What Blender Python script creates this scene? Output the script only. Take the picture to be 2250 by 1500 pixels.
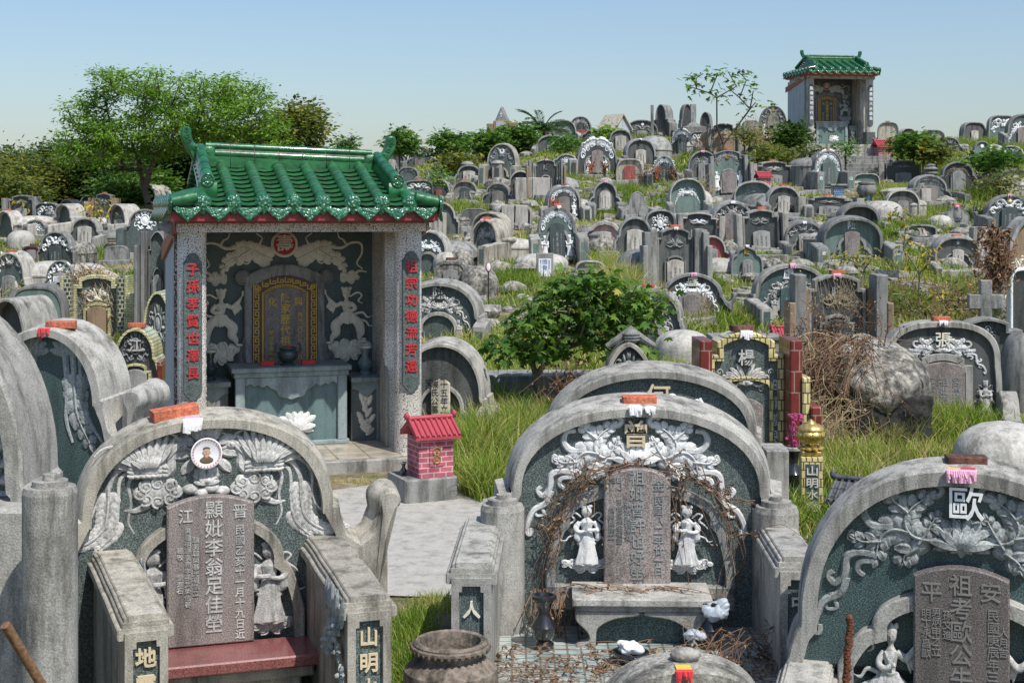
import bpy, bmesh, math, random
import numpy as np
from mathutils import Vector, Matrix
S = bpy.context.scene
for o in list(bpy.data.objects): bpy.data.objects.remove(o)
R = math.radians
F = 3125.0          # focal length in photo pixels (2250 wide)
CX, HY, EYE = 1125.0, 462.0, 2.4
# ---------------------------------------------------------------- camera
cd = bpy.data.cameras.new('camera'); cam = bpy.data.objects.new('camera', cd)
S.collection.objects.link(cam); S.camera = cam
cam.location = (0, 0, EYE); cam.rotation_euler = (R(90), 0, 0)
cd.sensor_width = 36; cd.lens = 36 * F / 2250
cd.shift_y = -(750 - HY) / 2250; cd.clip_start = .1; cd.clip_end = 3000
# ---------------------------------------------------------------- light
SUN_AZ, SUN_EL = 36, 57            # degrees right of the camera's back, elevation
sd = Vector((math.sin(R(SUN_AZ)) * math.cos(R(SUN_EL)), -math.cos(R(SUN_AZ)) * math.cos(R(SUN_EL)), math.sin(R(SUN_EL))))
W = bpy.data.worlds.new('World'); S.world = W; W.use_nodes = True
nt = W.node_tree; bg = nt.nodes['Background']
sky = nt.nodes.new('ShaderNodeTexSky'); sky.sky_type = 'NISHITA'; sky.sun_disc = False
sky.sun_elevation = R(SUN_EL); sky.sun_rotation = math.atan2(sd.x, sd.y)
sky.air_density = 1.2; sky.dust_density = 1.2; sky.ozone_density = 6.0; sky.altitude = 0
hs = nt.nodes.new('ShaderNodeMix'); hs.data_type = 'RGBA'; hs.blend_type = 'MULTIPLY'; hs.inputs[0].default_value = 1; hs.inputs[7].default_value = (1.05, 1.0, .99, 1)   # bluer air than the standard sky
nt.links.new(sky.outputs[0], hs.inputs[6]); nt.links.new(hs.outputs[2], bg.inputs[0]); bg.inputs[1].default_value = .14
ld = bpy.data.lights.new('sun', 'SUN'); sun = bpy.data.objects.new('sun', ld); S.collection.objects.link(sun)
ld.energy = 4.8; ld.angle = R(.5); ld.color = (1, .955, .88)
sun.rotation_euler = sd.to_track_quat('Z', 'Y').to_euler(); sun.location = sd * 50
S.view_settings.view_transform = 'Standard'; S.view_settings.look = 'None'
S.view_settings.exposure = 0.0; S.view_settings.gamma = 1
S.cycles.max_bounces = 6; S.cycles.diffuse_bounces = 3; S.cycles.glossy_bounces = 3
C = S.collection
rnd = random.Random(7)
# ---------------------------------------------------------------- terrain height
ZPX = [-1500, 0, 300, 700, 850, 1000, 1200, 1500, 1800, 2100, 2300, 4000]
ZC = [2.6, 2.75, 2.95, 3.6, 4.3, 5.0, 5.75, 6.0, 5.75, 5.7, 5.75, 5.6]
SD = [0, 13, 16, 18, 23, 29, 36, 45, 55, 62, 72, 100, 200, 500]
SS = [0, 0, .008, .026, .085, .19, .335, .565, .79, .93, .99, .90, .5, .2]
def ground(x, y):
    x = np.asarray(x, float); y = np.asarray(y, float)
    yy = np.maximum(y, 6.0)
    px = CX + F * x / yy
    z = np.interp(px, ZPX, ZC) * np.interp(yy, SD, SS)
    k = np.clip((yy - 15) / 8, 0, 1)
    z = z + k * (.05 * np.sin(x * 1.3 + y * .7) + .04 * np.sin(x * 2.9 - y * 1.7 + 1) + .05 * np.sin(y * 1.1))
    z = z - .22 * np.clip((8.2 - y) / 1.5, 0, 1) * np.clip((-x - .35) / .5, 0, 1)
    return z
def gz(x, y): return float(ground(x, y))
def depth(px, py):
    lo, hi = 5.0, 63.0
    f = lambda Y: HY + (EYE - gz((px - CX) / F * Y, Y)) * F / Y - py
    for _ in range(40):
        m = (lo + hi) / 2
        if f(m) > 0: lo = m
        else: hi = m
    return (lo + hi) / 2
def P(px, py, Y): return Vector(((px - CX) * Y / F, Y, EYE - (py - HY) * Y / F))
# ---------------------------------------------------------------- materials
M = {}
def newmat(name):
    m = bpy.data.materials.new(name); m.use_nodes = True; M[name] = m
    return m, m.node_tree, m.node_tree.nodes['Principled BSDF']
def nd(t, typ, **kw):
    n = t.nodes.new(typ)
    for k, v in kw.items():
        if k in n.inputs: n.inputs[k].default_value = v
        else: setattr(n, k, v)
    return n
def ramp(t, fac, stops):
    r = t.nodes.new('ShaderNodeValToRGB'); cr = r.color_ramp
    while len(cr.elements) < len(stops): cr.elements.new(.5)
    for e, (p, c) in zip(cr.elements, stops):
        e.position = p; e.color = (*c, 1) if len(c) == 3 else c
    t.links.new(fac, r.inputs[0]); return r.outputs[0]
def g3(v): return (v, v, v)
def mul(t, a, b, typ='MULTIPLY', fac=1.0):
    m = t.nodes.new('ShaderNodeMix'); m.data_type = 'RGBA'; m.blend_type = typ
    m.inputs[0].default_value = fac
    t.links.new(a, m.inputs[6])
    if hasattr(b, 'is_output') or isinstance(b, bpy.types.NodeSocket): t.links.new(b, m.inputs[7])
    else: m.inputs[7].default_value = (*b, 1)
    return m.outputs[2]
def stone(name, base, spk=.25, sscale=110, stain=.35, rough=.8, bump=.25, rand=.18, dark=(.22, .22, .20), light=None, moss=0, coat=0):
    m, t, b = newmat(name)
    tc = nd(t, 'ShaderNodeTexCoord'); oc = tc.outputs['Object']
    n1 = nd(t, 'ShaderNodeTexNoise', Scale=sscale, Detail=2.0, Roughness=.6); t.links.new(oc, n1.inputs['Vector'])
    lo = tuple(c * (1 - spk) for c in base); hi = light or tuple(min(1, c * (1 + spk)) for c in base)
    col = ramp(t, n1.outputs[0], [(.36, lo), (.5, base), (.64, hi)])
    mp = nd(t, 'ShaderNodeMapping'); mp.inputs['Scale'].default_value = (6, 6, 1.0); t.links.new(oc, mp.inputs[0])
    n2 = nd(t, 'ShaderNodeTexNoise', Scale=1.4, Detail=7.0, Roughness=.68); t.links.new(mp.outputs[0], n2.inputs['Vector'])
    st = ramp(t, n2.outputs[0], [(.33, tuple(1 - stain * (1 - d) * 1.5 for d in dark)), (.52, g3(1)), (.75, g3(1 + stain * .25))])
    col = mul(t, col, st)
    n3 = nd(t, 'ShaderNodeTexNoise', Scale=9.0, Detail=5.0, Roughness=.7); t.links.new(oc, n3.inputs['Vector'])
    st3 = ramp(t, n3.outputs[0], [(.3, g3(1 - stain * .35)), (.5, g3(1)), (.7, g3(1 + stain * .15))])
    col = mul(t, col, st3)
    if moss:
        n4 = nd(t, 'ShaderNodeTexNoise', Scale=3.2, Detail=8.0, Roughness=.75); t.links.new(oc, n4.inputs['Vector'])
        mk = ramp(t, n4.outputs[0], [(.5, g3(0)), (.62, g3(moss))])
        mx = t.nodes.new('ShaderNodeMix'); mx.data_type = 'RGBA'; t.links.new(mk, mx.inputs[0]); t.links.new(col, mx.inputs[6])
        mx.inputs[7].default_value = (.035, .034, .028, 1); col = mx.outputs[2]
    oi = nd(t, 'ShaderNodeObjectInfo')
    rr = ramp(t, oi.outputs['Random'], [(0, g3(1 - rand)), (1, g3(1 + rand * .6))])
    col = mul(t, col, rr)
    t.links.new(col, b.inputs['Base Color']); b.inputs['Roughness'].default_value = rough
    b.inputs['Coat Weight'].default_value = coat; b.inputs['Coat Roughness'].default_value = .25
    bp = nd(t, 'ShaderNodeBump', Strength=bump, Distance=.01)
    ad = nd(t, 'ShaderNodeMath', operation='ADD'); t.links.new(n1.outputs[0], ad.inputs[0]); t.links.new(n3.outputs[0], ad.inputs[1])
    t.links.new(ad.outputs[0], bp.inputs['Height']); t.links.new(bp.outputs[0], b.inputs['Normal'])
    return m
stone('granite', (.365, .355, .322), .26, 130, .62, moss=.30)
stone('granite_warm', (.375, .352, .295), .24, 130, .62, moss=.25)
stone('granite_cool', (.275, .278, .265), .26, 120, .62, rand=.3, moss=.3)
stone('granite_dark', (.25, .25, .235), .4, 120, .55, moss=.35)
stone('granite_white', (.46, .44, .395), .2, 100, .6, moss=.25)
stone('old_concrete', (.34, .325, .28), .3, 60, .7, bump=.6, moss=.75)
stone('mound_plaster', (.46, .445, .40), .12, 30, .45, bump=.5, moss=.18)
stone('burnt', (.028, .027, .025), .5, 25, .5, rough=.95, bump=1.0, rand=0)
stone('boulder_stone', (.26, .245, .21), .45, 16, .9, bump=1.0, moss=1.0)
stone('green_stone', (.075, .098, .092), .55, 150, .3, light=(.20, .25, .235), rough=.55, rand=.2, coat=.15)
stone('teal_stone', (.042, .075, .075), .6, 150, .3, light=(.12, .19, .185), rough=.5, rand=.1, coat=.2)
stone('green_pale', (.13, .185, .165), .4, 130, .35, rough=.6)
stone('black_stone', (.05, .056, .055), .5, 140, .4, light=(.13, .14, .14), rough=.5, coat=.15)
stone('grey_panel', (.10, .108, .102), .35, 120, .5)
stone('brown_panel', (.30, .215, .14), .3, 120, .4)
stone('red_panel', (.37, .10, .085), .25, 90, .4)
stone('pink_panel', (.48, .33, .30), .25, 90, .4)
stone('beige_panel', (.50, .46, .37), .2, 90, .45)
stone('tablet_pink', (.225, .195, .18), .45, 150, .45, light=(.37, .325, .30), rough=.6)
stone('tablet_grey', (.30, .30, .29), .3, 130, .4)
stone('tablet_light', (.50, .47, .42), .2, 110, .5)
stone('tablet_brown', (.12, .105, .098), .45, 150, .35, light=(.22, .195, .185), rough=.6)
stone('tablet_dark', (.06, .078, .08), .4, 130, .25, rough=.45)
stone('red_granite', (.24, .085, .082), .5, 160, .25, rough=.22, coat=.6, bump=.05, rand=.02)
stone('carving_grey', (.50, .495, .47), .2, 60, .55, bump=.35)
stone('carving_dull', (.31, .33, .325), .25, 60, .55, bump=.35)
stone('altar_stone', (.25, .31, .315), .15, 120, .4)
stone('altar_panel', (.12, .19, .195), .3, 140, .35)
stone('carving_white', (.84, .86, .86), .1, 60, .22, bump=.2, rand=.05)
stone('carving_pale', (.66, .67, .66), .12, 60, .35, bump=.25, rand=.03)
stone('carving_beige', (.72, .69, .57), .1, 60, .2, bump=.15, rand=.02)
stone('carving_brown', (.30, .26, .19), .2, 60, .3, bump=.2)
stone('brick', (.46, .135, .07), .3, 45, .35, rough=.9, bump=.6)
stone('brick_dark', (.13, .06, .04), .4, 30, .5, rough=.9, bump=.8)
stone('plaster', (.46, .49, .53), .05, 40, .2, bump=.1, rand=.02)
stone('path_concrete', (.40, .385, .35), .08, 60, .30, rough=.9, bump=.2, rand=0)  # stain blotches and darker base also paint the path's broad shadows into the colour
stone('wood_old', (.22, .12, .06), .3, 60, .4)
stone('terracotta', (.22, .18, .14), .35, 30, .8, bump=.7, moss=.6)
stone('rock', (.38, .36, .32), .3, 20, .6, bump=1.0, moss=.5)
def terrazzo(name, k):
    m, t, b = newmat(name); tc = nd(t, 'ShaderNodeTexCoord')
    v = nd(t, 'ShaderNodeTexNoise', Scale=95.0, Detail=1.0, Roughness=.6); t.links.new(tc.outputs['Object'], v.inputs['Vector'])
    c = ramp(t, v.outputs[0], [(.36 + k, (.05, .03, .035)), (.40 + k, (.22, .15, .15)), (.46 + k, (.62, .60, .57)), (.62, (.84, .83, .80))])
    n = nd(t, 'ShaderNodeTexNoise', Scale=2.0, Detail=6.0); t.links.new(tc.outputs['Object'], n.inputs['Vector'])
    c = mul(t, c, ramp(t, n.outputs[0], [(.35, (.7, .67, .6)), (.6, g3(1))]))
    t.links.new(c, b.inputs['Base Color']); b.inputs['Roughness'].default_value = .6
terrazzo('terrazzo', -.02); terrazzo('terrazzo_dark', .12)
def plain(name, col, rough=.6, metal=0, var=.15, coat=0, scale=14, spec=None):
    m, t, b = newmat(name); tc = nd(t, 'ShaderNodeTexCoord')
    n = nd(t, 'ShaderNodeTexNoise', Scale=float(scale), Detail=5.0, Roughness=.65); t.links.new(tc.outputs['Object'], n.inputs['Vector'])
    c = ramp(t, n.outputs[0], [(.3, tuple(x * (1 - var) for x in col)), (.7, tuple(min(1, x * (1 + var)) for x in col))])
    t.links.new(c, b.inputs['Base Color']); b.inputs['Roughness'].default_value = rough; b.inputs['Metallic'].default_value = metal
    b.inputs['Coat Weight'].default_value = coat; b.inputs['Coat Roughness'].default_value = .08
    return m
plain('text_light', (.60, .58, .52), .7); plain('text_white', (.82, .84, .84), .6); plain('text_engraved', (.40, .38, .36), .8)
plain('text_tan', (.60, .50, .33), .7); plain('text_gold', (.62, .42, .07), .45, .2); plain('text_red', (.52, .03, .035), .5)
plain('red_paint', (.26, .035, .04), .45, var=.3); plain('seal_red', (.42, .012, .02), .5)
plain('orange_red', (.36, .09, .05), .6, var=.3)
plain('gold', (.62, .47, .16), .38, .75, .35, scale=30); plain('meander_brown', (.11, .05, .04), .5)
gm = plain('glaze_green', (.013, .118, .036), .38, var=.5, coat=.25, scale=7)
gt = gm.node_tree; gn = nd(gt, 'ShaderNodeTexNoise', Scale=13.0, Detail=3.0); gc = nd(gt, 'ShaderNodeTexCoord'); gt.links.new(gc.outputs['Object'], gn.inputs['Vector'])
gb = nd(gt, 'ShaderNodeBump', Strength=.5, Distance=.02); gt.links.new(gn.outputs[0], gb.inputs['Height']); gt.links.new(gb.outputs[0], gt.nodes['Principled BSDF'].inputs['Normal'])
plain('mortar', (.30, .29, .24), .9, var=.4)
m, t, b = newmat('glaze_relief')      # moulded glazed ornament
tc = nd(t, 'ShaderNodeTexCoord')
v = nd(t, 'ShaderNodeTexVoronoi', Scale=46.0, feature='SMOOTH_F1'); t.links.new(tc.outputs['Object'], v.inputs['Vector'])
c = ramp(t, v.outputs['Distance'], [(.1, (.08, .26, .13)), (.42, (.014, .12, .05)), (.7, (.005, .05, .022))])
t.links.new(c, b.inputs['Base Color']); b.inputs['Roughness'].default_value = .17; b.inputs['Coat Weight'].default_value = .8
bp = nd(t, 'ShaderNodeBump', Strength=.9, Distance=.02, invert=True); t.links.new(v.outputs['Distance'], bp.inputs['Height']); t.links.new(bp.outputs[0], b.inputs['Normal'])
plain('censer_stone', (.03, .05, .05), .3, coat=.4); plain('vase_stone', (.13, .19, .20), .35, coat=.3); plain('vase_black', (.018, .018, .02), .12, coat=.8)
plain('paper_white', (.80, .79, .80), .8, var=.08); plain('paper_pink', (.72, .38, .52), .8, var=.3); plain('paper_red', (.62, .04, .05), .7)
plain('paper_gold', (.75, .48, .07), .6); plain('porcelain', (.82, .83, .84), .12, coat=.6, var=.03); plain('skin_print', (.56, .36, .26), .5, var=.1)
plain('hair_print', (.10, .065, .05), .5); plain('coat_print', (.16, .105, .06), .5); plain('pink_ring', (.62, .28, .28), .3)
plain('bark', (.085, .065, .05), .9, var=.4); plain('bark_pale', (.20, .16, .12), .9, var=.3); plain('metal_black', (.02, .02, .022), .4, .5); plain('mirror_red', (.25, .05, .045), .5, var=.4)
plain('plastic_bag', (.36, .41, .46), .45, var=.4); plain('text_dim', (.21, .20, .185), .8); plain('plastic_white', (.75, .78, .80), .3, var=.15); plain('flower_magenta', (.42, .05, .18), .7, var=.5)
plain('ring_yellow', (.62, .40, .03), .3, coat=.5); plain('rust_chain', (.13, .045, .02), .9, var=.5, scale=60)
plain('dead_vine', (.21, .125, .075), .9, var=.45, scale=5); plain('dead_straw', (.42, .33, .19), .9, var=.35, scale=4)
plain('dry_leaf', (.20, .10, .05), .9, var=.5, scale=6); plain('blue_glaze', (.06, .16, .35), .2, coat=.5)
plain('sign_white', (.78, .80, .80), .5, var=.06); plain('text_black', (.02, .02, .02), .6); plain('text_blue', (.06, .12, .35), .6)
def tiles(name, c1, c2, mort, sx, sz, msize=.02, rough=.3, coat=.3, off=.5, flat=False):
    m, t, b = newmat(name); tc = nd(t, 'ShaderNodeTexCoord'); sp = nd(t, 'ShaderNodeSeparateXYZ'); t.links.new(tc.outputs['Object'], sp.inputs[0])
    cb = nd(t, 'ShaderNodeCombineXYZ')
    if flat: t.links.new(sp.outputs[0], cb.inputs[0]); t.links.new(sp.outputs[1], cb.inputs[1])
    else:
        a = nd(t, 'ShaderNodeMath', operation='ADD'); t.links.new(sp.outputs[0], a.inputs[0]); t.links.new(sp.outputs[1], a.inputs[1])
        t.links.new(a.outputs[0], cb.inputs[0]); t.links.new(sp.outputs[2], cb.inputs[1])
    br = nd(t, 'ShaderNodeTexBrick', Scale=1.0); br.offset = off; t.links.new(cb.outputs[0], br.inputs['Vector'])
    br.inputs['Color1'].default_value = (*c1, 1); br.inputs['Color2'].default_value = (*c2, 1); br.inputs['Mortar'].default_value = (*mort, 1)
    br.inputs['Mortar Size'].default_value = msize * sz; br.inputs['Brick Width'].default_value = sx; br.inputs['Row Height'].default_value = sz
    br.inputs['Mortar Smooth'].default_value = .1
    n = nd(t, 'ShaderNodeTexNoise', Scale=7.0, Detail=6.0); t.links.new(tc.outputs['Object'], n.inputs['Vector'])
    c = mul(t, br.outputs[0], ramp(t, n.outputs[0], [(.35, g3(.62)), (.6, g3(1.05))]))
    t.links.new(c, b.inputs['Base Color']); b.inputs['Roughness'].default_value = rough; b.inputs['Coat Weight'].default_value = coat
    bp = nd(t, 'ShaderNodeBump', Strength=.5, Distance=.004, invert=True); t.links.new(br.outputs['Fac'], bp.inputs['Height']); t.links.new(bp.outputs[0], b.inputs['Normal'])
tiles('yellow_tile', (.72, .62, .30), (.66, .56, .26), (.10, .085, .05), .05, .095, .06)
tiles('yellow_tile_small', (.60, .58, .32), (.55, .52, .28), (.16, .15, .10), .095, .04, .1)
tiles('red_tile', (.20, .03, .025), (.17, .025, .022), (.33, .22, .18), .095, .19, .03)
tiles('dark_tile', (.03, .04, .05), (.05, .06, .07), (.45, .43, .30), .07, .07, .14)
tiles('blue_tile', (.05, .12, .26), (.08, .16, .32), (.35, .38, .40), .06, .06, .1)
tiles('pink_brick', (.52, .13, .17), (.40, .08, .115), (.62, .45, .46), .115, .046, .10, rough=.7, coat=0)
tiles('mosaic', (.50, .54, .50), (.33, .44, .44), (.20, .19, .16), .075, .075, .08, off=0, flat=True)
tiles('beige_floor', (.55, .48, .38), (.52, .45, .35), (.3, .26, .2), .3, .3, .03, off=0, flat=True)
tiles('slate_tile', (.07, .075, .08), (.10, .105, .11), (.03, .03, .03), .09, .05, .08, rough=.6, coat=0)
def leafmat(name, stops, rough=.5, trans=.35):
    m, t, b = newmat(name); at = nd(t, 'ShaderNodeAttribute', attribute_name='tint')
    col = ramp(t, at.outputs['Fac'], stops); t.links.new(col, b.inputs['Base Color']); b.inputs['Roughness'].default_value = rough
    b.inputs['Specular IOR Level'].default_value = .3
    tr = nd(t, 'ShaderNodeBsdfTranslucent'); hc = nd(t, 'ShaderNodeHueSaturation', Value=1.6, Saturation=1.1); t.links.new(col, hc.inputs['Color']); t.links.new(hc.outputs[0], tr.inputs[0])
    mx = nd(t, 'ShaderNodeMixShader', Fac=trans); out = t.nodes['Material Output']
    t.links.new(b.outputs[0], mx.inputs[1]); t.links.new(tr.outputs[0], mx.inputs[2]); t.links.new(mx.outputs[0], out.inputs[0])
leafmat('grass_blades', [(0, (.07, .135, .015)), (.35, (.15, .26, .03)), (.6, (.30, .36, .06)), (.8, (.46, .40, .15)), (1, (.58, .48, .28))])
leafmat('leaf_bright', [(0, (.07, .14, .02)), (.5, (.15, .28, .035)), (1, (.28, .42, .07))])
leafmat('leaf_dark', [(0, (.014, .032, .010)), (.5, (.04, .085, .018)), (1, (.11, .17, .035))])
leafmat('leaf_mid', [(0, (.03, .075, .014)), (.6, (.085, .18, .03)), (.9, (.18, .28, .05)), (1, (.40, .33, .05))])
leafmat('leaf_olive', [(0, (.04, .06, .015)), (.5, (.10, .14, .03)), (.8, (.2, .22, .05)), (1, (.5, .36, .05))])
leafmat('leaf_palm', [(0, (.02, .055, .02)), (1, (.07, .14, .04))])
leafmat('leaf_dry', [(0, (.09, .05, .03)), (.5, (.22, .14, .08)), (1, (.38, .28, .17))], trans=.15)
m, t, b = newmat('hill_ground')
tc = nd(t, 'ShaderNodeTexCoord'); n = nd(t, 'ShaderNodeTexNoise', Scale=.55, Detail=9.0, Roughness=.72); t.links.new(tc.outputs['Object'], n.inputs['Vector'])
c1 = ramp(t, n.outputs[0], [(.36, (.06, .085, .02)), (.47, (.12, .14, .045)), (.54, (.25, .205, .115)), (.64, (.36, .30, .21)), (.75, (.42, .385, .31))])
n = nd(t, 'ShaderNodeTexNoise', Scale=9.0, Detail=8.0, Roughness=.75); t.links.new(tc.outputs['Object'], n.inputs['Vector'])
c1 = mul(t, c1, ramp(t, n.outputs[0], [(.32, g3(.35)), (.55, g3(1.0)), (.7, g3(1.5))]))
t.links.new(c1, b.inputs['Base Color']); b.inputs['Roughness'].default_value = .95
bp = nd(t, 'ShaderNodeBump', Strength=.9, Distance=.05); t.links.new(n.outputs[0], bp.inputs['Height']); t.links.new(bp.outputs[0], b.inputs['Normal'])
# ---------------------------------------------------------------- mesh helpers
class MB:
    def __init__(s): s.v = []; s.f = []
    def add(s, vs, fs):
        k = len(s.v); s.v += [tuple(v) for v in vs]; s.f += [tuple(i + k for i in f) for f in fs]
    def box(s, x0, x1, y0, y1, z0, z1, ch=0.0):
        if ch <= 0:
            s.add([(x0, y0, z0), (x1, y0, z0), (x1, y1, z0), (x0, y1, z0), (x0, y0, z1), (x1, y0, z1), (x1, y1, z1), (x0, y1, z1)],
                  [(0, 3, 2, 1), (4, 5, 6, 7), (0, 1, 5, 4), (1, 2, 6, 5), (2, 3, 7, 6), (3, 0, 4, 7)]); return
        s.prism([(x0, z0), (x1, z0), (x1, z1), (x0, z1)], y0, y1, ch)
    def loops(s, loops, closed=True, cap0=False, cap1=False):
        n = len(loops[0]); vs = [p for l in loops for p in l]; fs = []
        for i in range(len(loops) - 1):
            for j in range(n if closed else n - 1):
                a, b = i * n + j, i * n + (j + 1) % n
                fs.append((a, b, b + n, a + n))
        if cap0: fs.append(tuple(range(n - 1, -1, -1)))
        if cap1: fs.append(tuple(range((len(loops) - 1) * n, len(loops) * n)))
        s.add(vs, fs)
    def prism(s, poly, y0, y1, ch=0.0, back=True):
        """poly in x,z ; front at y0, chamfered by ch"""
        L = []
        if ch > 0:
            ins = inset(poly, ch)
            L = [[(x, y0, z) for x, z in ins], [(x, y0 + ch, z) for x, z in poly], [(x, y1, z) for x, z in poly]]
        else: L = [[(x, y0, z) for x, z in poly], [(x, y1, z) for x, z in poly]]
        s.loops(L, True, True, back)
    def prism_x(s, poly, x0, x1, ch=0.0):
        """poly in y,z extruded along x"""
        if ch > 0:
            ins = inset(poly, ch)
            L = [[(x0, y, z) for y, z in ins], [(x0 + ch, y, z) for y, z in poly], [(x1 - ch, y, z) for y, z in poly], [(x1, y, z) for y, z in ins]]
        else: L = [[(x0, y, z) for y, z in poly], [(x1, y, z) for y, z in poly]]
        s.loops(L, True, True, True)
    def ring(s, outer, inner, y0, y1, rec, ch=0.012):
        """open frame: outer & inner point lists (same length, open bottoms)"""
        oi = inset(outer, ch, False)
        L = [[(x, y1, z) for x, z in outer], [(x, y0 + ch, z) for x, z in outer], [(x, y0, z) for x, z in oi],
             [(x, y0, z) for x, z in inner], [(x, rec, z) for x, z in inner]]
        s.loops(L, False)
    def tube(s, pts, r, n=6, caps=True, flat=1.0):
        pts = [Vector(p) for p in pts]; m = len(pts)
        rs = r if isinstance(r, (list, tuple)) else [r] * m
        if len(rs) == 2 and m != 2: rs = [rs[0] + (rs[1] - rs[0]) * i / (m - 1) for i in range(m)]
        L = []; up = None
        for i, p in enumerate(pts):
            d = (pts[min(i + 1, m - 1)] - pts[max(i - 1, 0)])
            if d.length < 1e-9: d = Vector((0, 0, 1))
            d.normalize()
            if up is None: up = Vector((0, 1, 0)) if abs(d.y) < .9 else Vector((1, 0, 0))
            a = d.cross(up)
            if a.length < 1e-6: a = d.orthogonal()
            a.normalize(); up2 = a.cross(d).normalized(); up = up2
            L.append([p + a * math.cos(2 * math.pi * k / n) * rs[i] + up2 * math.sin(2 * math.pi * k / n) * rs[i] * flat for k in range(n)])
        s.loops(L, True, caps, caps)
    def lathe(s, prof, cx=0, cy=0, n=20, axis='z', zo=0):
        L = []
        for r, z in prof:
            r = max(r, 1e-4)
            L.append([(cx + r * math.cos(2 * math.pi * k / n), cy + r * math.sin(2 * math.pi * k / n), z + zo) for k in range(n)])
        if axis == 'y': L = [[(x - cx, z, y - cy) for x, y, z in l] for l in L]; L = [[(x + cx, y, z + cy) for x, y, z in l] for l in L]
        s.loops(L, True, True, True)
    def ell(s, c, r, n=10, m=7, rot=None):
        L = []
        for i in range(m + 1):
            t = math.pi * i / m; l = []
            for k in range(n):
                p = Vector((math.sin(t) * math.cos(2 * math.pi * k / n) * r[0], math.sin(t) * math.sin(2 * math.pi * k / n) * r[1], -math.cos(t) * r[2]))
                if i in (0, m): p = Vector((0, 0, -math.cos(t) * r[2])) + Vector((1e-5 * math.cos(2 * math.pi * k / n), 1e-5 * math.sin(2 * math.pi * k / n), 0))
                if rot: p = rot @ p
                l.append(p + Vector(c))
            L.append(l)
        s.loops(L, True, False, False)
    def mesh(s, name, mats, smooth=40):
        me = bpy.data.meshes.new(name); me.from_pydata(s.v, [], s.f)
        for m_ in (mats if isinstance(mats, (list, tuple)) else [mats]): me.materials.append(M[m_] if isinstance(m_, str) else m_)
        bm = bmesh.new(); bm.from_mesh(me); bmesh.ops.remove_doubles(bm, verts=bm.verts, dist=1e-5)
        bmesh.ops.recalc_face_normals(bm, faces=bm.faces); bm.to_mesh(me); bm.free()
        if smooth: me.shade_smooth(); me.set_sharp_from_angle(angle=R(smooth))
        return me
    def build(s, name, mats, parent=None, smooth=40, **kw):
        return link(name, s.mesh(name, mats, smooth), parent, **kw)
def link(name, me, parent=None, loc=None, rot=None, scale=None):
    o = bpy.data.objects.new(name, me); C.objects.link(o)
    if parent is not None: o.parent = parent
    if loc is not None: o.location = loc
    if rot is not None: o.rotation_euler = rot
    if scale is not None: o.scale = scale
    return o
def tag(o, label=None, cat=None, group=None, kind=None):
    if label: o['label'] = label
    if cat: o['category'] = cat
    if group: o['group'] = group
    if kind: o['kind'] = kind
    return o
def empty(name, loc, yaw=0):
    o = bpy.data.objects.new(name, None); C.objects.link(o); o.location = loc; o.rotation_euler = (0, 0, R(yaw)); o.empty_display_size = .2
    return o
def inset(p, d, closed=True):
    n = len(p); out = []
    ar = sum(p[i][0] * p[(i + 1) % n][1] - p[(i + 1) % n][0] * p[i][1] for i in range(n)); sg = 1 if ar > 0 else -1
    def nrm(a, b):
        dx, dz = b[0] - a[0], b[1] - a[1]; l = math.hypot(dx, dz)
        return None if l < 1e-9 else (-dz / l * sg, dx / l * sg)
    for i in range(n):
        n1 = n2 = None
        if closed or i > 0: n1 = nrm(p[i - 1], p[i])
        if closed or i < n - 1: n2 = nrm(p[i], p[(i + 1) % n])
        n1 = n1 or n2; n2 = n2 or n1
        mx, mz = n1[0] + n2[0], n1[1] + n2[1]; q = (mx * mx + mz * mz) / 2
        if q < .35: q = .35
        out.append((p[i][0] + mx / q * d, p[i][1] + mz / q * d))
    return out
def cat(pts, seg=6):
    """catmull-rom through points"""
    P_ = [Vector(p) for p in pts]; P_ = [P_[0] * 2 - P_[1]] + P_ + [P_[-1] * 2 - P_[-2]]; out = []
    for i in range(1, len(P_) - 2):
        a, b, c, d = P_[i - 1:i + 3]
        for k in range(seg):
            t = k / seg
            out.append(.5 * ((2 * b) + (c - a) * t + (2 * a - 5 * b + 4 * c - d) * t * t + (3 * b - a - 3 * c + d) * t ** 3))
    out.append(P_[-2]); return out
def mirror_half(h):   # right half from top centre to bottom right -> full, bottom-left .. top .. bottom-right
    return [(-x, z) for x, z in reversed(h[1:])] + h
GB = -.45     # how far walls run under the ground
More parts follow.
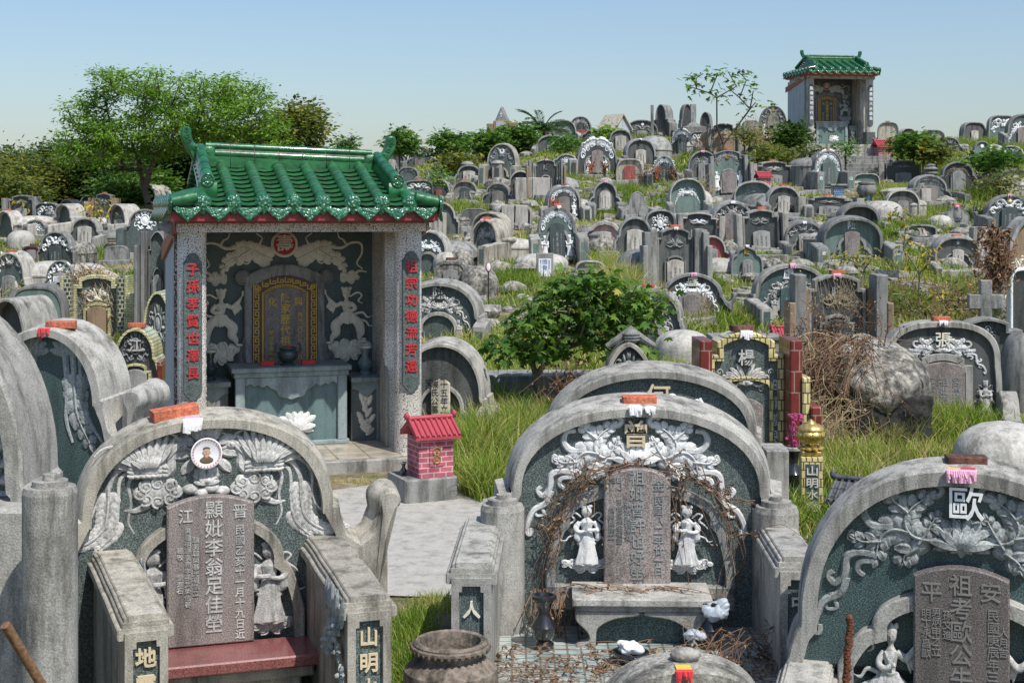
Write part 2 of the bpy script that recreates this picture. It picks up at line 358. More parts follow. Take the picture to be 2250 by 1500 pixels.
def half(shape, w, h, a=None, s=None, e=None):
    D_ = {'round': (1, .42, 2.3), 'step': (.80, .55, 2.1), 'ogee': (.74, .52, 2.0), 'curl': (.66, .5, 2.0), 'low': (1, .25, 3.2), 'slab': (.72, .86, 2), 'cusp': (.8, .6, 2), 'rect': (1, .8, 4)}[shape]
    a = (a or D_[0]) * w; s = (s if s is not None else D_[1]) * h; e = e or D_[2]
    n = 14; arc = []
    for i in range(n + 1):
        t = math.pi / 2 * i / n
        arc.append((a * math.sin(t) ** (2 / e), s + (h - s) * max(0, math.cos(t)) ** (2 / e)))
    if shape in ('round', 'low', 'rect'): return arc + [(w, GB)]
    if shape == 'step':
        q = w - a; return arc + [(a + q * .05, s - .01 * h), (a + q * .55, s - .02 * h), (a + q * .6, s - .10 * h), (w, s - .13 * h), (w, GB)]
    if shape == 'ogee':
        q = w - a; r = [(a, s - .02 * h)]
        for i in range(1, 8):
            t = i / 7; r.append((a + q * (.12 + .88 * t), s - .03 * h - (s * .42) * (1 - math.cos(t * math.pi / 2)) ** .8 * .0 - s * .40 * (t ** 1.6)))
        return arc + r + [(w, s * .52), (w, GB)]
    if shape == 'slab':
        arc = [(a * i / 8, h - (h * .07) * (i / 8) ** 2) for i in range(9)]
        return arc + [(a, h * .84), (w, h * .84), (w, GB)]
    if shape == 'cusp':
        r = [(0, h), (.06 * w, h * .975), (.13 * w, h * .955), (.25 * w, h * .935), (.42 * w, h * .90), (.56 * w, h * .84), (.63 * w, h * .77), (.66 * w, h * .74), (.80 * w, h * .71), (.90 * w, h * .66), (.96 * w, h * .58), (w, h * .5), (w, GB)]
        return r
    if shape == 'curl':
        q = w - a; r = [(a + q * .10, s - .005 * h), (a + q * .12, s - .05 * h), (a + q * .24, s - .12 * h), (a + q * .44, s - .155 * h), (a + q * .64, s - .12 * h), (a + q * .76, s - .045 * h)]
        cx, cz, rr = a + q * .91, s + .0 * h, .040 * h
        for i in range(10):
            t = math.pi * (1.05 - 1.35 * i / 9); r.append((cx + rr * 1.1 * math.cos(t), cz + rr * math.sin(t)))
        r += [(a + q * .93, s - .09 * h), (a + q * .87, s - .14 * h), (a + q * .87, s - .22 * h), (a + q * .87, GB)]
        return arc + r
def inner_half(shape, w, h, b, **k):
    o = half(shape, w, h, **k)
    if shape != 'curl':
        full = mirror_half(o); ins = inset(full, b, False); m = len(o) - 1
        r = ins[m:]; r[0] = (0, h - b); r[-1] = (o[-1][0] - b, GB); return o, r
    n = 15; arc_o = o[:n]; a = arc_o[-1][0]; s = arc_o[-1][1]; q = w - a
    arc = [(x * (a - b) / a, s - b * .8 + (z - s) * (h - b * .2 - s) / (h - s)) for x, z in arc_o]
    arc[0] = (0, h - b)
    scl = (h - b - (s - b * .8)) / (h - s)
    arc = [(x * (a - b) / a, (s - b * .8) + (z - s) * scl) for x, z in arc_o]
    r = [(a - b + .01, s - b * .8), (a + q * .02, s - .09 * h - b * .4), (a + q * .15, s - .17 * h - b * .5), (a + q * .32, s - .21 * h - b * .6), (a + q * .45, s - .24 * h - b * .6), (a + q * .66, s - .31 * h - b * .4)]
    last = (a + q * .87 - b, s - .34 * h)
    r += [last] * (len(o) - n - len(r) - 1) + [(a + q * .87 - b, GB)]
    return o, arc + r
# ---------------------------------------------------------------- text
TC = {}
def text_mesh(cols, mat, depth=.004, off=.0):
    """cols: (x, ztop, size, string) written downwards, facing -y"""
    key = (tuple(cols), mat, depth, off)
    if key in TC: return TC[key]
    V, Fc = [], []
    for x, zt, size, st in cols:
        for i, ch in enumerate(st):
            if ch == ' ': continue
            k = ('g', ch, round(depth / size, 3), off)
            if k not in TC:
                cu = bpy.data.curves.new('t', 'FONT'); cu.body = ch; cu.size = 1; cu.align_x = 'CENTER'; cu.extrude = depth / size; cu.offset = off; cu.resolution_u = 2
                to = bpy.data.objects.new('t', cu); C.objects.link(to)
                me = bpy.data.meshes.new_from_object(to.evaluated_get(bpy.context.evaluated_depsgraph_get()))
                vs = np.empty(len(me.vertices) * 3); me.vertices.foreach_get('co', vs); vs = vs.reshape(-1, 3)
                TC[k] = (vs, [tuple(p.vertices) for p in me.polygons])
                bpy.data.objects.remove(to); bpy.data.curves.remove(cu); bpy.data.meshes.remove(me)
            vs, fs = TC[k]; n = len(V)
            z = zt - size * (i * 1.02 + .85)
            V += [(x + a * size, -c * size, z + b_ * size) for a, b_, c in vs]; Fc += [tuple(j + n for j in f) for f in fs]
    me = bpy.data.meshes.new('inscription'); me.from_pydata(V, [], Fc); me.materials.append(M[mat]); TC[key] = me
    return me
# ---------------------------------------------------------------- relief carving
class Relief(MB):
    res = 1
    def petal(s, x, z, ang, l, wd, h, curl=0.0, y=0.0, groove=0.0):
        """leaf shaped boss starting at x,z and growing along ang (deg, 90=up)"""
        nu, nv = (7, 5) if s.res else (4, 3); a = R(ang); L = []
        for i in range(nu):
            u = i / (nu - 1); wdt = wd * .5 * max(.03, min(1, 1.25 * math.sin(math.pi * (u ** .85) * .93 + .06)) ** .8); b = a + curl * u
            cx, cz = x + l * u * math.cos(a + curl * u * .5), z + l * u * math.sin(a + curl * u * .5); row = []
            for j in range(nv):
                v = -1 + 2 * j / (nv - 1); hh = h * (1 - v * v) ** .5 * (.5 + .5 * math.sin(math.pi * min(1, u * 1.1))) if abs(v) < 1 else 0
                if groove and j == nv // 2: hh *= (1 - groove)
                row.append((cx - math.sin(b) * v * wdt, y - hh, cz + math.cos(b) * v * wdt))
            L.append(row)
        s.loops(L, False)
    def line(s, pts, r0, r1, flat=.8, y=0.0, seg=5):
        seg = seg if s.res else 3
        pp = cat([(p[0], y, p[1]) for p in pts], seg); n = len(pp)
        s.tube(pp, [r0 + (r1 - r0) * i / (n - 1) for i in range(n)], 6 if s.res else 4, True, flat)
    def volute(s, x, z, r, a0, turns=1.4, sg=1, t0=None, y=0.0):
        n = int(14 * turns) if s.res else int(8 * turns)
        pts = []
        for i in range(n + 1):
            u = i / n; rr = r * (1 - .82 * u); an = R(a0) + sg * u * turns * 2 * math.pi; pts.append((x + rr * math.cos(an), y, z + rr * math.sin(an)))
        t0 = t0 or r * .22
        s.tube(pts, [t0 * (1 - .5 * i / n) for i in range(n + 1)], 6 if s.res else 4, False, .8)
    def acanthus(s, pts, size, n=6, h=.02, stem=.012, y=0.0, spread=55):
        pp = cat([(p[0], 0, p[1]) for p in pts], 6); m = len(pp)
        for k in range(n):
            u = (k + .5) / n; i = min(m - 2, int(u * (m - 1))); d = pp[i + 1] - pp[i]; ang = math.degrees(math.atan2(d.z, d.x)); sz = size * (1.1 - .55 * u)
            for sg in (1, -1):
                s.petal(pp[i].x, pp[i].z, ang + sg * spread, sz, sz * .92, h, -sg * .5, y, .3)
        d = pp[-1] - pp[-2]; s.petal(pp[-1].x, pp[-1].z, math.degrees(math.atan2(d.z, d.x)), size * .6, size * .4, h, 0, y, .35)
        s.tube([(p.x, y - h * .8, p.z) for p in pp], [stem, stem * .4], 5 if s.res else 4, False)
    def cloud(s, x, z, r, n=6):
        s.ell((x, 0, z), (r * .95, r * .22, r * .5), 10, 6)
        for k in range(n):
            a = 2 * math.pi * k / n; px, pz = x + r * .72 * math.cos(a), z + r * .42 * math.sin(a)
            s.ell((px, 0, pz), (r * .36, r * .22, r * .32), 8, 5); s.volute(px, pz, r * .30, math.degrees(a), 1.3, 1 if px < x else -1, r * .06, -r * .2)
    def lotus(s, x, z, r, h=.03):
        for a in (-62, -38, -14, 14, 38, 62): s.petal(x + r * .15 * math.sin(R(a)), z - r * .05, 90 - a, r * (.72 + .25 * abs(a) / 62), r * .42, h * .8, 0, 0, .2)
        for a in (-80, -50, -20, 0, 20, 50, 80): s.petal(x, z - r * .25, 90 - a, r * (.55 + .42 * abs(a) / 80), r * .40, h, 0, -h * .5, .15)
        for a in (-105, 105, -135, 135, 180): s.petal(x, z - r * .15, 90 - a, r * (.9 if abs(a) < 120 else .45), r * .36, h * .7, 0, 0, .2)
    def flower(s, x, z, r, n=7, h=.02):
        for k in range(n): s.petal(x, z, 360 * k / n + 10, r, r * .62, h, 0, 0, .3)
        s.ell((x, -h, z), (r * .25, h, r * .25), 8, 5)
    def both(s, fn):
        k = len(s.v); kf = len(s.f); fn(); n = len(s.v) - k
        s.v += [(-x, y, z) for x, y, z in s.v[k:k + n]]; s.f += [tuple(reversed([i + n for i in f])) for f in s.f[kf:]]
def floral(res=1, lotus=True):
    k_ = 1.0
    """scrolling leaves either side of a lotus; unit = about half the width, centred on the lotus"""
    r = Relief(); r.res = res; q = lambda *p: [((x - 1163) / 500, (415 - y) / 500) for x, y in p]
    def side():
        r.acanthus(q((1240, 430), (1320, 412), (1345, 360), (1320, 310), (1275, 272)), .135, 6 if res else 5, .028, .014)
        r.acanthus(q((1330, 400), (1385, 395), (1425, 430), (1440, 500)), .135, 5 if res else 4, .028, .014)
        r.acanthus(q((1335, 330), (1380, 290), (1395, 262)), .095, 3, .03); r.acanthus(q((1420, 440), (1480, 445), (1505, 435)), .09, 3, .03)
        r.acanthus(q((1300, 440), (1265, 380), (1245, 340)), .095, 3, .03); r.acanthus(q((1300, 450), (1340, 480), (1350, 500)), .12, 2, .04)
        r.line(q((1275, 272), (1235, 262), (1224, 240), (1250, 224), (1270, 235)), .034, .02)
        r.line(q((1385, 385), (1450, 385), (1482, 345), (1470, 300), (1428, 292)), .036, .022)
        r.line(q((1395, 262), (1410, 248), (1405, 262)), .015, .008); r.line(q((1500, 440), (1530, 440), (1525, 410), (1510, 418)), .018, .01)
        r.line(q((1440, 490), (1490, 485), (1535, 505), (1545, 570), (1575, 605), (1598, 580), (1582, 562)), .036, .02)
        r.line(q((1440, 510), (1490, 520), (1500, 550), (1480, 570)), .03, .018)
        r.line(q((1540, 580), (1560, 640), (1610, 670), (1640, 730), (1646, 780), (1630, 790), (1626, 760)), .033, .018)
        r.line(q((1590, 640), (1570, 690), (1600, 700), (1608, 680)), .018, .01); r.line(q((1245, 345), (1228, 330), (1240, 320)), .016, .01)
    r.both(side)
    if lotus: r.lotus(0, 0, .21, .05)
    return r
def band(res=0):
    """arched garland of leaves, x -1..1, z 0..1"""
    r = Relief(); r.res = res
    def side():
        r.acanthus([(.08, .93), (.35, .90), (.62, .72), (.80, .45)], .27, 6, .07)
        r.line([(.8, .45), (.92, .3), (.86, .12), (.74, .18), (.82, .26)], .055, .03); r.volute(.55, .55, .12, 90, 1.3, 1); r.volute(.3, .72, .10, 60, 1.2, -1); r.volute(.88, .52, .09, 200, 1.2, 1)
        r.line([(.62, .75), (.8, .85), (.88, .72), (.8, .68)], .03, .015); r.line([(.8, .4), (.68, .3), (.72, .2)], .03, .015)
    r.both(side); r.flower(0, .86, .16, 8, .05); return r
def dragons(res=0):
    r = Relief(); r.res = res
    def side():
        r.line([(.15, .62), (.3, .85), (.5, .9), (.62, .72), (.5, .55), (.62, .38), (.82, .42), (.9, .25), (.8, .1), (.68, .16), (.75, .24)], .085, .035)
        for x, z in ((.3, .85), (.55, .88), (.6, .6), (.55, .45), (.8, .42), (.9, .3), (.45, .7), (.2, .7)):
            r.petal(x, z, rnd.uniform(0, 360), .17, .12, .05); r.petal(x, z, rnd.uniform(0, 360), .15, .1, .05)
        r.volute(.75, .72, .09, 10, 1.3, 1); r.volute(.35, .55, .08, 100, 1.3, -1); r.volute(.9, .62, .07, 100, 1.3, -1)
    r.both(side); r.ell((0, -.02, .82), (.1, .05, .1)); r.lotus(0, .55, .22, .05); return r
def wreath(res=0):
    r = Relief(); r.res = res
    def side():
        for k in range(5): a = -60 + k * 38; r.petal(.33 * math.cos(R(a)), .55 + .33 * math.sin(R(a)), a, .28, .16, .05, .6)
        r.line([(.1, .1), (.35, .05), (.55, .25), (.75, .2), (.8, .4), (.68, .42)], .05, .02); r.volute(.62, .6, .13, 200, 1.3, -1); r.volute(.5, .05, .1, 100, 1.3, 1); r.line([(.4, .85), (.62, .9), (.72, .78), (.6, .74)], .045, .02)
    r.both(side); n = 20
    r.tube([(.30 * math.cos(2 * math.pi * k / n), -.02, .55 + .30 * math.sin(2 * math.pi * k / n)) for k in range(n + 1)], .04, 5, False); r.ell((0, 0, .55), (.26, .05, .26)); return r
def posy(res=0):
    r = Relief(); r.res = res
    def side():
        for k in range(4): r.petal(.05 + .1 * k, .35 + .03 * k, 70 - 22 * k, .5 - .05 * k, .16, .05, -.4, 0, .3)
        r.line([(.1, .3), (.4, .15), (.75, .28), (.72, .45), (.58, .4)], .05, .02); r.volute(.5, .08, .1, 90, 1.3, -1); r.volute(.85, .55, .1, 200, 1.2, -1)
    r.both(side); r.lotus(0, .28, .26, .05); return r
def remesh(mb, voxel, mat, name='statue', dec=None):
    me = bpy.data.meshes.new('tmp'); me.from_pydata(mb.v, [], mb.f); o = bpy.data.objects.new('tmp', me); C.objects.link(o)
    bm = bmesh.new(); bm.from_mesh(me); bmesh.ops.remove_doubles(bm, verts=bm.verts, dist=1e-4); bmesh.ops.holes_fill(bm, edges=bm.edges); bmesh.ops.recalc_face_normals(bm, faces=bm.faces); bm.to_mesh(me); bm.free()
    md = o.modifiers.new('r', 'REMESH'); md.mode = 'VOXEL'; md.voxel_size = voxel
    sm = o.modifiers.new('s', 'SMOOTH'); sm.iterations = 1; sm.factor = .5
    if dec: dm = o.modifiers.new('d', 'DECIMATE'); dm.ratio = dec
    out = bpy.data.meshes.new_from_object(o.evaluated_get(bpy.context.evaluated_depsgraph_get()))
    bpy.data.objects.remove(o); bpy.data.meshes.remove(me); out.name = name; out.materials.clear(); out.materials.append(M[mat]); out.shade_smooth(); return out
def figure(kind='maiden', voxel=.012):
    """carved attendant 1 unit tall, facing -y"""
    b = MB(); T = lambda pts, r: b.tube(cat(pts, 4), r if not isinstance(r, list) else [np.interp(i / (len(cat(pts, 4)) - 1), np.linspace(0, 1, len(r)), r) for i in range(len(cat(pts, 4)))], 10)
    if kind == 'maiden':
        T([(0, 0, .05), (.01, 0, .25), (-.01, 0, .45), (0, 0, .58), (0, 0, .70), (0, 0, .755)], [.125, .10, .095, .065, .08, .04])
        for k in range(7):
            x = -.12 + .04 * k; T([(x * 1.15, -.085 + abs(x) * .3, .03), (x * .8, -.088 + abs(x) * .3, .25), (x * .6, -.08 + abs(x) * .3, .50)], [.024, .016, .008])
        b.ell((0, 0, .36), (.13, .09, .06)); b.ell((0, 0, .855), (.066, .064, .08), 12, 9); b.ell((0, -.055, .845), (.012, .016, .018), 6, 5)
        b.ell((0, .01, .885), (.068, .06, .055)); b.ell((-.045, 0, .945), (.032, .032, .034)); b.ell((.045, 0, .945), (.032, .032, .034)); b.ell((0, 0, .93), (.03, .03, .04))
        for e in (-.024, .024): b.ell((e, -.056, .862), (.009, .006, .005), 6, 4)
        b.ell((0, -.056, .818), (.014, .006, .005), 6, 4); T([(0, 0, .75), (0, 0, .80)], [.032, .03])
        T([(-.085, 0, .70), (-.135, -.02, .62), (-.11, -.08, .56), (.02, -.11, .57)], [.034, .04, .032, .02]); T([(.085, 0, .70), (.14, -.02, .62), (.12, -.08, .57), (.05, -.11, .58)], [.034, .04, .032, .02])
        T([(-.12, -.05, .57), (-.13, -.05, .46), (-.10, -.04, .40)], [.035, .04, .02]); T([(.12, -.05, .57), (.14, -.05, .46), (.12, -.04, .40)], [.035, .04, .02])
        for x in (0, .03, .06, .09): b.ell((x + .0, -.12, .60), (.02, .02, .022))
        b.ell((.045, -.115, .58), (.08, .03, .012))
        T([(-.06, .02, .76), (-.14, .02, .84), (-.19, .01, .80), (-.15, .01, .73), (-.22, .01, .66), (-.26, .02, .60)], [.012, .016, .014, .016, .014, .008]); T([(.06, .02, .76), (.14, .02, .84), (.19, .01, .80), (.15, .01, .73), (.22, .01, .66), (.20, .02, .56)], [.012, .016, .014, .016, .014, .008])
        T([(-.12, .0, .5), (-.22, .02, .46), (-.26, .02, .40), (-.32, .02, .42)], [.018, .014, .012, .006]); T([(.12, .0, .5), (.2, .02, .44), (.24, .02, .36), (.30, .02, .38)], [.018, .014, .012, .006])
        b.ell((-.05, -.06, .03), (.035, .05, .022)); b.ell((.05, -.06, .03), (.035, .05, .022))
    else:   # striding dancer in robe and wide trousers, one arm raised
        T([(.0, 0, .46), (.01, 0, .56), (.02, 0, .68), (.02, 0, .75)], [.075, .065, .085, .04])
        T([(-.03, 0, .47), (-.17, -.03, .36), (-.215, -.02, .20), (-.20, 0, .13), (-.20, 0, .06)], [.07, .085, .075, .05, .025]); T([(.06, 0, .46), (.20, -.03, .33), (.19, -.02, .2), (.25, 0, .12), (.27, 0, .05)], [.07, .09, .075, .05, .025])
        b.ell((-.235, -.05, .04), (.065, .035, .022)); b.ell((.31, -.05, .035), (.065, .035, .022))
        for k in range(9):
            x = -.13 + .034 * k; T([(x * .55 + .01, -.045, .53), (x * .95 + .01, -.075, .43), (x * 1.25 + .01 - .02, -.06, .33 + .05 * abs(k - 4) / 4)], [.022, .03, .012])
        T([(-.07, -.06, .535), (.01, -.085, .525), (.09, -.06, .535)], [.014, .014, .014])
        T([(-.05, -.05, .72), (.0, -.085, .64), (.05, -.075, .58)], [.012, .012, .01]); T([(.09, -.05, .72), (.03, -.085, .64), (-.03, -.075, .58)], [.012, .012, .01])
        b.ell((.02, 0, .855), (.066, .062, .075), 12, 9); b.ell((.02, .015, .89), (.078, .066, .055)); T([(.02, 0, .74), (.02, 0, .8)], [.03, .03])
        for x in (-.045, .02, .085): b.ell((x, 0, .945), (.028, .028, .03))
        for e in (-.006, .046): b.ell((e, -.06, .868), (.012, .008, .006), 6, 4)
        b.ell((.02, -.064, .848), (.012, .014, .018), 6, 5); b.ell((.02, -.058, .818), (.018, .008, .007), 6, 4)
        T([(.09, 0, .71), (.19, -.01, .66), (.28, -.01, .73), (.345, 0, .83)], [.035, .042, .04, .016]); T([(-.06, 0, .70), (-.12, -.05, .61), (-.05, -.09, .57), (.05, -.1, .60)], [.035, .04, .03, .018])
        for k in range(4): T([(.20 + .03 * k, 0, .67 + .015 * k), (.23 + .035 * k, .01, .58 + .02 * k), (.25 + .03 * k, .01, .52 + .03 * k)], [.025, .02, .008])
        b.ell((.365, 0, .865), (.022, .016, .03)); T([(.36, 0, .88), (.35, 0, .93)], [.01, .006]); T([(.37, 0, .88), (.375, 0, .94)], [.01, .006]); T([(.38, 0, .88), (.40, 0, .93)], [.01, .006]); b.ell((.06, -.11, .61), (.026, .026, .026))
        T([(-.04, .02, .80), (-.16, .02, .87), (-.24, .02, .82), (-.18, .02, .73), (-.26, .02, .68)], [.014, .018, .018, .016, .008]); T([(-.08, 0, .5), (-.25, .02, .53), (-.33, .02, .45), (-.42, .02, .47)], [.025, .022, .018, .006]); T([(-.1, 0, .45), (-.3, .02, .38), (-.36, .02, .30), (-.44, .02, .32)], [.022, .02, .014, .006])
    return b
# ---------------------------------------------------------------- terrain sheet
def make_ground():
    ys = np.concatenate([np.linspace(-30, 5, 8), np.arange(5.25, 16, .25), np.arange(16, 70, .4), np.linspace(70, 130, 30), np.linspace(140, 900, 20)])
    us = np.linspace(-1, 1, 261); V = []
    for y in ys:
        half_w = max(12, y * .62 + 6) if y < 130 else y * 1.1
        xs = us * half_w; zs = ground(xs, np.full_like(xs, y))
        V.append(np.stack([xs, np.full_like(xs, y), zs], 1))
    V = np.concatenate(V); n = len(us); m = len(ys); i = np.arange((m - 1) * n).reshape(m - 1, n)[:, :-1].ravel()
    fc = np.stack([i, i + 1, i + n + 1, i + n], 1); me = bpy.data.meshes.new('ground')
    me.from_pydata(V.tolist(), [], fc.tolist()); me.materials.append(M['hill_ground']); me.shade_smooth()
    tag(link('ground', me), kind='structure')
make_ground()
def sheet(name, poly, mat, dz, kind='structure', sub=.35):
    """flat sheet draped dz above the ground; poly in x,y"""
    me = bpy.data.meshes.new(name); bm = bmesh.new(); vs = [bm.verts.new((x, y, 0)) for x, y in poly]; bm.faces.new(vs)
    for k in range(5):
        bmesh.ops.triangulate(bm, faces=bm.faces)
        ed = [e for e in bm.edges if e.calc_length() > sub]
        if not ed: break
        bmesh.ops.subdivide_edges(bm, edges=ed, cuts=1)
    for v in bm.verts: v.co.z = gz(v.co.x, v.co.y) + dz
    bmesh.ops.recalc_face_normals(bm, faces=bm.faces)
    if bm.faces[0].normal.z < 0: bmesh.ops.reverse_faces(bm, faces=bm.faces)
    bm.to_mesh(me); bm.free(); me.materials.append(M[mat]); return tag(link(name, me), kind=kind)
def gp(px, py):
    Y = depth(px, py); return ((px - CX) * Y / F, Y)
sheet('path', [gp(690, 1085), gp(860, 1062), gp(1000, 1076), gp(1075, 1110), gp(1110, 1180), gp(1090, 1318), gp(860, 1312), gp(760, 1318), gp(640, 1300), gp(600, 1180)], 'path_concrete', .012)
sheet('forecourt', [(-.62, 6.3), (1.75, 6.3), (1.62, 8.3), (-.30, 8.3)], 'mosaic', .016)
EXC = []    # circles kept free of grass
ITEMS = {}
def brick(x, y, z, yaw, label, mat='brick', s=1.0, tilt=0, base=None):
    m = MB(); m.box(-.105 * s, .105 * s, -.05 * s, .05 * s, 0, .055 * s, .006)
    o = m.build('brick', mat); o.location = (x, y, z - .003); o.rotation_euler = (0, R(tilt), R(yaw)); return tag(o, label, 'brick', 'bricks weighing down offerings')
def paper(x, y, z, yaw, label, mats=('paper_pink', 'paper_white'), s=1.0, n=9):
    """folded joss paper hanging over an edge; front at -y"""
    e = empty('joss_paper', (x, y, z), yaw); m = MB(); rr = random.Random(label)
    m.box(-.04 * s, .04 * s, -.02 * s, .07 * s, 0, .008 * s, .002)
    m.build('paper_fold', mats[0], e)
    m = MB()
    for k in range(n):
        u = (k + .5) / n - .5; l = rr.uniform(.03, .07) * s; w = rr.uniform(.008, .013) * s; x0 = u * .095 * s; dx = rr.uniform(-.01, .01) * s
        pts = [(x0, -.018 * s, .009 * s), (x0 + dx * .4, -.032 * s, .002 * s), (x0 + dx, -.034 * s - rr.uniform(0, .008) * s, -l * .5), (x0 + dx * 1.6, -.030 * s - rr.uniform(0, .012) * s, -l)]
        L = []
        for p in pts: L.append([(p[0] - w, p[1], p[2]), (p[0], p[1] - .006 * s, p[2]), (p[0] + w, p[1] + .002, p[2]), (p[0], p[1] + .004, p[2])])
        m.loops(L, True, True, True)
    m.build('paper_fringe', mats[1], e, smooth=0); return tag(e, label, 'joss paper', 'joss paper laid over the tops of tombs')
RT = {}
def relief(kind, mat, res=0):
    k = (kind, mat, res)
    if k not in RT:
        r = {'floral': floral, 'band': band, 'dragons': dragons, 'wreath': wreath, 'posy': posy}[kind](res); RT[k] = r.mesh('relief_carving', mat, 50)
    return RT[k]
def statue(kind, mat, vox=.022):
    k = ('st', kind, mat, vox)
    if k not in RT: RT[k] = remesh(figure(kind), vox, mat)
    return RT[k]
def cloudmesh(mat):
    k = ('cl', mat)
    if k not in RT:
        r = Relief(); r.cloud(0, 0, .5); r.cloud(.45, .08, .3, 5); r.cloud(-.45, .05, .3, 5); RT[k] = r.mesh('cloud_carving', mat, 50)
    return RT[k]
SMALLTXT = [((0, 1, .17, '祖考陳公之佳塋'), (.28, .95, .09, '民國七十年三月吉立'), (-.28, .8, .08, '陽世子孫同立石')), ((0, 1, .16, '顯妣林氏佳塋'), (.28, .95, .1, '安溪民國春吉'), (-.28, .9, .08, '男金水明德立石')), ((0, .98, .14, '祖妣許氏之墓道'), (.3, .9, .08, '公元一九八二年立'), (-.3, .9, .08, '子孫敬立石'))]
def tabletmesh(m, w, h, t, ch=.008, bow=.05):
    n = 8; poly = [(-w, 0)] + [(-w * math.cos(math.pi * 0) * (1 - 2 * i / n), h - bow * (2 * i / n - 1) ** 2) for i in range(n + 1)] + [(w, 0)]
    m.prism(poly, -t, 0, ch)
def armprof(fwd, zb, zf, y1, k=10):
    """double waved falling top: y from back (y1) to front (-fwd)"""
    pts = [(y1 + (-fwd - y1) * u, zf + (zb - zf) * v) for u, v in ((0, .92), (.1, 1), (.22, .97), (.33, .84), (.41, .68), (.47, .61), (.57, .57), (.67, .48), (.77, .31), (.87, .12), (.95, .03), (1, 0))]
    return [(y1, GB)] + pts + [(-fwd, GB)]
def mound(root, mat, x, y, rx, ry, hw, ht, name='mound', rim=True):
    m = MB(); pr = [(1, GB), (1, hw), (1.03, hw + .01), (1.03, hw + .04)] if rim else [(1, GB), (1, hw)]
    pr += [(math.cos(t) ** .8 if t < 1.5 else 0, hw + .04 + (ht - hw) * math.sin(t)) for t in np.linspace(.05, math.pi / 2, 8)]
    m.lathe(pr, n=28); m.v = [(a * rx + x, b * ry + y, c) for a, b, c in m.v]
    return m.build(name, mat, root, smooth=35)
NT = [0]; BOX = []
def tomb(label, cx, wp, top, base, yaw=0, shape='step', Y=None, fr='granite', pan='green_stone', b=.09, D=.32, rec=.07, tab=None, rel=None, sur=None,
         arms=None, mnd=None, inn=None, table=None, brk=None, pap=None, sts=None, pil=None, a=None, s=None, e=None, flare=0.0, plinth=None, txt=None, back=None, res=0, group=True, plate=None, fx=None):
    NT[0] += 1; rr = random.Random(label); BOX.append((cx, wp, top, base))
    if Y is None and base < 640 and wp < 125:
        wp *= 1.07
        if arms is None and wp > 40 and shape in ('step', 'round', 'ogee') and rr.random() < .75: arms = (rr.uniform(1.0, 1.2), rr.uniform(.4, .7), rr.uniform(.36, .46), rr.uniform(.22, .34), rr.uniform(.16, .22), fr)
        if mnd is None and base > 335 and shape != 'slab' and rr.random() < .6: mnd = (rr.choice(('mound_plaster', 'granite', 'boulder_stone', 'granite_cool')), rr.choice((-1, 1)) * rr.uniform(.3, .9), rr.uniform(.7, 1.0), rr.uniform(.9, 1.2), rr.uniform(1.0, 1.5), rr.uniform(.25, .45), rr.uniform(.5, .72))
        if plinth is None and rr.random() < .6: plinth = (rr.uniform(1.05, 1.3), rr.uniform(.5, .8), .05)
    if Y is None: Y = depth(cx, base)
    X = (cx - CX) * Y / F; zg = gz(X, Y); wv = 1 / max(.6, math.cos(R(yaw)) + math.sin(R(-yaw)) * X / Y)
    w = wp / 2 * Y / F * wv; h = EYE - (top - HY) * Y / F - zg - flare
    root = empty('tomb', (X, Y, zg), yaw)
    if base < 640: root.rotation_euler = (R(rr.gauss(0, 1.3)), R(rr.gauss(0, 1.6)), R(yaw))
    tag(root, label, 'tomb', 'granite tombs of the cemetery'); EXC.append((X, Y + .2, w * .95))
    kw = dict(a=a, s=s, e=e); bw = b * (w if b < .5 else 1) if b < .5 else b
    o, i = inner_half(shape, w, h, bw, **kw); O = mirror_half(o); I = mirror_half(i)
    m = MB()
    if flare: 
        oi = inset(O, .012, False); bk = inset(O, -flare, False); L = [[(x, D, z) for x, z in bk], [(x, .012, z) for x, z in O], [(x, 0, z) for x, z in oi], [(x, 0, z) for x, z in I], [(x, rec, z) for x, z in I]]
        m.loops(L, False); m.add([(x, D, z) for x, z in bk], [tuple(range(len(bk)))])
    else:
        m.ring(O, I, 0, D, rec); m.add([(x, D, z) for x, z in O], [tuple(range(len(O)))])
    m.build('frame', fr, root, smooth=38)
    m = MB(); m.add([(x, rec, z) for x, z in I], [tuple(range(len(I)))]); pn = m.build('panel', pan, root, smooth=0)
    d = dict(w=w, h=h, Y=Y, zg=zg, root=root, O=O, I=I, rec=rec, px=Y / F)
    yr = rec - .002
    if inn:
        iw, ih, ib, ish, ims = (list(inn) + [fr])[:5]; oo, ii = inner_half(ish, iw * w, ih * h, ib * w); oo = [(x, max(z, .0)) for x, z in oo]; ii = [(x, max(z, .0)) for x, z in ii]
        m = MB(); m.ring(mirror_half(oo), mirror_half(ii), rec - .055, rec, rec - .001, .006); m.build('inner_frame', ims, root, smooth=38)
    if tab:
        tw, th, tm, tz = tab[:4]; m = MB(); tabletmesh(m, tw * w, (th - tz) * h, .05, .006, .05 * h); t = m.build('name_tablet', tm, root); t.location = (0, rec - .03, tz * h)
        if txt != 0:
            hh = (th - tz) * h; cols = txt or [(x, z, sz, st) for x, z, sz, st in SMALLTXT[rr.randrange(3)]]
            if txt is None:
                cols = tuple((x * 1, z * 1, sz, st) for x, z, sz, st in cols); me = text_mesh(cols, 'text_engraved' if tm not in ('tablet_light', 'tablet_grey') else 'text_dim', .003)
                link('inscription', me, root, (0, rec - .081, tz * h - .06 * hh), None, (tw * w * 2 * .95, 1, hh * .80))
            else:
                link('inscription', text_mesh(tuple(txt), tab[4] if len(tab) > 4 else 'text_engraved', .003), root, (0, rec - .082, tz * h))
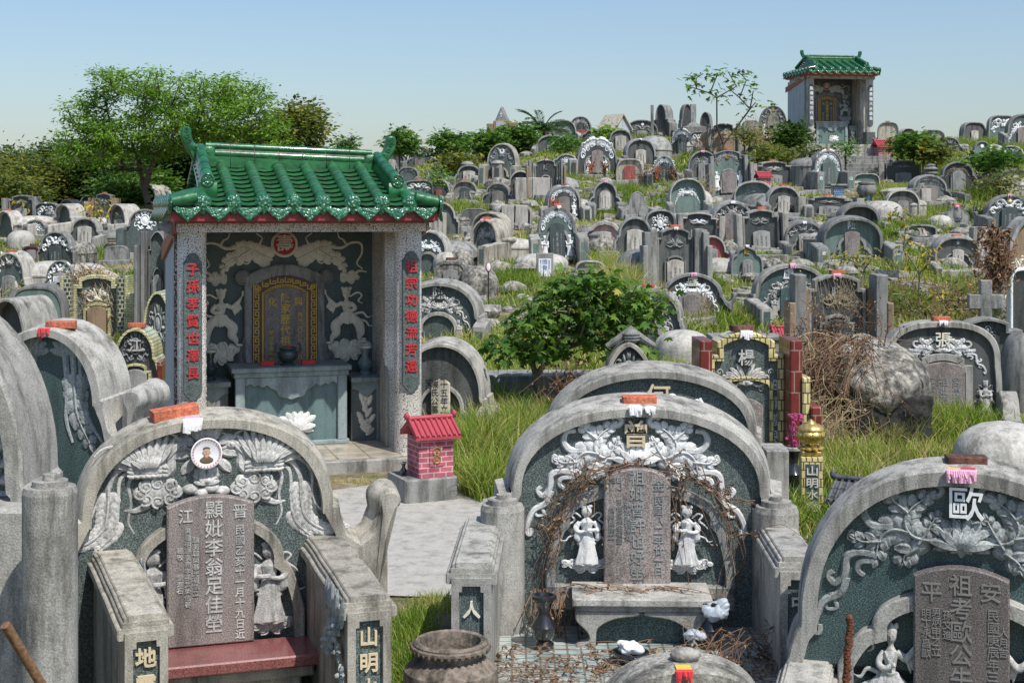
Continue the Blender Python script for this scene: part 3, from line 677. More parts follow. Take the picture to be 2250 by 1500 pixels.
    if rel:
        for q in (rel if isinstance(rel, list) else [rel]):
            k, mt, rz, sx, sz = q[:5]; link('relief_carving', relief(k, mt, q[5] if len(q) > 5 else res), root, (0, yr, rz * h), None, (sx * w, 1 if sx * w > .5 else .7, sz * h))
    if sur:
        ch, mt, sz, zz = sur[:4]; sz_ = sz * h; link('surname_character', text_mesh(((sur[4] * w if len(sur) > 4 else 0, 0, sz_, ch),), mt, .012, .010), root, (0, yr - .012 - (.03 if len(sur) > 5 else 0), zz * h))
    if plate:
        m = MB(); m.lathe([(.0, 0), (plate[1] * w, 0), (plate[1] * w, -.015), (plate[1] * w * .8, -.03), (0, -.025)], axis='y'); q = m.build('medallion', plate[2], root); q.location = (0, yr, plate[0] * h)
        if len(plate) > 3: link('surname_character', text_mesh(((0, plate[1] * w * .95, plate[1] * w * 1.7, plate[3]),), 'text_gold', .004, .02), root, (0, yr - .032, plate[0] * h))
    if sts:
        for sg in (-1, 1):
            st = link('statue', statue(sts[0], sts[1], sts[5] if len(sts) > 5 else .02), root, (sg * sts[2] * w, rec - .03, sts[3] * h), (0, 0, 0), (sts[4] * h * sg, sts[4] * h * .7, sts[4] * h))
            link('cloud_carving', cloudmesh(sts[1]), root, (sg * sts[2] * w, rec - .02, sts[3] * h - .01), None, (sts[4] * h * .42, sts[4] * h * .4, sts[4] * h * .34))
    if pil:
        for (x, pw, ph, pd, pm) in pil:
            for sg in (-1, 1):
                m = MB(); m.box(-pw * w, pw * w, -pd, D * .8, GB, ph * h, .012); q = m.build('pillar', pm, root, smooth=0); q.location = (sg * x * w, 0, 0)
    if arms:
        ax, fwd, zb, zf, th = arms[:5]; am = arms[5] if len(arms) > 5 else fr; chs = arms[6] if len(arms) > 6 else None
        for n_, sg in enumerate((-1, 1)):
            m = MB(); x0, x1 = sg * ax * w - th / 2, sg * ax * w + th / 2; m.prism_x(armprof(fwd, zb * h, zf * h, D * .5), x0, x1, .02)
            q = m.build('arm', am, root, smooth=38)
            m = MB(); m.box(x0 + th * .22, x1 - th * .22, -fwd - .004, -fwd + .01, zf * h * .12 - .1, zf * h * .82); p2 = m.build('arm_panel', pan if pan != 'beige_panel' else 'black_stone', q, smooth=0)
            if chs: sz = min(th * .5, zf * h * .3); link('inscription', text_mesh(((0, 0, sz, chs[n_]),), 'text_white', .004, .015), q, (sg * ax * w, -fwd - .008, zf * h * .78))
    if table:
        tw, tz, td = table[:3]; tm = table[3] if len(table) > 3 else fr; m = MB(); m.box(-tw * w, tw * w, -td, rec - .06, tz * h - .05, tz * h, .01); q = m.build('offering_table', tm, root, smooth=0)
        m = MB(); m.box(-tw * w * .82, tw * w * .82, -td * .8, rec - .06, GB, tz * h - .05, .01); m.build('table_base', 'granite_dark' if fr != 'granite_warm' else fr, q, smooth=0)
    if plinth:
        m = MB(); m.box(-plinth[0] * w, plinth[0] * w, -plinth[1], -.002, GB, plinth[2] * h, .012); m.build('plinth', fr, root, smooth=0)
    if mnd: mound(root, mnd[0], mnd[1] * w, D + mnd[2] * w, mnd[3] * w, mnd[4] * w, mnd[5] * h, mnd[6] * h)
    tp = Vector((0, D * .3, h)); wp_ = Matrix.Translation(root.location) @ Matrix.Rotation(R(yaw), 4, 'Z')
    if brk:
        q = wp_ @ (tp + Vector(((rr.random() - .5) * .04, .02, 0))); bk = brick(q.x, q.y, q.z, yaw + rr.uniform(-12, 12), brk, 'brick' if 'dark' not in brk else 'brick_dark', rr.uniform(.9, 1.05))
    if pap:
        q = wp_ @ Vector(((rr.random() - .5) * .05, .0, h + .001)); paper(q.x, q.y, q.z, yaw, pap, (('paper_pink', 'paper_white'), ('paper_red', 'paper_pink'), ('paper_white', 'paper_white'))[rr.randrange(3)], rr.uniform(.8, 1.1), 6)
    return d
# ================================================================ roofed shrine
def arc_pts(r, a0, a1, n): return [(r * math.cos(R(a0 + (a1 - a0) * i / n)), r * math.sin(R(a0 + (a1 - a0) * i / n))) for i in range(n + 1)]
plain('mortar_dark', (.10, .15, .10), .8)
def shrine_roof(root, W_=1.2, a=.87, yf=-.38, yb=1.9, ze=2.42, zr=2.79, nt=9, tilt=0):
    """hip and gable roof of glazed tubes"""
    roof = MB(); ym = (yf + yb) / 2; sl = (zr - ze) / (ym - yf); hip = W_ - a
    zs = lambda y: ze + (min(y - yf, yb - y)) * sl
    # base slabs
    roof.add([(-W_, yf, ze), (W_, yf, ze), (a, yf + hip, zs(yf + hip)), (-a, yf + hip, zs(yf + hip))], [(0, 1, 2, 3)])
    roof.add([(-a, yf + hip, zs(yf + hip)), (a, yf + hip, zs(yf + hip)), (a, ym, zr), (-a, ym, zr)], [(0, 1, 2, 3)])
    roof.add([(-W_, yb, ze), (W_, yb, ze), (a, yb - hip, zs(yf + hip)), (-a, yb - hip, zs(yf + hip))], [(3, 2, 1, 0)])
    roof.add([(-a, yb - hip, zs(yf + hip)), (a, yb - hip, zs(yf + hip)), (a, ym, zr), (-a, ym, zr)], [(3, 2, 1, 0)])
    for sg in (-1, 1):
        roof.add([(sg * W_, yf, ze), (sg * W_, yb, ze), (sg * a, yb - hip, zs(yf + hip)), (sg * a, yf + hip, zs(yf + hip))], [(0, 1, 2, 3)])
        roof.add([(sg * a, yf + hip, zs(yf + hip)), (sg * a, yb - hip, zs(yf + hip)), (sg * a, ym, zr)], [(0, 1, 2)])
    rf = roof.build('roof', 'mortar', root, smooth=0)
    pitch = 2 * W_ / nt; r = .056
    pans, tubes, drips, seams = MB(), MB(), MB(), MB(); MK = []
    def strip(px, py, ux, uy, l, z0, z1, tube_only=False, ylead=True):
        """tube from upper point (px,py,z0) going (ux,uy) for l down to z1"""
        A = Vector((px, py, z0 + .05)); B = Vector((px + ux * l, py + uy * l, z1 + .05)); n = max(1, int(l / .19))
        for k in range(n):
            u0, u1 = k / n, (k + 1) / n; pa, pb = A.lerp(B, u0), A.lerp(B, u1 - .02); tubes.tube([pa, pa.lerp(pb, .5), pb], [r * .96, r * 1.0, r * 1.03], 12)
            if k: seams.tube([A.lerp(B, u0 - .018), A.lerp(B, u0)], r * 1.005, 12, False)
        # lion-mask cap at the end
        e = B + Vector((ux, uy, 0)) * .012; side = Vector((-uy, ux, 0)); L = []
        for rad, dy in ((.078, .012), (.078, .0), (.062, -.016), (.038, -.028), (.004, -.032)):
            L.append([e + side * (rad * math.cos(t)) + Vector((0, 0, -.012 + rad * math.sin(t) * (1.35 if math.sin(t) < 0 and abs(math.cos(t)) < .3 else 1.1))) - Vector((ux, uy, 0)) * dy for t in np.linspace(0, 2 * math.pi, 19)[:-1]])
        mk = MB(); mk.loops(L, True, True, True); MK.append(mk)
    def drip(cx, cy, ux, uy, z, wd):
        side = Vector((-uy, ux, 0)); n = 8; up = []; lo = []
        for i in range(n + 1):
            v = -1 + 2 * i / n; up.append((v, -.012 * (1 - v * v) * 2)); lo.append((v * (1 if abs(v) > .9 else .97), -.030 - .095 * (1 - abs(v) ** 1.6) - (.022 if abs(v) < .2 else 0)))
        loop = up + lo[::-1]; c0 = Vector((cx, cy, z + .022)) + Vector((ux, uy, 0)) * .02
        f = [c0 + side * (v * wd) + Vector((ux * .004, uy * .004, q)) - Vector((ux, uy, 0)) * (.35 * q) for v, q in loop]; g = [p - Vector((ux, uy, 0)) * .018 for p in f]
        mid = [c0 + side * (v * wd * .8) + Vector((ux * .012, uy * .012, q * .8 - .008)) - Vector((ux, uy, 0)) * (.35 * q) for v, q in loop]
        drips.loops([g, f, mid], True, True, True)
    def pan(cx, cy, ux, uy, l, z0, z1, wd):
        side = Vector((-uy, ux, 0)); n = max(2, int(l / .115)); A = Vector((cx, cy, z0)); B = Vector((cx + ux * l, cy + uy * l, z1))
        for k in range(n):
            pa, pb = A.lerp(B, k / n) + Vector((0, 0, .006)), A.lerp(B, (k + 1.12) / n) + Vector((0, 0, .046)); L = []
            for p, dz in ((pa, 0), (pb, 0), (pb, -.022)): L.append([p + side * (wd * v) + Vector((0, 0, .034 * v * v + dz)) for v in (-1, -.5, 0, .5, 1)])
            pans.loops(L, False)
    for sgn, y0, uy in ((1, yf, -1), (-1, yb, 1)):
        for k in range(nt + 1):
            x = -W_ + pitch * k
            if abs(x) < a - .02: y_up = ym
            else: y_up = yf + max(0.0, W_ - abs(x)) if sgn > 0 else yb - max(0.0, W_ - abs(x))
            l = abs(y_up - y0)
            if .05 < l: strip(x, y_up, 0, uy, l, zs(y_up), ze)
        for k in range(nt):
            x = -W_ + pitch * (k + .5); y_up = ym if abs(x) < a else (yf + W_ - abs(x) if sgn > 0 else yb - W_ + abs(x)); l = abs(y_up - y0)
            pan(x, y_up, 0, uy, l, zs(y_up), ze, pitch * .5); drip(x, y0, 0, uy, ze, pitch * .46)
    ns = int((yb - yf) / pitch)
    for sg in (-1, 1):
        for k in range(ns + 1):
            y = yf + (yb - yf) * k / ns; l = min(hip, y - yf, yb - y)
            if l > .05: strip(sg * (W_ - l), y, sg, 0, l, zs(yf + l), ze)
            elif k in (0, ns): strip(sg * (W_ - .22), y, sg, 0, .22, ze + .05, ze - .0)
            if k < ns: yy = y + (yb - yf) / ns / 2; l = min(hip, yy - yf, yb - yy); pan(sg * (W_ - l), yy, sg, 0, l, zs(yf + l), ze, pitch * .5); drip(sg * W_, yy, sg, 0, ze, pitch * .46)
    tubes.build('tile_tubes', 'glaze_green', rf, smooth=45); pans.build('pan_tiles', 'glaze_green', rf, smooth=45); seams.build('mortar_joints', 'mortar_dark', rf)
    for mk in MK: mk.build('mask_tile', 'glaze_relief', rf, smooth=50)
    drips.build('drip_tiles', 'glaze_relief', rf, smooth=50)
    # main ridge
    rg = MB(); sm = MB(); rz = lambda x: zr - tilt * x; half_ = a - .06; n = 7
    for k in range(n):
        x0, x1 = -half_ + 2 * half_ * k / n, -half_ + 2 * half_ * (k + 1) / n - .006
        for (dz, rr_, yy) in ((.13, .036, 0), (.20, .034, .0)):
            rg.tube([(x0, ym + yy, rz(x0) + dz), (x1, ym + yy, rz(x1) + dz)], rr_, 12)
        m0 = [(x0, rz(x0)), (x1, rz(x1)), (x1, rz(x1) + .10), (x0, rz(x0) + .10)]; rg.prism(m0, ym - .055, ym + .055)
    sm.prism([(-half_, rz(-half_) - .03), (half_, rz(half_) - .03), (half_, rz(half_) + .20), (-half_, rz(-half_) + .20)], ym - .02, ym + .02)
    r0 = rg.build('ridge', 'glaze_green', root, smooth=45); sm.build('ridge_core', 'mortar', r0, smooth=0)
    # descending ridges and horn finials
    for sg in (-1, 1):
        m = MB(); A = Vector((sg * (a - .01), ym, rz(sg * a) + .17)); B = Vector((sg * (a + .0), yf + hip * .75, zs(yf + hip * .75) + .17)); n = 5
        for k in range(n): m.tube([A.lerp(B, k / n), A.lerp(B, (k + .97) / n)], [.052, .055], 14)
        m.add([A + Vector((-.07, 0, -.17)), A + Vector((.07, 0, -.17)), B + Vector((.07, 0, -.17)), B + Vector((-.07, 0, -.17)), A + Vector((-.04, 0, -.03)), A + Vector((.04, 0, -.03)), B + Vector((.04, 0, -.03)), B + Vector((-.04, 0, -.03))], [(0, 1, 5, 4), (1, 2, 6, 5), (2, 3, 7, 6), (3, 0, 4, 7)])
        m.box(B.x - .085, B.x + .085, B.y - .012, B.y, B.z - .16, B.z - .02, .003)
        q = m.build('descending_ridge', 'glaze_green', root, smooth=45)
        m = MB(); m.lathe([(.062, 0), (.062, -.015), (.052, -.02), (.048, -.012), (.0, -.012)], axis='y')
        for k in range(8): t_ = math.pi * k / 4; m.ell((.028 * math.cos(t_), -.014, .028 * math.sin(t_)), (.011, .006, .011), 6, 4)
        d_ = m.build('flower_disc', 'glaze_relief', q); d_.location = (B.x, B.y - .006, B.z)
        B2 = Vector((sg * a, yb - hip * .75, zs(yf + hip * .75) + .17)); m = MB(); m.tube([A, B2], .054, 12); m.build('descending_ridge', 'glaze_green', root, smooth=45)
        # horn: outline in x,z
        hp = [(-.13, -.02), (-.12, .10), (-.02, .115), (.05, .14), (.085, .19), (.10, .26), (.10, .31), (.115, .345), (.15, .36), (.185, .345), (.20, .30), (.195, .22), (.165, .12), (.12, .03), (.09, -.06), (.08, -.12), (-.05, -.12)]
        hp = [(v.x, v.z) for v in cat([(x, 0, z) for x, z in hp], 3)]
        hp = [(sg * (a - .02 + x * .98), z * .76 + rz(sg * a) + .105) for x, z in hp]; m = MB(); m.prism(hp, ym - .045, ym + .045, .012)
        r_ = Relief(); x0 = sg * (a - .02); z0 = rz(sg * a) + .13
        for (vx, vz, vr) in ((.15, .31, .030), (.145, .24, .028), (.12, .17, .028), (.06, .09, .03), (0, .05, .032), (.05, .0, .03), (-.06, .02, .028)): r_.volute(x0 + sg * vx * .98, z0 + vz * .76 - .025, vr * .85, rnd.uniform(0, 360), 1.4, sg, .008, ym - .048)
        hrn = m.build('ridge_horn', 'glaze_green', root, smooth=45); r_.build('horn_scrolls', 'glaze_green', hrn)
def vase(loc, label, mat, s=1.0, grp=None, rim='granite'):
    e = empty('vase', loc); m = MB(); m.lathe([(.0, 0), (.045, 0), (.045, .02), (.03, .035), (.055, .07), (.058, .10), (.03, .14), (.025, .155), (.038, .20), (.05, .215), (.05, .225), (.0, .222)], n=20)
    m.v = [(x * s, y * s, z * s) for x, y, z in m.v]; m.build('vase_body', mat, e); m = MB(); m.lathe([(.05, .215), (.056, .22), (.056, .232), (.04, .236), (.036, .22)], n=20); m.v = [(x * s, y * s, z * s) for x, y, z in m.v]
    m.build('vase_rim', rim, e); return tag(e, label, 'vase', grp)
def shrine(cx, Y, yaw, label, sc=1.0, far=False):
    X = (cx - CX) * Y / F; root = empty('shrine', (X, Y, gz(X, Y) + .0), yaw); root.scale = (sc, sc, sc); tag(root, label, 'shrine'); EXC.append((X, Y + .6 * sc, 1.35 * sc))
    m = MB(); m.box(-1.28, 1.28, -.30, 1.95, GB * 2.5, .115, .01); pl = m.build('platform', 'granite', root, smooth=0)
    m = MB(); m.box(-1.0, 1.0, -.20, 1.1, .116, .12); m.build('floor_tiles', 'beige_floor', pl, smooth=0)
    col = 'terrazzo' if not far else 'granite_white'
    for sg in (-1, 1):
        m = MB(); m.tube([(0, 0, .12), (0, 0, 1.2), (0, 0, 2.2)], .128, 28); c = m.build('column', col, root); c.location = (sg * 1.0, 0, 0)
        if far:
            m = MB()
            if sg < 0: m.lathe([(.17, .12), (.17, .2), (.12, .24), (.2, .36), (.2, .45), (.13, .5), (.17, .55), (.17, .6), (.0, .6)], n=24)
            else: m.box(-.15, .15, -.15, .15, .12, .52, .01)
            m.build('column_base', 'carving_grey' if sg < 0 else 'green_stone', c)
        pz0, pz1, hw = .72, 2.02, .082; pr = [(-hw, pz0 + .05), (-hw, pz1 - .09), (-hw * .72, pz1 - .055), (-hw * .62, pz1 - .03), (-hw * .3, pz1 - .008), (0, pz1), (hw * .3, pz1 - .008), (hw * .62, pz1 - .03), (hw * .72, pz1 - .055), (hw, pz1 - .09), (hw, pz0 + .05), (hw * .72, pz0 + .02), (hw * .4, pz0 - .02), (0, pz0 - .035), (-hw * .4, pz0 - .02), (-hw * .72, pz0 + .02)]
        m = MB(); m.prism(pr, -.142, -.09, .006); pq = m.build('couplet_plaque', 'green_stone', c, smooth=0)
        tx = ('子孫孝賢世澤長', '祖宗功德流芳遠')[sg > 0] if not far else ('開春吉地世代昌', '富貴福大永盛長')[sg > 0]
        k = 1 if len(tx) == 7 else 1
        for i, ch in enumerate(tx): pass
        link('couplet_text', text_mesh(tuple((0, 1.90 - i * .155, .118, ch) for i, ch in enumerate(tx)), 'text_red' if not far else 'text_white', .008, .010), pq, (0, -.146, .03))
    m = MB(); m.box(-1.14, 1.14, -.15, .17, 2.20, 2.285, .006); m.box(-1.14, -.9, .17, 1.55, 2.2, 2.285); m.box(.9, 1.14, .17, 1.55, 2.2, 2.285); m.build('beam', 'terrazzo' if not far else 'granite_white', root, smooth=0)
    m = MB(); m.box(-1.2, 1.2, -.375, 1.85, 2.30, 2.395, .004); m.box(-1.17, 1.17, -.33, 1.8, 2.285, 2.30); m.build('eaves_board', 'red_paint' if not far else 'orange_red', root, smooth=0)
    for sg in (-1, 1):
        m = MB(); m.box(min(sg * .93, sg * 1.13), max(sg * .93, sg * 1.13), .16 if sg < 0 else .47, 1.75, .12, 2.2); wl = m.build('side_wall', 'plaster', root, smooth=0)
        m = MB(); m.box(min(sg * .90, sg * .928), max(sg * .90, sg * .928), .48, 1.24, .12, 2.2); m.build('wall_facing', 'terrazzo' if not far else 'granite_white', wl, smooth=0)
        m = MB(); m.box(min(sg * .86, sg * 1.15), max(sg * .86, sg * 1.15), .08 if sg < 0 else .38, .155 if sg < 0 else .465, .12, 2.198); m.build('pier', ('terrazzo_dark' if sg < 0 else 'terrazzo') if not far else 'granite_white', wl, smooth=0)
        # shell shaped eave brackets on the outer wall
        for k, (yy, zz) in enumerate(((.0, 2.22), (.28, 2.26), (.56, 2.24))):
            m = MB(); m.lathe([(.02, .05), (.05, .045), (.075, -.02), (.10, -.05), (.05, -.06), (.0, -.06)], n=14); q = m.build('eave_bracket', 'beige_panel', wl); q.location = (sg * 1.16, yy + .15, zz); q.rotation_euler = (0, R(-sg * 35), 0)
        m = MB(); m.add([(sg * 1.135, -.1, 2.29), (sg * 1.16, -.1, 2.29), (sg * 1.16, 1.9, 2.05), (sg * 1.135, 1.9, 2.05), (sg * 1.135, -.1, 2.20), (sg * 1.16, -.1, 2.20), (sg * 1.16, 1.9, 1.88), (sg * 1.135, 1.9, 1.88)], [(0, 1, 2, 3), (4, 5, 6, 7), (0, 1, 5, 4), (1, 2, 6, 5), (2, 3, 7, 6), (3, 0, 4, 7)])
        m.build('barge_board', 'orange_red', wl, smooth=0)
    m = MB(); m.box(-.93, .93, 1.24, 1.75, .12, 2.285); bw = m.build('back_wall', 'plaster', root, smooth=0)
    m = MB(); m.box(-.899, .899, 1.2, 1.238, .12, 2.283); bp = m.build('back_panel', 'teal_stone' if not far else 'green_stone', bw, smooth=0)
    yb = 1.198; bg_ = 'carving_beige' if not far else 'carving_grey'
    r_ = Relief()
    def side():
        r_.acanthus([(.12, 1.90), (.24, 1.96), (.36, 2.02), (.46, 2.03)], .12, 6, .02); r_.acanthus([(.34, 2.0), (.45, 1.93), (.55, 1.90), (.60, 1.82)], .10, 5, .02)
        r_.line([(.46, 2.03), (.58, 2.02), (.68, 2.07), (.78, 2.06), (.79, 1.96), (.74, 1.86), (.80, 1.80)], .018, .006); r_.line([(.60, 1.82), (.60, 1.78), (.62, 1.72)], .014, .005); r_.line([(.64, 2.04), (.60, 2.10), (.56, 2.12), (.54, 2.17)], .014, .005)
        r_.line([(.16, 1.95), (.24, 2.05), (.22, 2.12), (.28, 2.17)], .014, .006); r_.volute(.38, 1.90, .05, 90, 1.4, 1, .010)
    def side2():
        r_.cloud(.66, 1.72, .10, 5); r_.line([(.70, 1.73), (.76, 1.78), (.84, 1.77)], .02, .006)
    def side3():
        r_.cloud(.64, .98, .16, 7); r_.cloud(.78, 1.03, .10, 5); r_.cloud(.50, 1.01, .09, 5)
    for fn, nm in ((side, 'wall_scroll'), (side2, 'small_cloud'), (side3, 'cloud_base')):
        r_ = Relief(); fn(); k_ = r_.mesh(nm, bg_, 50); link(nm, k_, bp, (0, yb, 0)); link(nm, k_, bp, (0, yb, 0), None, (-1, 1, 1))
    for sg in (-1, 1):
        link('dancer_relief', statue('dancer', bg_, .010), bp, (sg * .64, yb - .02, 1.04), None, (-sg * .62, .42, .60))
    m = MB(); m.lathe([(0, 0), (.135, 0), (.135, -.02), (.12, -.03), (.112, -.025), (0, -.02)], axis='y', n=28); sq = m.build('longevity_medallion', bg_, bp); sq.location = (0, yb, 2.06)
    m = MB(); m.lathe([(0, 0), (.108, 0), (.108, -.006), (0, -.006)], axis='y', n=28); s2 = m.build('seal', 'seal_red', sq); s2.location = (0, -.026, 0)
    link('seal_character', text_mesh(((0, .095, .18, '壽'),), 'carving_beige', .006, .008), s2, (0, -.014, 0))
    # ancestral stele
    arch = lambda w, z0, z1, bow, n=10: [(-w, z0)] + [(-w + 2 * w * i / n, z1 - bow * (2 * i / n - 1) ** 2) for i in range(n + 1)] + [(w, z0)]
    m = MB(); m.prism(arch(.40, .85, 1.86, .12), -.06, 0, .012); st = m.build('stele', 'granite_cool', bp, smooth=35); st.location = (0, yb, 0)
    m = MB()
    for sg in (-1, 1): m.lathe([(0, 0), (.075, 0), (.075, -.05), (.06, -.06), (.05, -.05), (.0, -.055)], sg * .42, 1.73, 18, 'y'); m.prism([(sg * .38, .85), (sg * .52, .85), (sg * .5, .95), (sg * .44, 1.0), (sg * .42, 1.12), (sg * .38, 1.15)], -.05, 0, .008)
    m.build('stele_ears', 'granite_cool', st, smooth=35)
    m = MB(); m.prism(arch(.325, .85, 1.745, .115), -.075, -.055, .004); m.build('stele_border', 'meander_brown', st, smooth=35)
    # meander key pattern in gold
    m = MB(); key = [(0, 0), (0, 1), (.8, 1), (.8, .35), (.4, .35), (.4, .62)]
    def stroke(pts, w=.005):
        for (x0, z0), (x1, z1) in zip(pts, pts[1:]): m.box(min(x0, x1) - w, max(x0, x1) + w, -.080, -.074, min(z0, z1) - w, max(z0, z1) + w)
    for sg in (-1, 1):
        z = .88
        while z < 1.60: stroke([(sg * (.313 - .05 * v), z + .085 * u) for u, v in key]); stroke([(sg * .313, z), (sg * .313, z + .085)], .0035); z += .088
        stroke([(sg * .225, .86), (sg * .225, 1.58)], .004); stroke([(sg * .213, .86), (sg * .213, 1.56)], .003)
    zt = lambda x: 1.735 - .115 * (x / .325) ** 2
    x = -.30
    while x < .26: stroke([(x + .07 * u, zt(x + .035) - .012 - .042 * v) for u, v in key]); x += .075
    xs = np.linspace(-.225, .225, 19)
    for x0, x1 in zip(xs, xs[1:]): zz = 1.655 - .085 * ((x0 + x1) / 2 / .225) ** 2; stroke([(x0, zz), (x1, zz)], .004); stroke([(x0, zz - .016), (x1, zz - .016)], .003); 
    m.build('meander_border', 'text_gold', st, smooth=0)
    m = MB(); m.prism(arch(.205, .85, 1.63, .07), -.085, -.07, .003); m.build('stele_face', 'tablet_pink' if not far else 'tablet_dark', st, smooth=35)
    link('stele_text', text_mesh(((0, 1.575, .105, '陳家歷代祖先'), (.13, 1.53, .092, '興'), (-.13, 1.53, .092, '化'), (.145, 1.38, .052, '西元二〇〇六年九月吉日'), (-.14, 1.20, .052, '陽世子孫奉祀')), 'text_gold', .003, .008), st, (0, -.089, 0))
    # altar
    m = MB(); m.box(-.58, .58, .62, 1.18, .84, .885, .008); m.box(-.555, .555, .645, 1.18, .79, .84, .006); al = m.build('altar', 'altar_stone', root, smooth=0)
    m = MB(); m.box(-.50, .50, .70, 1.18, .12, .79); m.build('altar_front', 'altar_panel', al, smooth=0)
    m = MB()
    for sg in (-1, 1): m.box(min(sg * .54, sg * .45), max(sg * .54, sg * .45), .655, .72, .16, .79, .006)
    m.box(-.56, .56, .64, 1.18, .121, .16, .006)
    ap = [(-.449, .789), (-.449, .70), (-.40, .73), (-.36, .70), (-.33, .715), (-.28, .69), (-.24, .71), (-.20, .68), (-.15, .655), (-.12, .60), (-.06, .585), (0, .565), (.06, .585), (.12, .60), (.15, .655), (.20, .68), (.24, .71), (.28, .69), (.33, .715), (.36, .70), (.40, .73), (.449, .70), (.449, .789)]
    m.prism([(v.x, v.z) for v in cat([(x, 0, z) for x, z in ap[1:-1]], 3)] + [ap[-1], ap[0]], .662, .70, .006); m.build('altar_apron', 'altar_stone', al, smooth=0)
    r_ = Relief(); r_.lotus(0, 0, .18, .03); q = r_.build('lotus_carving', 'carving_pale', al, smooth=50); q.location = (.06, .70, .32)
    for sg in (-1, 1):
        m = MB(); m.box(min(sg * .585, sg * .895), max(sg * .585, sg * .895), .66, 1.19, .71, .755, .006); sh = m.build('side_shelf', 'altar_stone', root, smooth=0)
        m = MB(); m.box(min(sg * .60, sg * .885), max(sg * .60, sg * .885), .76, 1.19, .12, .71); m.build('shelf_front', 'green_stone', sh, smooth=0)
        m = MB(); m.prism([(sg * .60, .709), (sg * .60, .64), (sg * .66, .62), (sg * .70, .58), (sg * .745, .55), (sg * .79, .58), (sg * .83, .62), (sg * .885, .64), (sg * .885, .709)], .73, .76, .005); m.box(min(sg * .85, sg * .89), max(sg * .85, sg * .89), .70, .758, .12, .709, .006); m.build('shelf_apron', 'altar_stone', sh, smooth=0)
        r_ = Relief()
        for k in range(12): r_.petal(.0 + .03 * math.sin(k * 2.1), .02 + .030 * k, 90 + (50 if k % 2 else -50) * (1 - k / 16), .11, .05, .02)
        r_.flower(0, .14, .055, 6, .03); r_.flower(.03, .08, .05, 6, .03); r_.petal(0, .36, 90, .10, .05, .02); q = r_.build('plant_carving', 'carving_beige', sh, smooth=50); q.location = (sg * .745, .758, .15)
        # drum stone beside the column
        m = MB(); m.prism_x([(.30, .12), (.30, .70), (.34, .86), (.42, .93), (.52, .92), (.60, .84), (.62, .70), (.62, .12)], sg * .885 - .03 * (sg > 0) - .0 * (sg < 0), sg * .885 + .03 * (sg < 0), .008); m.build('drum_stone', 'granite_dark', root, smooth=35)
    root_m = Matrix.Translation(root.location) @ Matrix.Rotation(R(yaw), 4, 'Z') @ Matrix.Scale(sc, 4)
    return root, root_m
shr, SM = shrine(664, 13.15, 17, 'large shrine with green glazed tile roof, red couplet characters on two speckled columns')
shrine_roof(shr, tilt=.035)
def on(mat_, p): return mat_ @ Vector(p)
q = on(SM, (-.02, .80, .886)); e = empty('incense_burner', q, 15); tag(e, 'dark green stone incense burner with two ears on the big shrine altar', 'incense burner')
m = MB(); m.lathe([(0, 0), (.075, 0), (.075, .015), (.05, .03), (.085, .06), (.10, .09), (.095, .13), (.075, .15), (.088, .165), (.088, .175), (.07, .175), (.06, .15), (0, .15)], n=24); m.build('burner_body', 'censer_stone', e)
for sg in (-1, 1): m = MB(); m.tube(cat([(sg * .085, 0, .13), (sg * .115, 0, .14), (sg * .12, 0, .19), (sg * .10, 0, .215)], 4), .012, 8); m.build('ear', 'censer_stone', e)
m = MB()
for k in range(7): m.tube([(rnd.uniform(-.03, .03), rnd.uniform(-.02, .02), .15), (rnd.uniform(-.04, .04), rnd.uniform(-.02, .02), .20)], .003, 5)
m.build('incense_sticks', 'paper_red', e)
for sg, nm in ((-1, 'left'), (1, 'right')):
    q = on(SM, (sg * .20 - .02, .80, .886)); m = MB(); m.box(-.065, .065, -.02, .02, 0, .045, .003); o = m.build('candle_box', 'paper_red'); o.location = q; o.rotation_euler = (0, 0, R(17)); tag(o, 'small red offering box %s of the incense burner on the altar' % nm, 'box')
    q = on(SM, (sg * .76, .88, .756)); vase(q, ('wrapped stone vase on the left side shelf of the big shrine', 'dark stone vase on the right side shelf of the big shrine')[sg > 0], 'vase_stone' if sg > 0 else 'censer_stone', 1.25, 'pair of shrine vases', 'carving_grey')
# small brick furnace
def furnace(loc, yaw, s, label, wall='pink_brick', roofm='red_paint2', coin=True):
    e = empty('joss_furnace', loc, yaw); e.scale = (s, s, s); tag(e, label, 'furnace'); m = MB(); m.box(-.165, .165, -.15, .15, 0, .36, .004); b_ = m.build('furnace_body', wall, e, smooth=0)
    if coin:
        m = MB(); m.box(-.065, .065, -.160, -.15, .10, .30, .004); p_ = m.build('furnace_door', wall, b_, smooth=0); m = MB()
        for z in (.165, .235): m.tube([(.035 * math.cos(t), -.165, z + .035 * math.sin(t)) for t in np.linspace(0, 2 * math.pi, 17)], .006, 6, False); m.box(-.012, .012, -.166, -.160, z - .012, z + .012)
        m.build('coin_carving', 'gold', p_)
    m = MB(); m.prism_x([(-.21, .345), (-.21, .375), (0, .50), (.21, .375), (.21, .345), (0, .46)], -.215, .215, .004); rf = m.build('furnace_roof', roofm, e, smooth=0); m = MB()
    for k in range(9):
        x = -.20 + .05 * k
        m.tube([(x, 0, .505), (x, -.215, .378)], .014, 8); m.tube([(x, 0, .505), (x, .215, .378)], .014, 8)
    m.tube([(-.225, 0, .515), (.225, 0, .515)], .022, 10); m.ell((-.225, 0, .535), (.025, .035, .035)); m.ell((.225, 0, .535), (.025, .035, .035))
    m.build('roof_ribs', roofm, rf, smooth=50); return e
plain('red_paint2', (.40, .055, .075), .6, var=.15)
X, Y = -.70, 11.85
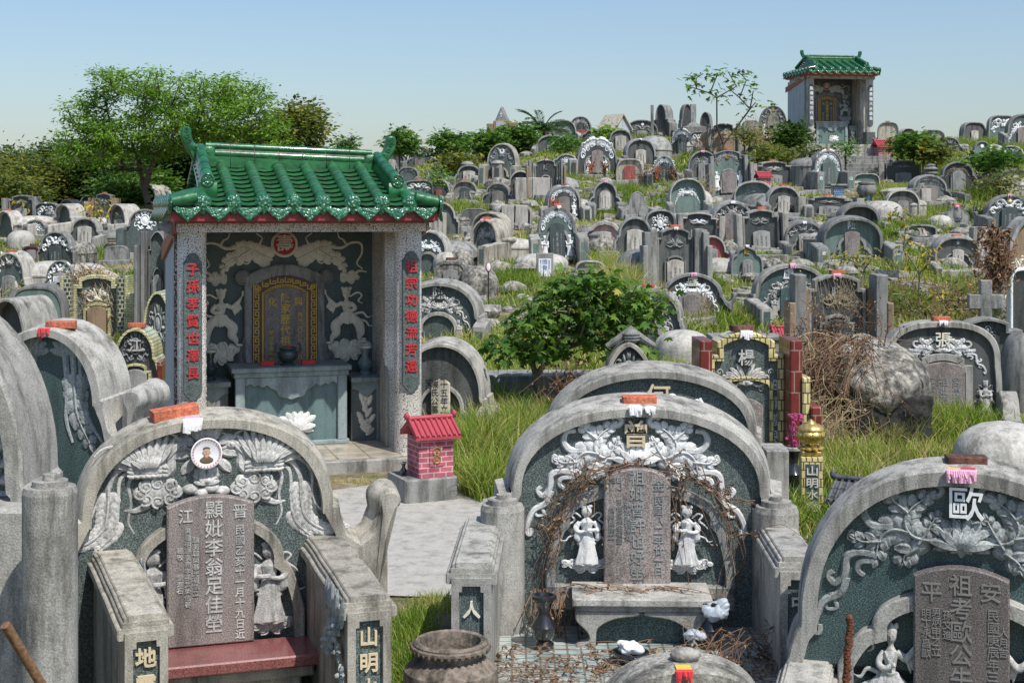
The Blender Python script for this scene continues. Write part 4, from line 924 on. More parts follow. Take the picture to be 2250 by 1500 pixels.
e_ = MB(); e_.box(-.23, .23, -.20, .24, GB, .20, .012); blk = e_.build('concrete_block', 'granite_cool'); blk.location = (X - .04, Y, gz(X, Y)); blk.rotation_euler = (0, 0, R(24)); tag(blk, 'grey concrete block carrying the pink brick furnace', 'block'); EXC.append((X, Y, .3))
furnace((X + .02, Y, gz(X, Y) + .198), 24, .93, 'pink brick joss paper furnace with red tiled roof beside the right shrine column')
vase((X - .20, Y - .05, gz(X, Y) + .197), 'little black jar beside the pink brick furnace', 'vase_black', .5)
# ================================================================ foreground tombs
T = text_mesh
# --- phoenix tomb, front left
d = tomb('large tomb with two carved phoenixes around a round portrait plate, front left', 462, 850, 905, 1600, 18, 'curl', Y=7.5, fr='granite_warm', pan='green_stone', b=.056, D=.22, rec=.055, a=.655, s=.645, e=2.25, flare=.03)
r0, w, h = d['root'], d['w'], d['h']; G0 = -d['zg']
zz = lambda py, Y=7.45: EYE - (py - HY) * Y / F - d['zg']
m = MB(); tabletmesh(m, .225, zz(1090) - zz(1418), .06, .008, .05); t_ = m.build('name_tablet', 'tablet_pink', r0); t_.location = (.0, .02, zz(1418)); tb = zz(1418); th = zz(1090) - tb
link('inscription', T(((.015, th - .025, .098, '顯妣李翁足佳塋'), (.15, th - .05, .08, '晋'), (.15, th - .16, .054, '民國乙亥十一月十九日近'), (-.13, th - .06, .08, '江'), (-.12, th - .16, .034, '男聰明聰泉聰孝孫武榮信春'), (-.078, th - .21, .034, '聰男聰榮慕光福斌立'), (-.16, th - .26, .034, '聰敏  恒進石')), 'carving_grey', .0025, .004), t_, (0, -.0625, 0))
oo, ii = inner_half('ogee', .50, zz(1135), .055, a=.78, s=.72); m = MB(); m.ring(mirror_half([(x, max(z, 0)) for x, z in oo]), mirror_half([(x, max(z, 0)) for x, z in ii]), -.01, .06, .055, .008); m.build('inner_frame', 'granite_warm', r0)
for sg in (-1, 1):
    link('statue', statue('maiden', 'carving_grey', .009), r0, (sg * .305 + .01, .03, zz(1392)), (0, 0, R(-sg * 10)), (.60 * -sg, .40, .455)); link('cloud_carving', cloudmesh('carving_grey'), r0, (sg * .32, .045, zz(1395)), None, (.20, .2, .14))
    link('cloud_carving', cloudmesh('carving_grey'), r0, (sg * .26, .045, zz(1270)), None, (.08, .15, .10))
# phoenixes
r_ = Relief()
def phoenix():
    r_.line([(.105, .185), (.13, .20), (.165, .185), (.185, .13), (.19, .07), (.24, .045), (.31, .07), (.37, .09)], .022, .04, .8, seg=6)
    r_.ell((.13, 0, .19), (.032, .03, .028)); r_.petal(.115, .185, 205, .05, .022, .02); r_.petal(.12, .17, 240, .04, .015, .015); r_.line([(.135, .215), (.16, .25), (.20, .268), (.26, .262)], .013, .004); r_.line([(.12, .215), (.10, .25), (.06, .255)], .009, .004); r_.line([(.14, .225), (.17, .235), (.20, .225)], .010, .004)
    r_.ell((.28, 0, .075), (.105, .045, .055)); r_.ell((.128, -.025, .197), (.007, .012, .007), 6, 4)
    for k in range(12): a = 142 - 11 * k; r_.petal(.25 + .011 * k, .10 - .002 * k, a, .20 - .008 * abs(k - 4), .040, .020, -.25, -.012, .35)
    for k in range(9): a = 135 - 13 * k; r_.petal(.265 + .011 * k, .095, a, .135, .036, .020, -.2, -.032, .3)
    for k in range(7): a = 125 - 14 * k; r_.petal(.27 + .010 * k, .09, a, .07, .032, .018, -.2, -.048, .2)
    for k in range(7):
        for j in range(3): r_.petal(.20 + .028 * k, .04 + .022 * j, 15, .042, .028, .012, 0, -.030)
    tails = (([(.36, .09), (.45, .08), (.50, -.02), (.505, -.14), (.53, -.24), (.62, -.31), (.72, -.31)], .022, 1), ([(.36, .07), (.40, .0), (.385, -.10), (.40, -.20), (.37, -.27)], .014, 0), ([(.37, .10), (.48, .10), (.56, .02), (.565, -.10), (.60, -.19), (.67, -.22)], .014, 0), ([(.38, .12), (.47, .17), (.54, .13), (.56, .07)], .013, 0), ([(.35, .13), (.44, .20), (.52, .20), (.57, .16)], .012, 0), ([(.37, .08), (.44, .03), (.45, -.08), (.455, -.2), (.48, -.27), (.55, -.34)], .014, 2))
    for pts, r0_, f in tails:
        r_.line(pts, r0_, .006, .7, seg=6)
        if f == 1: r_.acanthus(pts[2:], .085, 12, .016, .01, 0, 38)
        if f == 2: r_.acanthus(pts[3:], .06, 8, .014, .008, 0, 38)
    r_.cloud(.25, -.05, .12, 8); r_.line([(.30, -.11), (.36, -.145), (.42, -.14)], .028, .007); r_.cloud(.37, .225, .045, 5); r_.line([(.41, .215), (.46, .18), (.49, .14)], .018, .005)
    for k in range(7): a = 100 - 34 * k; r_.petal(.075 * math.cos(R(a)), .155 + .08 * math.sin(R(a)), a, .095, .06, .022, -.35, 0, .3)
r_.both(phoenix)
for k in range(5): r_.petal(0, .21, 90 + (k - 2) * 28, .13 - .02 * abs(k - 2), .05, .022, 0, 0, .3)
for k in range(4): r_.ell(((k - 1.5) * .055, 0, -.045 - .02 * (k % 2)), (.045, .04, .03))
r_.lotus(0, -.0, .07, .03)
q = r_.build('phoenix_carving', 'carving_grey', r0, smooth=50); q.location = (-.015, .058, zz(1062)); q.scale = (1.0, 1, .96)
e = empty('portrait_plate', (0, 0, 0)); e.parent = r0; e.location = (-.02, .02, zz(998)); bpy.data.objects.remove(e)
m = MB(); m.lathe([(0, 0), (.078, 0), (.082, -.012), (.076, -.014), (.062, -.006), (0, -.005)], axis='y', n=36); pp = m.build('portrait_plate', 'porcelain', r0); pp.location = (-.02, .0, zz(998))
m = MB()
for k in range(28): t0, t1 = 2 * math.pi * k / 28, 2 * math.pi * (k + .6) / 28; m.add([(.066 * math.cos(t0), -.0115, .066 * math.sin(t0)), (.066 * math.cos(t1), -.0115, .066 * math.sin(t1)), (.075 * math.cos(t1), -.0152, .075 * math.sin(t1)), (.075 * math.cos(t0), -.0152, .075 * math.sin(t0))], [(0, 1, 2, 3)])
m.build('plate_ring', 'pink_ring', pp)
for nm, mt, el in (('printed_coat', 'coat_print', [((0, -.008, -.036), (.036, .002, .018)), ((0, -.008, -.028), (.024, .002, .016))]), ('printed_face', 'skin_print', [((0, -.0095, .008), (.0175, .002, .023)), ((0, -.009, -.014), (.009, .002, .012)), ((-.018, -.009, .006), (.004, .001, .006)), ((.018, -.009, .006), (.004, .001, .006))]), ('printed_hair', 'hair_print', [((0, -.0088, .024), (.0185, .0022, .0105)), ((-.007, -.0118, .011), (.003, .0006, .0012)), ((.007, -.0118, .011), (.003, .0006, .0012)), ((0, -.0118, -.003), (.004, .0006, .001)), ((0, -.0118, .004), (.0018, .0005, .0025))])):
    m = MB()
    for c_, rr_ in el: m.ell(c_, rr_, 14, 8)
    m.build(nm, mt, pp)
# table and plinth
m = MB(); m.box(-.44, .54, -.34, .0, tb - .065, tb - .005, .008); q = m.build('offering_table', 'red_granite', r0, smooth=0)
m = MB(); m.box(-.42, .50, -.30, .0, tb - .13, tb - .066, .012); m.box(-.36, .44, -.26, .0, tb - .6, tb - .13, .01); m.build('table_base', 'granite_warm', q, smooth=0)
def big_arm(root, x, th, y1, fwd, zb, zf, mat, pan, txt=None, tm='text_tan', tsz=.1, extra=None, ztx=None):
    """thick side arm with stepped coping and a recessed front panel"""
    m = MB(); pr = armprof(fwd, zb, zf, y1); m.prism_x(pr, x - th / 2 + .03, x + th / 2 - .03, .004)
    core = m.build('arm', mat, root, smooth=38)
    for k, (o_, hh) in enumerate(((.03, -.055), (.018, -.030), (.004, 0))):
        m = MB(); n = len(pr); topp = pr[1:-1]; lo = [(y, z - .05) for y, z in topp][::-1]; f_ = .0 + .006 * (2 - k)
        poly = [(y - (.02 - .006 * k if y < -fwd * .9 else 0), z + hh + .012) for y, z in topp] + [(y - (.02 - .006 * k if y < -fwd * .9 else 0), z + hh + .012) for y, z in lo]
        m.prism_x(poly, x - th / 2 + .03 - o_ * (k < 3) * (1.0 if k == 0 else 1) * (1 - k * .0) + (0, .008, .02)[k], x + th / 2 - .03 + o_ - (0, .008, .02)[k], .006); m.build('coping', mat, core, smooth=38)
    m = MB(); z1 = zf - .10; z0 = -.35; q_ = th / 2 - .03; iw = q_ * .62; y0 = -fwd - .035
    outer = [(-q_, z0), (-q_, z1 + .04), (q_, z1 + .04), (q_, z0)]; inn = [(-iw, z0), (-iw, z1 - .03), (-iw * .75, z1 - .03), (-iw * .75, z1), (iw * .75, z1), (iw * .75, z1 - .03), (iw, z1 - .03), (iw, z0)]
    ou = [(-q_, z0), (-q_, z1 + .04), (-q_ * .8, z1 + .04), (-q_ * .5, z1 + .04), (q_ * .5, z1 + .04), (q_ * .8, z1 + .04), (q_, z1 + .04), (q_, z0)]
    m.loops([[(x + a_, -fwd, b_) for a_, b_ in ou], [(x + a_, y0, b_) for a_, b_ in ou], [(x + a_, y0, b_) for a_, b_ in inn], [(x + a_, -fwd + .002, b_) for a_, b_ in inn]], False)
    m.build('arm_front', mat, core, smooth=30)
    m = MB(); m.box(x - iw - .01, x + iw + .01, -fwd - .006, -fwd + .01, z0, z1 + .005); m.build('arm_panel', pan, core, smooth=0)
    if txt: link('inscription', T(tuple((x, (ztx or z1 - .035) - i * tsz * 1.28, tsz, ch) for i, ch in enumerate(txt)), tm, .006, .02), core, (0, -fwd - .013, 0))
    return core
for sg, x, txt in ((-1, -.40, '地靈'), (1, .62, '山明水')):
    ar = big_arm(r0, x, .25 if sg < 0 else .27, .10, 1.05, zz(1212, 7.4), .58 + G0, 'granite_warm', 'green_stone', txt, 'text_tan', .095)
    if sg < 0: ar.rotation_euler = (0, 0, R(5)); ar.location = (-.09, .03, 0)
    r_ = Relief()
    for k in range(9): r_.flower(.0 + .09 * (k % 5), .05 * (k // 5) + .09 * math.sin(k), .055, 6, .02); r_.petal(.09 * (k % 5), .15, 90 + 20 * math.sin(k), .16, .05, .02)
    q = r_.build('flower_carving', 'carving_dull', ar, smooth=50); q.rotation_euler = (0, 0, R(90 * -sg)); q.location = (x - sg * .125, -.15 - (.55 if sg > 0 else 0), .40)
q = Matrix.Translation(r0.location) @ Matrix.Rotation(R(18), 4, 'Z')
v_ = q @ Vector((-.17, .13, h)); b1 = brick(v_.x, v_.y, v_.z - .012, 24, 'big orange brick on top of the phoenix tomb', s=1.15, tilt=-7)
v_ = q @ Vector((-.09, .0, h - .004)); paper(v_.x, v_.y, v_.z, 18, 'pink and white paper fringe hanging from the phoenix tomb', s=1.0)
# --- vine covered tomb, front centre
d = tomb('large white-scrolled tomb hung with dead vines, front centre, red brick and white paper on top', 1407, 662, 876, 1400, -2, 'step', Y=8.1, fr='granite', pan='green_stone', b=.068, D=.30, rec=.055, a=.86, s=.62, e=2.15, flare=.045)
r1, w, h = d['root'], d['w'], d['h']; G1 = -d['zg']; zz = lambda py, Y=8.15: EYE - (py - HY) * Y / F - d['zg']
q = link('relief_carving', relief('floral', 'carving_pale', 1), r1, (-.025, .053, zz(1003)), None, (.645, .8, .60))
link('surname_character', T(((-.025, 0, .165, '曾'),), 'text_tan', .014, .010), r1, (0, .028, zz(922)))
m = MB(); tabletmesh(m, .188, zz(1022) - zz(1282), .07, .008, .055); t_ = m.build('name_tablet', 'tablet_pink', r1); tb = zz(1282); th = zz(1022) - tb; t_.location = (-.02, .02, tb)
link('inscription', T(((.0, th - .01, .088, '祖妣曾許也好塋'), (.12, th - .06, .072, '金'), (.12, th - .15, .056, '民國八二年廿一日'), (-.12, th - .045, .08, '門'), (-.10, th - .17, .036, '男依成孫金福塋'), (-.055, th - .19, .036, '承志陳毓孫炎'), (-.145, th - .22, .036, '承男媳陳立')), 'carving_dull', .0025, .004), t_, (0, -.0725, 0))
oo, ii = inner_half('ogee', .54, zz(1060), .055, a=.84, s=.76); m = MB(); m.ring(mirror_half([(x, max(z, .2)) for x, z in oo]), mirror_half([(x, max(z, .24)) for x, z in ii]), .0, .06, .058, .008); m.box(-.54, .54, .0, .06, .12, .26, .008); m.build('inner_frame', 'granite_dark', r1)
for sg in (-1, 1):
    link('statue', statue('maiden', 'carving_pale', .009), r1, (sg * .285 - .02, .015, zz(1240)), (0, 0, R(-sg * 8)), (.46 * -sg, .34, .36)); link('cloud_carving', cloudmesh('carving_pale'), r1, (sg * .285 - .02, .045, zz(1240)), None, (.20, .2, .13))
    # scroll topped posts at the shoulders
    m = MB(); m.tube([(0, 0, GB), (0, 0, .70)], .125, 28); m.tube([(0, 0, .70), (0, 0, .73)], [.125, .115], 28); m.tube([(0, 0, .729), (0, 0, .76)], .085, 24); m.tube([(.0, 0, .759), (0, 0, .785)], .035, 16)
    m.box(-.125, .125, 0, .3, GB, .70); q = m.build('scroll_post', 'granite', r1); q.location = (sg * .775 - .01, -.03, G1 - .0)
m = MB(); m.box(-.39, .37, -.38, -.02, .245, .29, .008); q = m.build('offering_table', 'granite', r1, smooth=0)
m = MB(); m.box(-.37, .35, -.35, -.02, .21, .245, .008)
for sg in (-1, 1): m.prism([(v.x - .01, v.z) for v in cat([(sg * .36, 0, .21), (sg * .36, 0, .16), (sg * .30, 0, .10), (sg * .29, 0, .05), (sg * .35, 0, .03), (sg * .36, 0, .0), (sg * .27, 0, .0), (sg * .25, 0, .06), (sg * .24, 0, .12), (sg * .15, 0, .17), (sg * .02, 0, .19), (sg * .02, 0, .21)], 3)], -.35, -.28, .006)
m.box(-.40, .38, -.36, .1, -.1, .012, .006); m.build('table_leg', 'granite', q, smooth=35); m = MB(); m.box(-.30, .28, -.25, .0, .01, .21); m.build('table_back', 'teal_stone', q, smooth=0)
for x, txt, fw in ((-.90, '人', .98), (.765, '中', .80)):
    big_arm(r1, x, .26, .1, fw, .62, .62, 'granite', 'green_stone', txt, 'carving_beige', .09, ztx=.44)
q = Matrix.Translation(r1.location) @ Matrix.Rotation(R(-2), 4, 'Z')
v_ = q @ Vector((0, .12, h)); brick(v_.x, v_.y, v_.z, 0, 'clean red brick on top of the vine covered tomb', s=.93)
v_ = q @ Vector((.0, .0, h - .002)); paper(v_.x - .03, v_.y, v_.z, -5, 'white glove-like paper hanging from the vine covered tomb', ('paper_white', 'paper_white'), .8, 7)
v_ = q @ Vector((.055, .0, h - .004)); paper(v_.x, v_.y, v_.z, -2, 'white paper fringe right of the glove-like paper on the vine covered tomb', ('paper_white', 'paper_white'), .6, 9)
# --- tomb behind it
d = tomb('grey arched tomb with tan surname character standing directly behind the vine covered tomb', 1437, 490, 800, 1200, -1, 'step', Y=9.9, fr='granite', pan='green_stone', b=.075, D=.25, rec=.05, a=.92, s=.66, flare=.04)
link('relief_carving', relief('floral', 'carving_white', 1), d['root'], (0.02, .048, d['h'] - .42), None, (.64, .8, .62)); link('surname_character', T(((.03, 0, .18, '何'),), 'text_tan', .014, .010), d['root'], (0, .03, d['h'] - .10))
m = MB(); m.box(-.08, .08, -.1, .2, GB, .75, .01); q = m.build('shoulder_post', 'granite', d['root'], smooth=0); q.location = (.84, 0, 0)
# --- right tomb with scrolls
d = tomb('large dark tomb with white surname character and grey lotus scrolls, front right corner', 2112, 800, 1018, 1800, -18, 'ogee', Y=6.6, fr='granite', pan='teal_stone', b=.095, D=.20, rec=.06, a=.92, s=.36, e=2.2, flare=.03)
r2, w, h = d['root'], d['w'], d['h']; zz = lambda py, Y=6.6: EYE - (py - HY) * Y / F - d['zg']
link('relief_carving', relief('floral', 'carving_dull', 1), r2, (0.0, .058, zz(1190)), None, (.70, 1.0, .66)); link('surname_character', T(((0, 0, .17, '歐'),), 'text_white', .010, .006), r2, (.02, .018, zz(1068)))
m = MB(); tabletmesh(m, .212, zz(1243) - .0, .06, .008, .05); t_ = m.build('name_tablet', 'tablet_brown', r2); t_.location = (.0, .02, 0.0); th = zz(1243)
link('inscription', T(((0, th - .03, .105, '祖考歐公牛佳'), (.13, th - .055, .10, '安'), (.14, th - .18, .055, '民國庚辰年三'), (-.13, th - .07, .10, '平'), (-.155, th - .20, .045, '明丁永昌歐'), (-.11, th - .19, .045, '男炳甲乙立'), (-.06, th - .20, .045, '孫文進'), (.185, th - .26, .045, '人月吉')), 'text_dim', .0025, .004), t_, (0, -.0625, 0))
oo, ii = inner_half('ogee', .56, zz(1300), .070, a=.72, s=.70); m = MB(); m.ring(mirror_half([(x, max(z, 0)) for x, z in oo]), mirror_half([(x, max(z, 0)) for x, z in ii]), -.02, .07, .065, .008); m.build('inner_frame', 'granite', r2)
for sg in (-1, 1): link('statue', statue('dancer', 'carving_grey', .010), r2, (sg * .325, .02, zz(1385) - .50), None, (-sg * .40, .40, .52)); link('cloud_carving', cloudmesh('carving_grey'), r2, (sg * .34, .03, zz(1375) - .5), None, (.3, .2, .2))
big_arm(r2, -.70, .28, .1, .45, .22, .15, 'granite', 'green_stone')
q = Matrix.Translation(r2.location) @ Matrix.Rotation(R(-18), 4, 'Z')
v_ = q @ Vector((.02, .14, h)); brick(v_.x, v_.y, v_.z, -8, 'broken dark brown brick on top of the front right tomb', 'brick_dark', .88)
for k, (mt, lb, dx) in enumerate(((('paper_gold', 'paper_pink'), 'pink fringe with gold paper fold on the front right tomb', .0), (('paper_red', 'paper_pink'), 'red and pink fringe right of the gold fold on the front right tomb', .06))):
    v_ = q @ Vector((dx - .03, .0, h - .003)); paper(v_.x, v_.y, v_.z + .002 * k, -18, lb, mt, .80, 11)
# --- tall hood at the left edge
d = tomb('very tall plain granite hood tomb cut off by the left edge of the picture', -200, 540, 662, 1700, 0, 'step', Y=6.1, fr='granite', pan='teal_stone', b=.14, D=.42, rec=.15, a=.92, s=.66, e=2.0, flare=.02)
r3, w, h = d['root'], d['w'], d['h']
r_ = Relief(); r_.tube([(.16 * math.cos(t), 0, .16 * math.sin(t)) for t in np.linspace(0, 6.283, 30)], .02, 8, False)
for k in range(16): r_.petal(.17 * math.cos(k * .393), .17 * math.sin(k * .393), k * 22.5 + 40, .12, .05, .02)
q = r_.build('wreath_carving', 'carving_dull', r3); q.location = (w - .36, .148, h - .72)
m = MB(); m.tube([(0, 0, GB), (0, 0, 1.27)], .108, 28); m.tube([(0, 0, 1.27), (0, 0, 1.295)], [.108, .10], 28); m.tube([(0, 0, 1.295), (0, 0, 1.32)], .070, 24); m.tube([(.0, 0, 1.32), (0, 0, 1.345)], .028, 16)
q = m.build('scroll_post', 'granite', r3); q.location = (P(110, 1050, 5.7).x - r3.location.x, 5.7 - 6.1, -d['zg'] + .0)
m = MB(); m.box(-.30, .02, -.14, .3, GB, 1.15 - d['zg'], .02); q = m.build('shoulder_block', 'granite', r3, smooth=0); q.location = (w + .02, 0, 0)
# --- phoenix hood behind
d = tomb('granite hood tomb with carved phoenix tail and scroll shoulder, left of the big shrine', 92, 400, 706, 1050, -12, 'curl', Y=9.3, fr='granite', pan='teal_stone', b=.09, D=.34, rec=.10, a=.64, s=.72, flare=.04, mnd=('granite', 1.0, .6, .6, .9, .30, .42))
r4 = d['root']; r_ = Relief()
def tail():
    for k, dx in enumerate((-.06, 0, .06)): r_.line([(.18 + dx, .25), (.20 + dx, .0), (.22 + dx * 1.5, -.2), (.30 + dx * 2, -.36)], .025, .01)
    for k in range(8): r_.petal(.16, .25, 170 - 22 * k, .16, .06, .02)
    r_.acanthus([(.2, .1), (.22, -.15), (.32, -.36)], .12, 7, .02)
r_.both(tail); q = r_.build('phoenix_carving', 'carving_dull', r4); q.location = (0.0, .098, d['h'] - .42); q.scale = (.92, .9, .95)
v_ = Matrix.Translation(r4.location) @ Matrix.Rotation(R(-14), 4, 'Z') @ Vector((.08, .1, d['h'])); brick(v_.x, v_.y, v_.z - .01, 10, 'dark red brick on the granite hood tomb at the left', s=.9); paper(v_.x - .08, v_.y - .06, v_.z - .01, -14, 'small pink paper on the granite hood tomb at the left', ('paper_white', 'paper_red'), .8, 6)
m = MB(); m.box(-.16, .16, -.3, .25, GB, .46, .06); q = m.build('shoulder_block', 'granite_warm', r4, smooth=30); q.location = (.48, -.2, 0)
# wooden broom handle, foreground left
o = MB(); A, B = P(12, 1372, 4.4), P(150, 1600, 4.6); o.tube([A, A.lerp(B, .3), B], [.016, .0155, .0155], 12); q = o.build('broom_handle', 'wood_old'); tag(q, 'leaning brown wooden broom handle at the bottom left corner', 'broom handle')
m = MB(); c_ = A.lerp(B, .62); m.tube([c_, c_.lerp(B, .15)], .022, 10); q2 = m.build('red_grip', 'paper_red', q)
# ---- clay pot
e = empty('flower_pot', (P(990, 1440, 6.75).x, 6.75, -.02)); tag(e, 'wide weathered clay pot with a carved rim in front of the centre tomb', 'pot'); EXC.append((e.location.x, 6.75, .3))
m = MB(); m.lathe([(0, 0), (.13, 0), (.19, .08), (.225, .18), (.22, .25), (.17, .295), (.15, .31), (.155, .33), (.178, .345), (.178, .375), (.165, .385), (.145, .38), (.135, .33), (.135, .30), (0, .30)], n=40); m.build('pot_body', 'terracotta', e)
m = MB(); m.tube([(.18 * math.cos(t), .18 * math.sin(t), .358) for t in np.linspace(0, 6.2832, 60)], .011, 6, False)
for k in range(36): m.ell((.183 * math.cos(k * .1745), .183 * math.sin(k * .1745), .350), (.011, .011, .014), 6, 4)
m.build('pot_rim', 'terracotta', e); m = MB(); m.tube([(-.14 + .05 * math.cos(t), -.205 + .01 * math.sin(t), .13 + .05 * math.sin(t)) for t in np.linspace(0, 3.1416, 14)], .012, 8); m.build('pot_handle', 'ring_yellow', e)
r_ = Relief(); [r_.flower(rnd.uniform(-.05, .05), rnd.uniform(-.07, .07), .04, 5, .02) for k in range(7)]; q = r_.build('dragon_carving', 'carving_grey', e); q.location = (.06, -.215, .16)
# ---- low dark tomb top at the bottom edge
d = tomb('low dark concrete tomb top poking in at the bottom edge of the picture', 1515, 400, 1472, 1750, 2, 'round', Y=5.2, fr='old_concrete', pan='old_concrete', b=.2, D=.22, rec=.05, s=.55, e=2.5)
q = d['root'].location; m = MB(); m.ell((0, 0, 0), (.06, .04, .028), 10, 7); o = m.build('stone', 'rock'); o.location = q + Vector((.0, .12, d['h'] + .02)); tag(o, 'grey stone lying on the low dark tomb at the bottom edge', 'stone')
paper(q.x - .02, q.y + .0, q.z + d['h'] + .001, 0, 'red and gold paper packet on the low dark tomb at the bottom edge', ('paper_gold', 'paper_red'), .7, 5)
# ---- bowl and bags by the centre tomb
e = empty('offering_bowl', (P(1385, 1408, 7.5).x, 7.5, .015)); tag(e, 'black stone bowl with crumpled white plastic in it before the centre table', 'bowl')
m = MB(); m.lathe([(0, 0), (.05, 0), (.09, .03), (.10, .06), (.09, .065), (.07, .05), (0, .05)], n=24); m.build('bowl_body', 'vase_black', e)
from mathutils import noise as mno
def crumple(r, seed, fl=.7):
    m = MB(); m.ell((0, 0, 0), (r, r, r * fl), 48, 32); m.v = [tuple(Vector(v) * (1 + .7 * mno.noise(Vector(v) / r * 1.1 + Vector((seed, 0, 0))) + .30 * abs(mno.noise(Vector(v) / r * 2.2 + Vector((seed, 3, 0)))) + .03 * mno.noise(Vector(v) / r * 7))) for v in m.v]; return m
m = crumple(.058, 3, .5); o = m.build('crumpled_plastic', 'plastic_white', e, smooth=30); o.location = (0, 0, .085); m = MB(); m.box(-.03, .08, -.07, -.06, .03, .09, .002)
vase((P(1195, 1390, 7.75).x, 7.75, .015), 'glossy black vase left of the centre offering table', 'vase_black', 1.25, 'pair of centre tomb vases', 'vase_black')
vase((P(1560, 1390, 7.75).x, 7.75, .015), 'vase inside a blue plastic bag right of the centre offering table', 'vase_black', 1.1, 'pair of centre tomb vases', 'vase_black')
m = crumple(.060, 11, .9); o = m.build('plastic_bag', 'plastic_bag', smooth=30); o.location = (P(1575, 1345, 7.72).x, 7.72, .23); tag(o, 'bluish plastic bag pulled over the vase right of the centre table', 'bag')
m = crumple(.050, 17, .45); o = m.build('plastic_bag', 'plastic_bag', smooth=30); o.location = (P(1528, 1370, 7.66).x, 7.66, .12); tag(o, 'grey translucent bag on the ground beside the bagged vase', 'bag')
# rusty chain
m = MB(); A, B = P(1868, 1358, 5.9), P(1856, 1560, 5.9)
for k in range(34): c_ = A.lerp(B, k / 33); m.ell(c_ + Vector((rnd.uniform(-.004, .004), 0, 0)), (.019, .019, .014), 7, 5, Matrix.Rotation(rnd.uniform(0, 3), 3, 'Y'))
o = m.build('dried_flower_spike', 'rust_chain'); tag(o, 'rust brown dried flower spike standing in front of the right tomb', 'dried flower')
# ================================================================ tombs on the slope
GR, GC, GW, GD, OC = 'granite', 'granite_cool', 'granite_warm', 'granite_dark', 'old_concrete'
def rl(k='band', m='carving_white', z=.5, sx=.78, sz=.44): return (k, m, z, sx, sz)
def sa(th=.16, fwd=.75, x=.92, zb=.5, zf=.34, m=GR, ch=None): return (x, fwd, zb, zf, th, m, ch)
TP, TG, TL, TD = 'tablet_pink', 'tablet_grey', 'tablet_light', 'tablet_dark'
MP = 'mound_plaster'
def mn(x=0, y=1.0, rx=.85, ry=1.1, hw=.3, ht=.55, m=MP): return (m, x, y, rx, ry, hw, ht)
# ---- middle right
tomb('dark tomb with surname 張, white garland and grey attendant, right of the boulder', 2072, 262, 706, 940, -4, 'ogee', fr=GR, pan='grey_panel', b=.10, D=.3, rec=.05, a=.97, s=.60, e=2.7, tab=(.36, .62, TP, .05, 'carving_dull'), txt=((0, .50, .10, '祖妣張氏'), (.13, .50, .08, '安溪林陳'), (-.13, .50, .08, '工金水立')), inn=(.5, .70, .12, 'slab'), rel=('floral', 'carving_pale', .735, .76, .30, 1), sur=('張', 'carving_beige', .15, .90, 0, 1), sts=('maiden', 'carving_grey', .72, .10, .36, .02), brk='red brick on the 張 tomb right of the boulder', pap='lilac paper on the 張 tomb', table=(.9, .03, .25), res=1)
for sg, px_ in ((1, 2210), (-1, 1975)): pass
m = MB(); m.prism_x([(.1, GB), (.1, .42), (-.1, .45), (-.25, .38), (-.35, .24), (-.5, .20), (-.6, .20), (-.6, GB)], -.09, .09, .012); o = m.build('side_wall', GR); Y_ = 15.2; o.location = (P(2212, 900, Y_).x, Y_, gz(P(2212, 900, Y_).x, Y_)); o.rotation_euler = (0, 0, R(-12)); tag(o, 'curved low granite side wall at the right of the 張 tomb', 'wall'); r_ = Relief(); r_.flower(0, .1, .08, 6, .03); r_.petal(.02, .15, 60, .2, .08, .03); r_.petal(-.05, .1, 120, .2, .08, .03); q = r_.build('flower_carving', 'carving_dull', o); q.location = (-.09, -.3, .05); q.rotation_euler = (0, 0, R(-90))
d = tomb('yellow and red tiled tomb with surname 楊 and grey lotus panel', 1640, 168, 729, 1015, 2, 'slab', Y=13.0, fr='yellow_tile', pan='green_stone', b=.17, D=.30, rec=.05, a=.76, s=.86, inn=None, tab=(.42, .53, TP, .0, 'carving_dull'), txt=((-.02, .48, .11, '祖妣'), (.1, .46, .09, '妝宗民')), rel=[('posy', 'carving_grey', .575, .80, .25, 1)], sur=('楊', 'carving_grey', .12, .875, 0, 1), brk='dark red brick on the yellow tiled 楊 tomb', pap='pink flower-like paper on the yellow tiled 楊 tomb', pil=[(1.16, .16, .955, .22, 'red_tile'), (1.40, .10, .70, .26, 'yellow_tile'), (1.62, .13, .50, .32, 'red_tile')])
link('inscription', T(tuple((0, -i * .155, .125, c) for i, c in enumerate('母情當思孝近前')), 'carving_grey', .008, .012), d['root'], (.29, .042, d['h'] * .66)); link('inscription', T(tuple((0, -i * .155, .125, c) for i, c in enumerate('嚴恩永念福祖德')), 'carving_grey', .008, .012), d['root'], (-.29, .042, d['h'] * .66))
m = MB(); m.ring(mirror_half([(0, .88), (.12, .87), (.23, .84), (.25, .80), (.25, 0)]), mirror_half([(0, .85), (.11, .84), (.20, .81), (.215, .78), (.215, 0)]), .0, .05, .045, .004); m.build('inner_frame', 'yellow_tile', d['root'])
Y_ = 11.1; X_ = P(1782, 1150, Y_).x; e = empty('lotus_post', (X_, Y_, gz(X_, Y_)), -6); tag(e, 'small yellow tiled post topped by a golden lotus bud, beside the 楊 tomb', 'post')
m = MB(); m.box(-.095, .095, -.10, .10, GB, .72, .006); b_ = m.build('post_body', 'yellow_tile', e, smooth=0); m = MB(); m.box(-.058, .058, -.104, -.09, .06, .64); p_ = m.build('post_panel', 'green_stone', b_, smooth=0); link('inscription', T(tuple((0, .62 - i * .135, .115, c) for i, c in enumerate('山明水秀')), 'text_light', .006, .015), p_, (0, -.108, 0))
m = MB(); m.box(-.085, .085, -.085, .085, .721, .78, .012); m.lathe([(.09, .78), (.06, .80), (.05, .83), (.07, .86), (.11, .91), (.115, .96), (.08, 1.04), (.03, 1.11), (0, 1.14)], n=20)
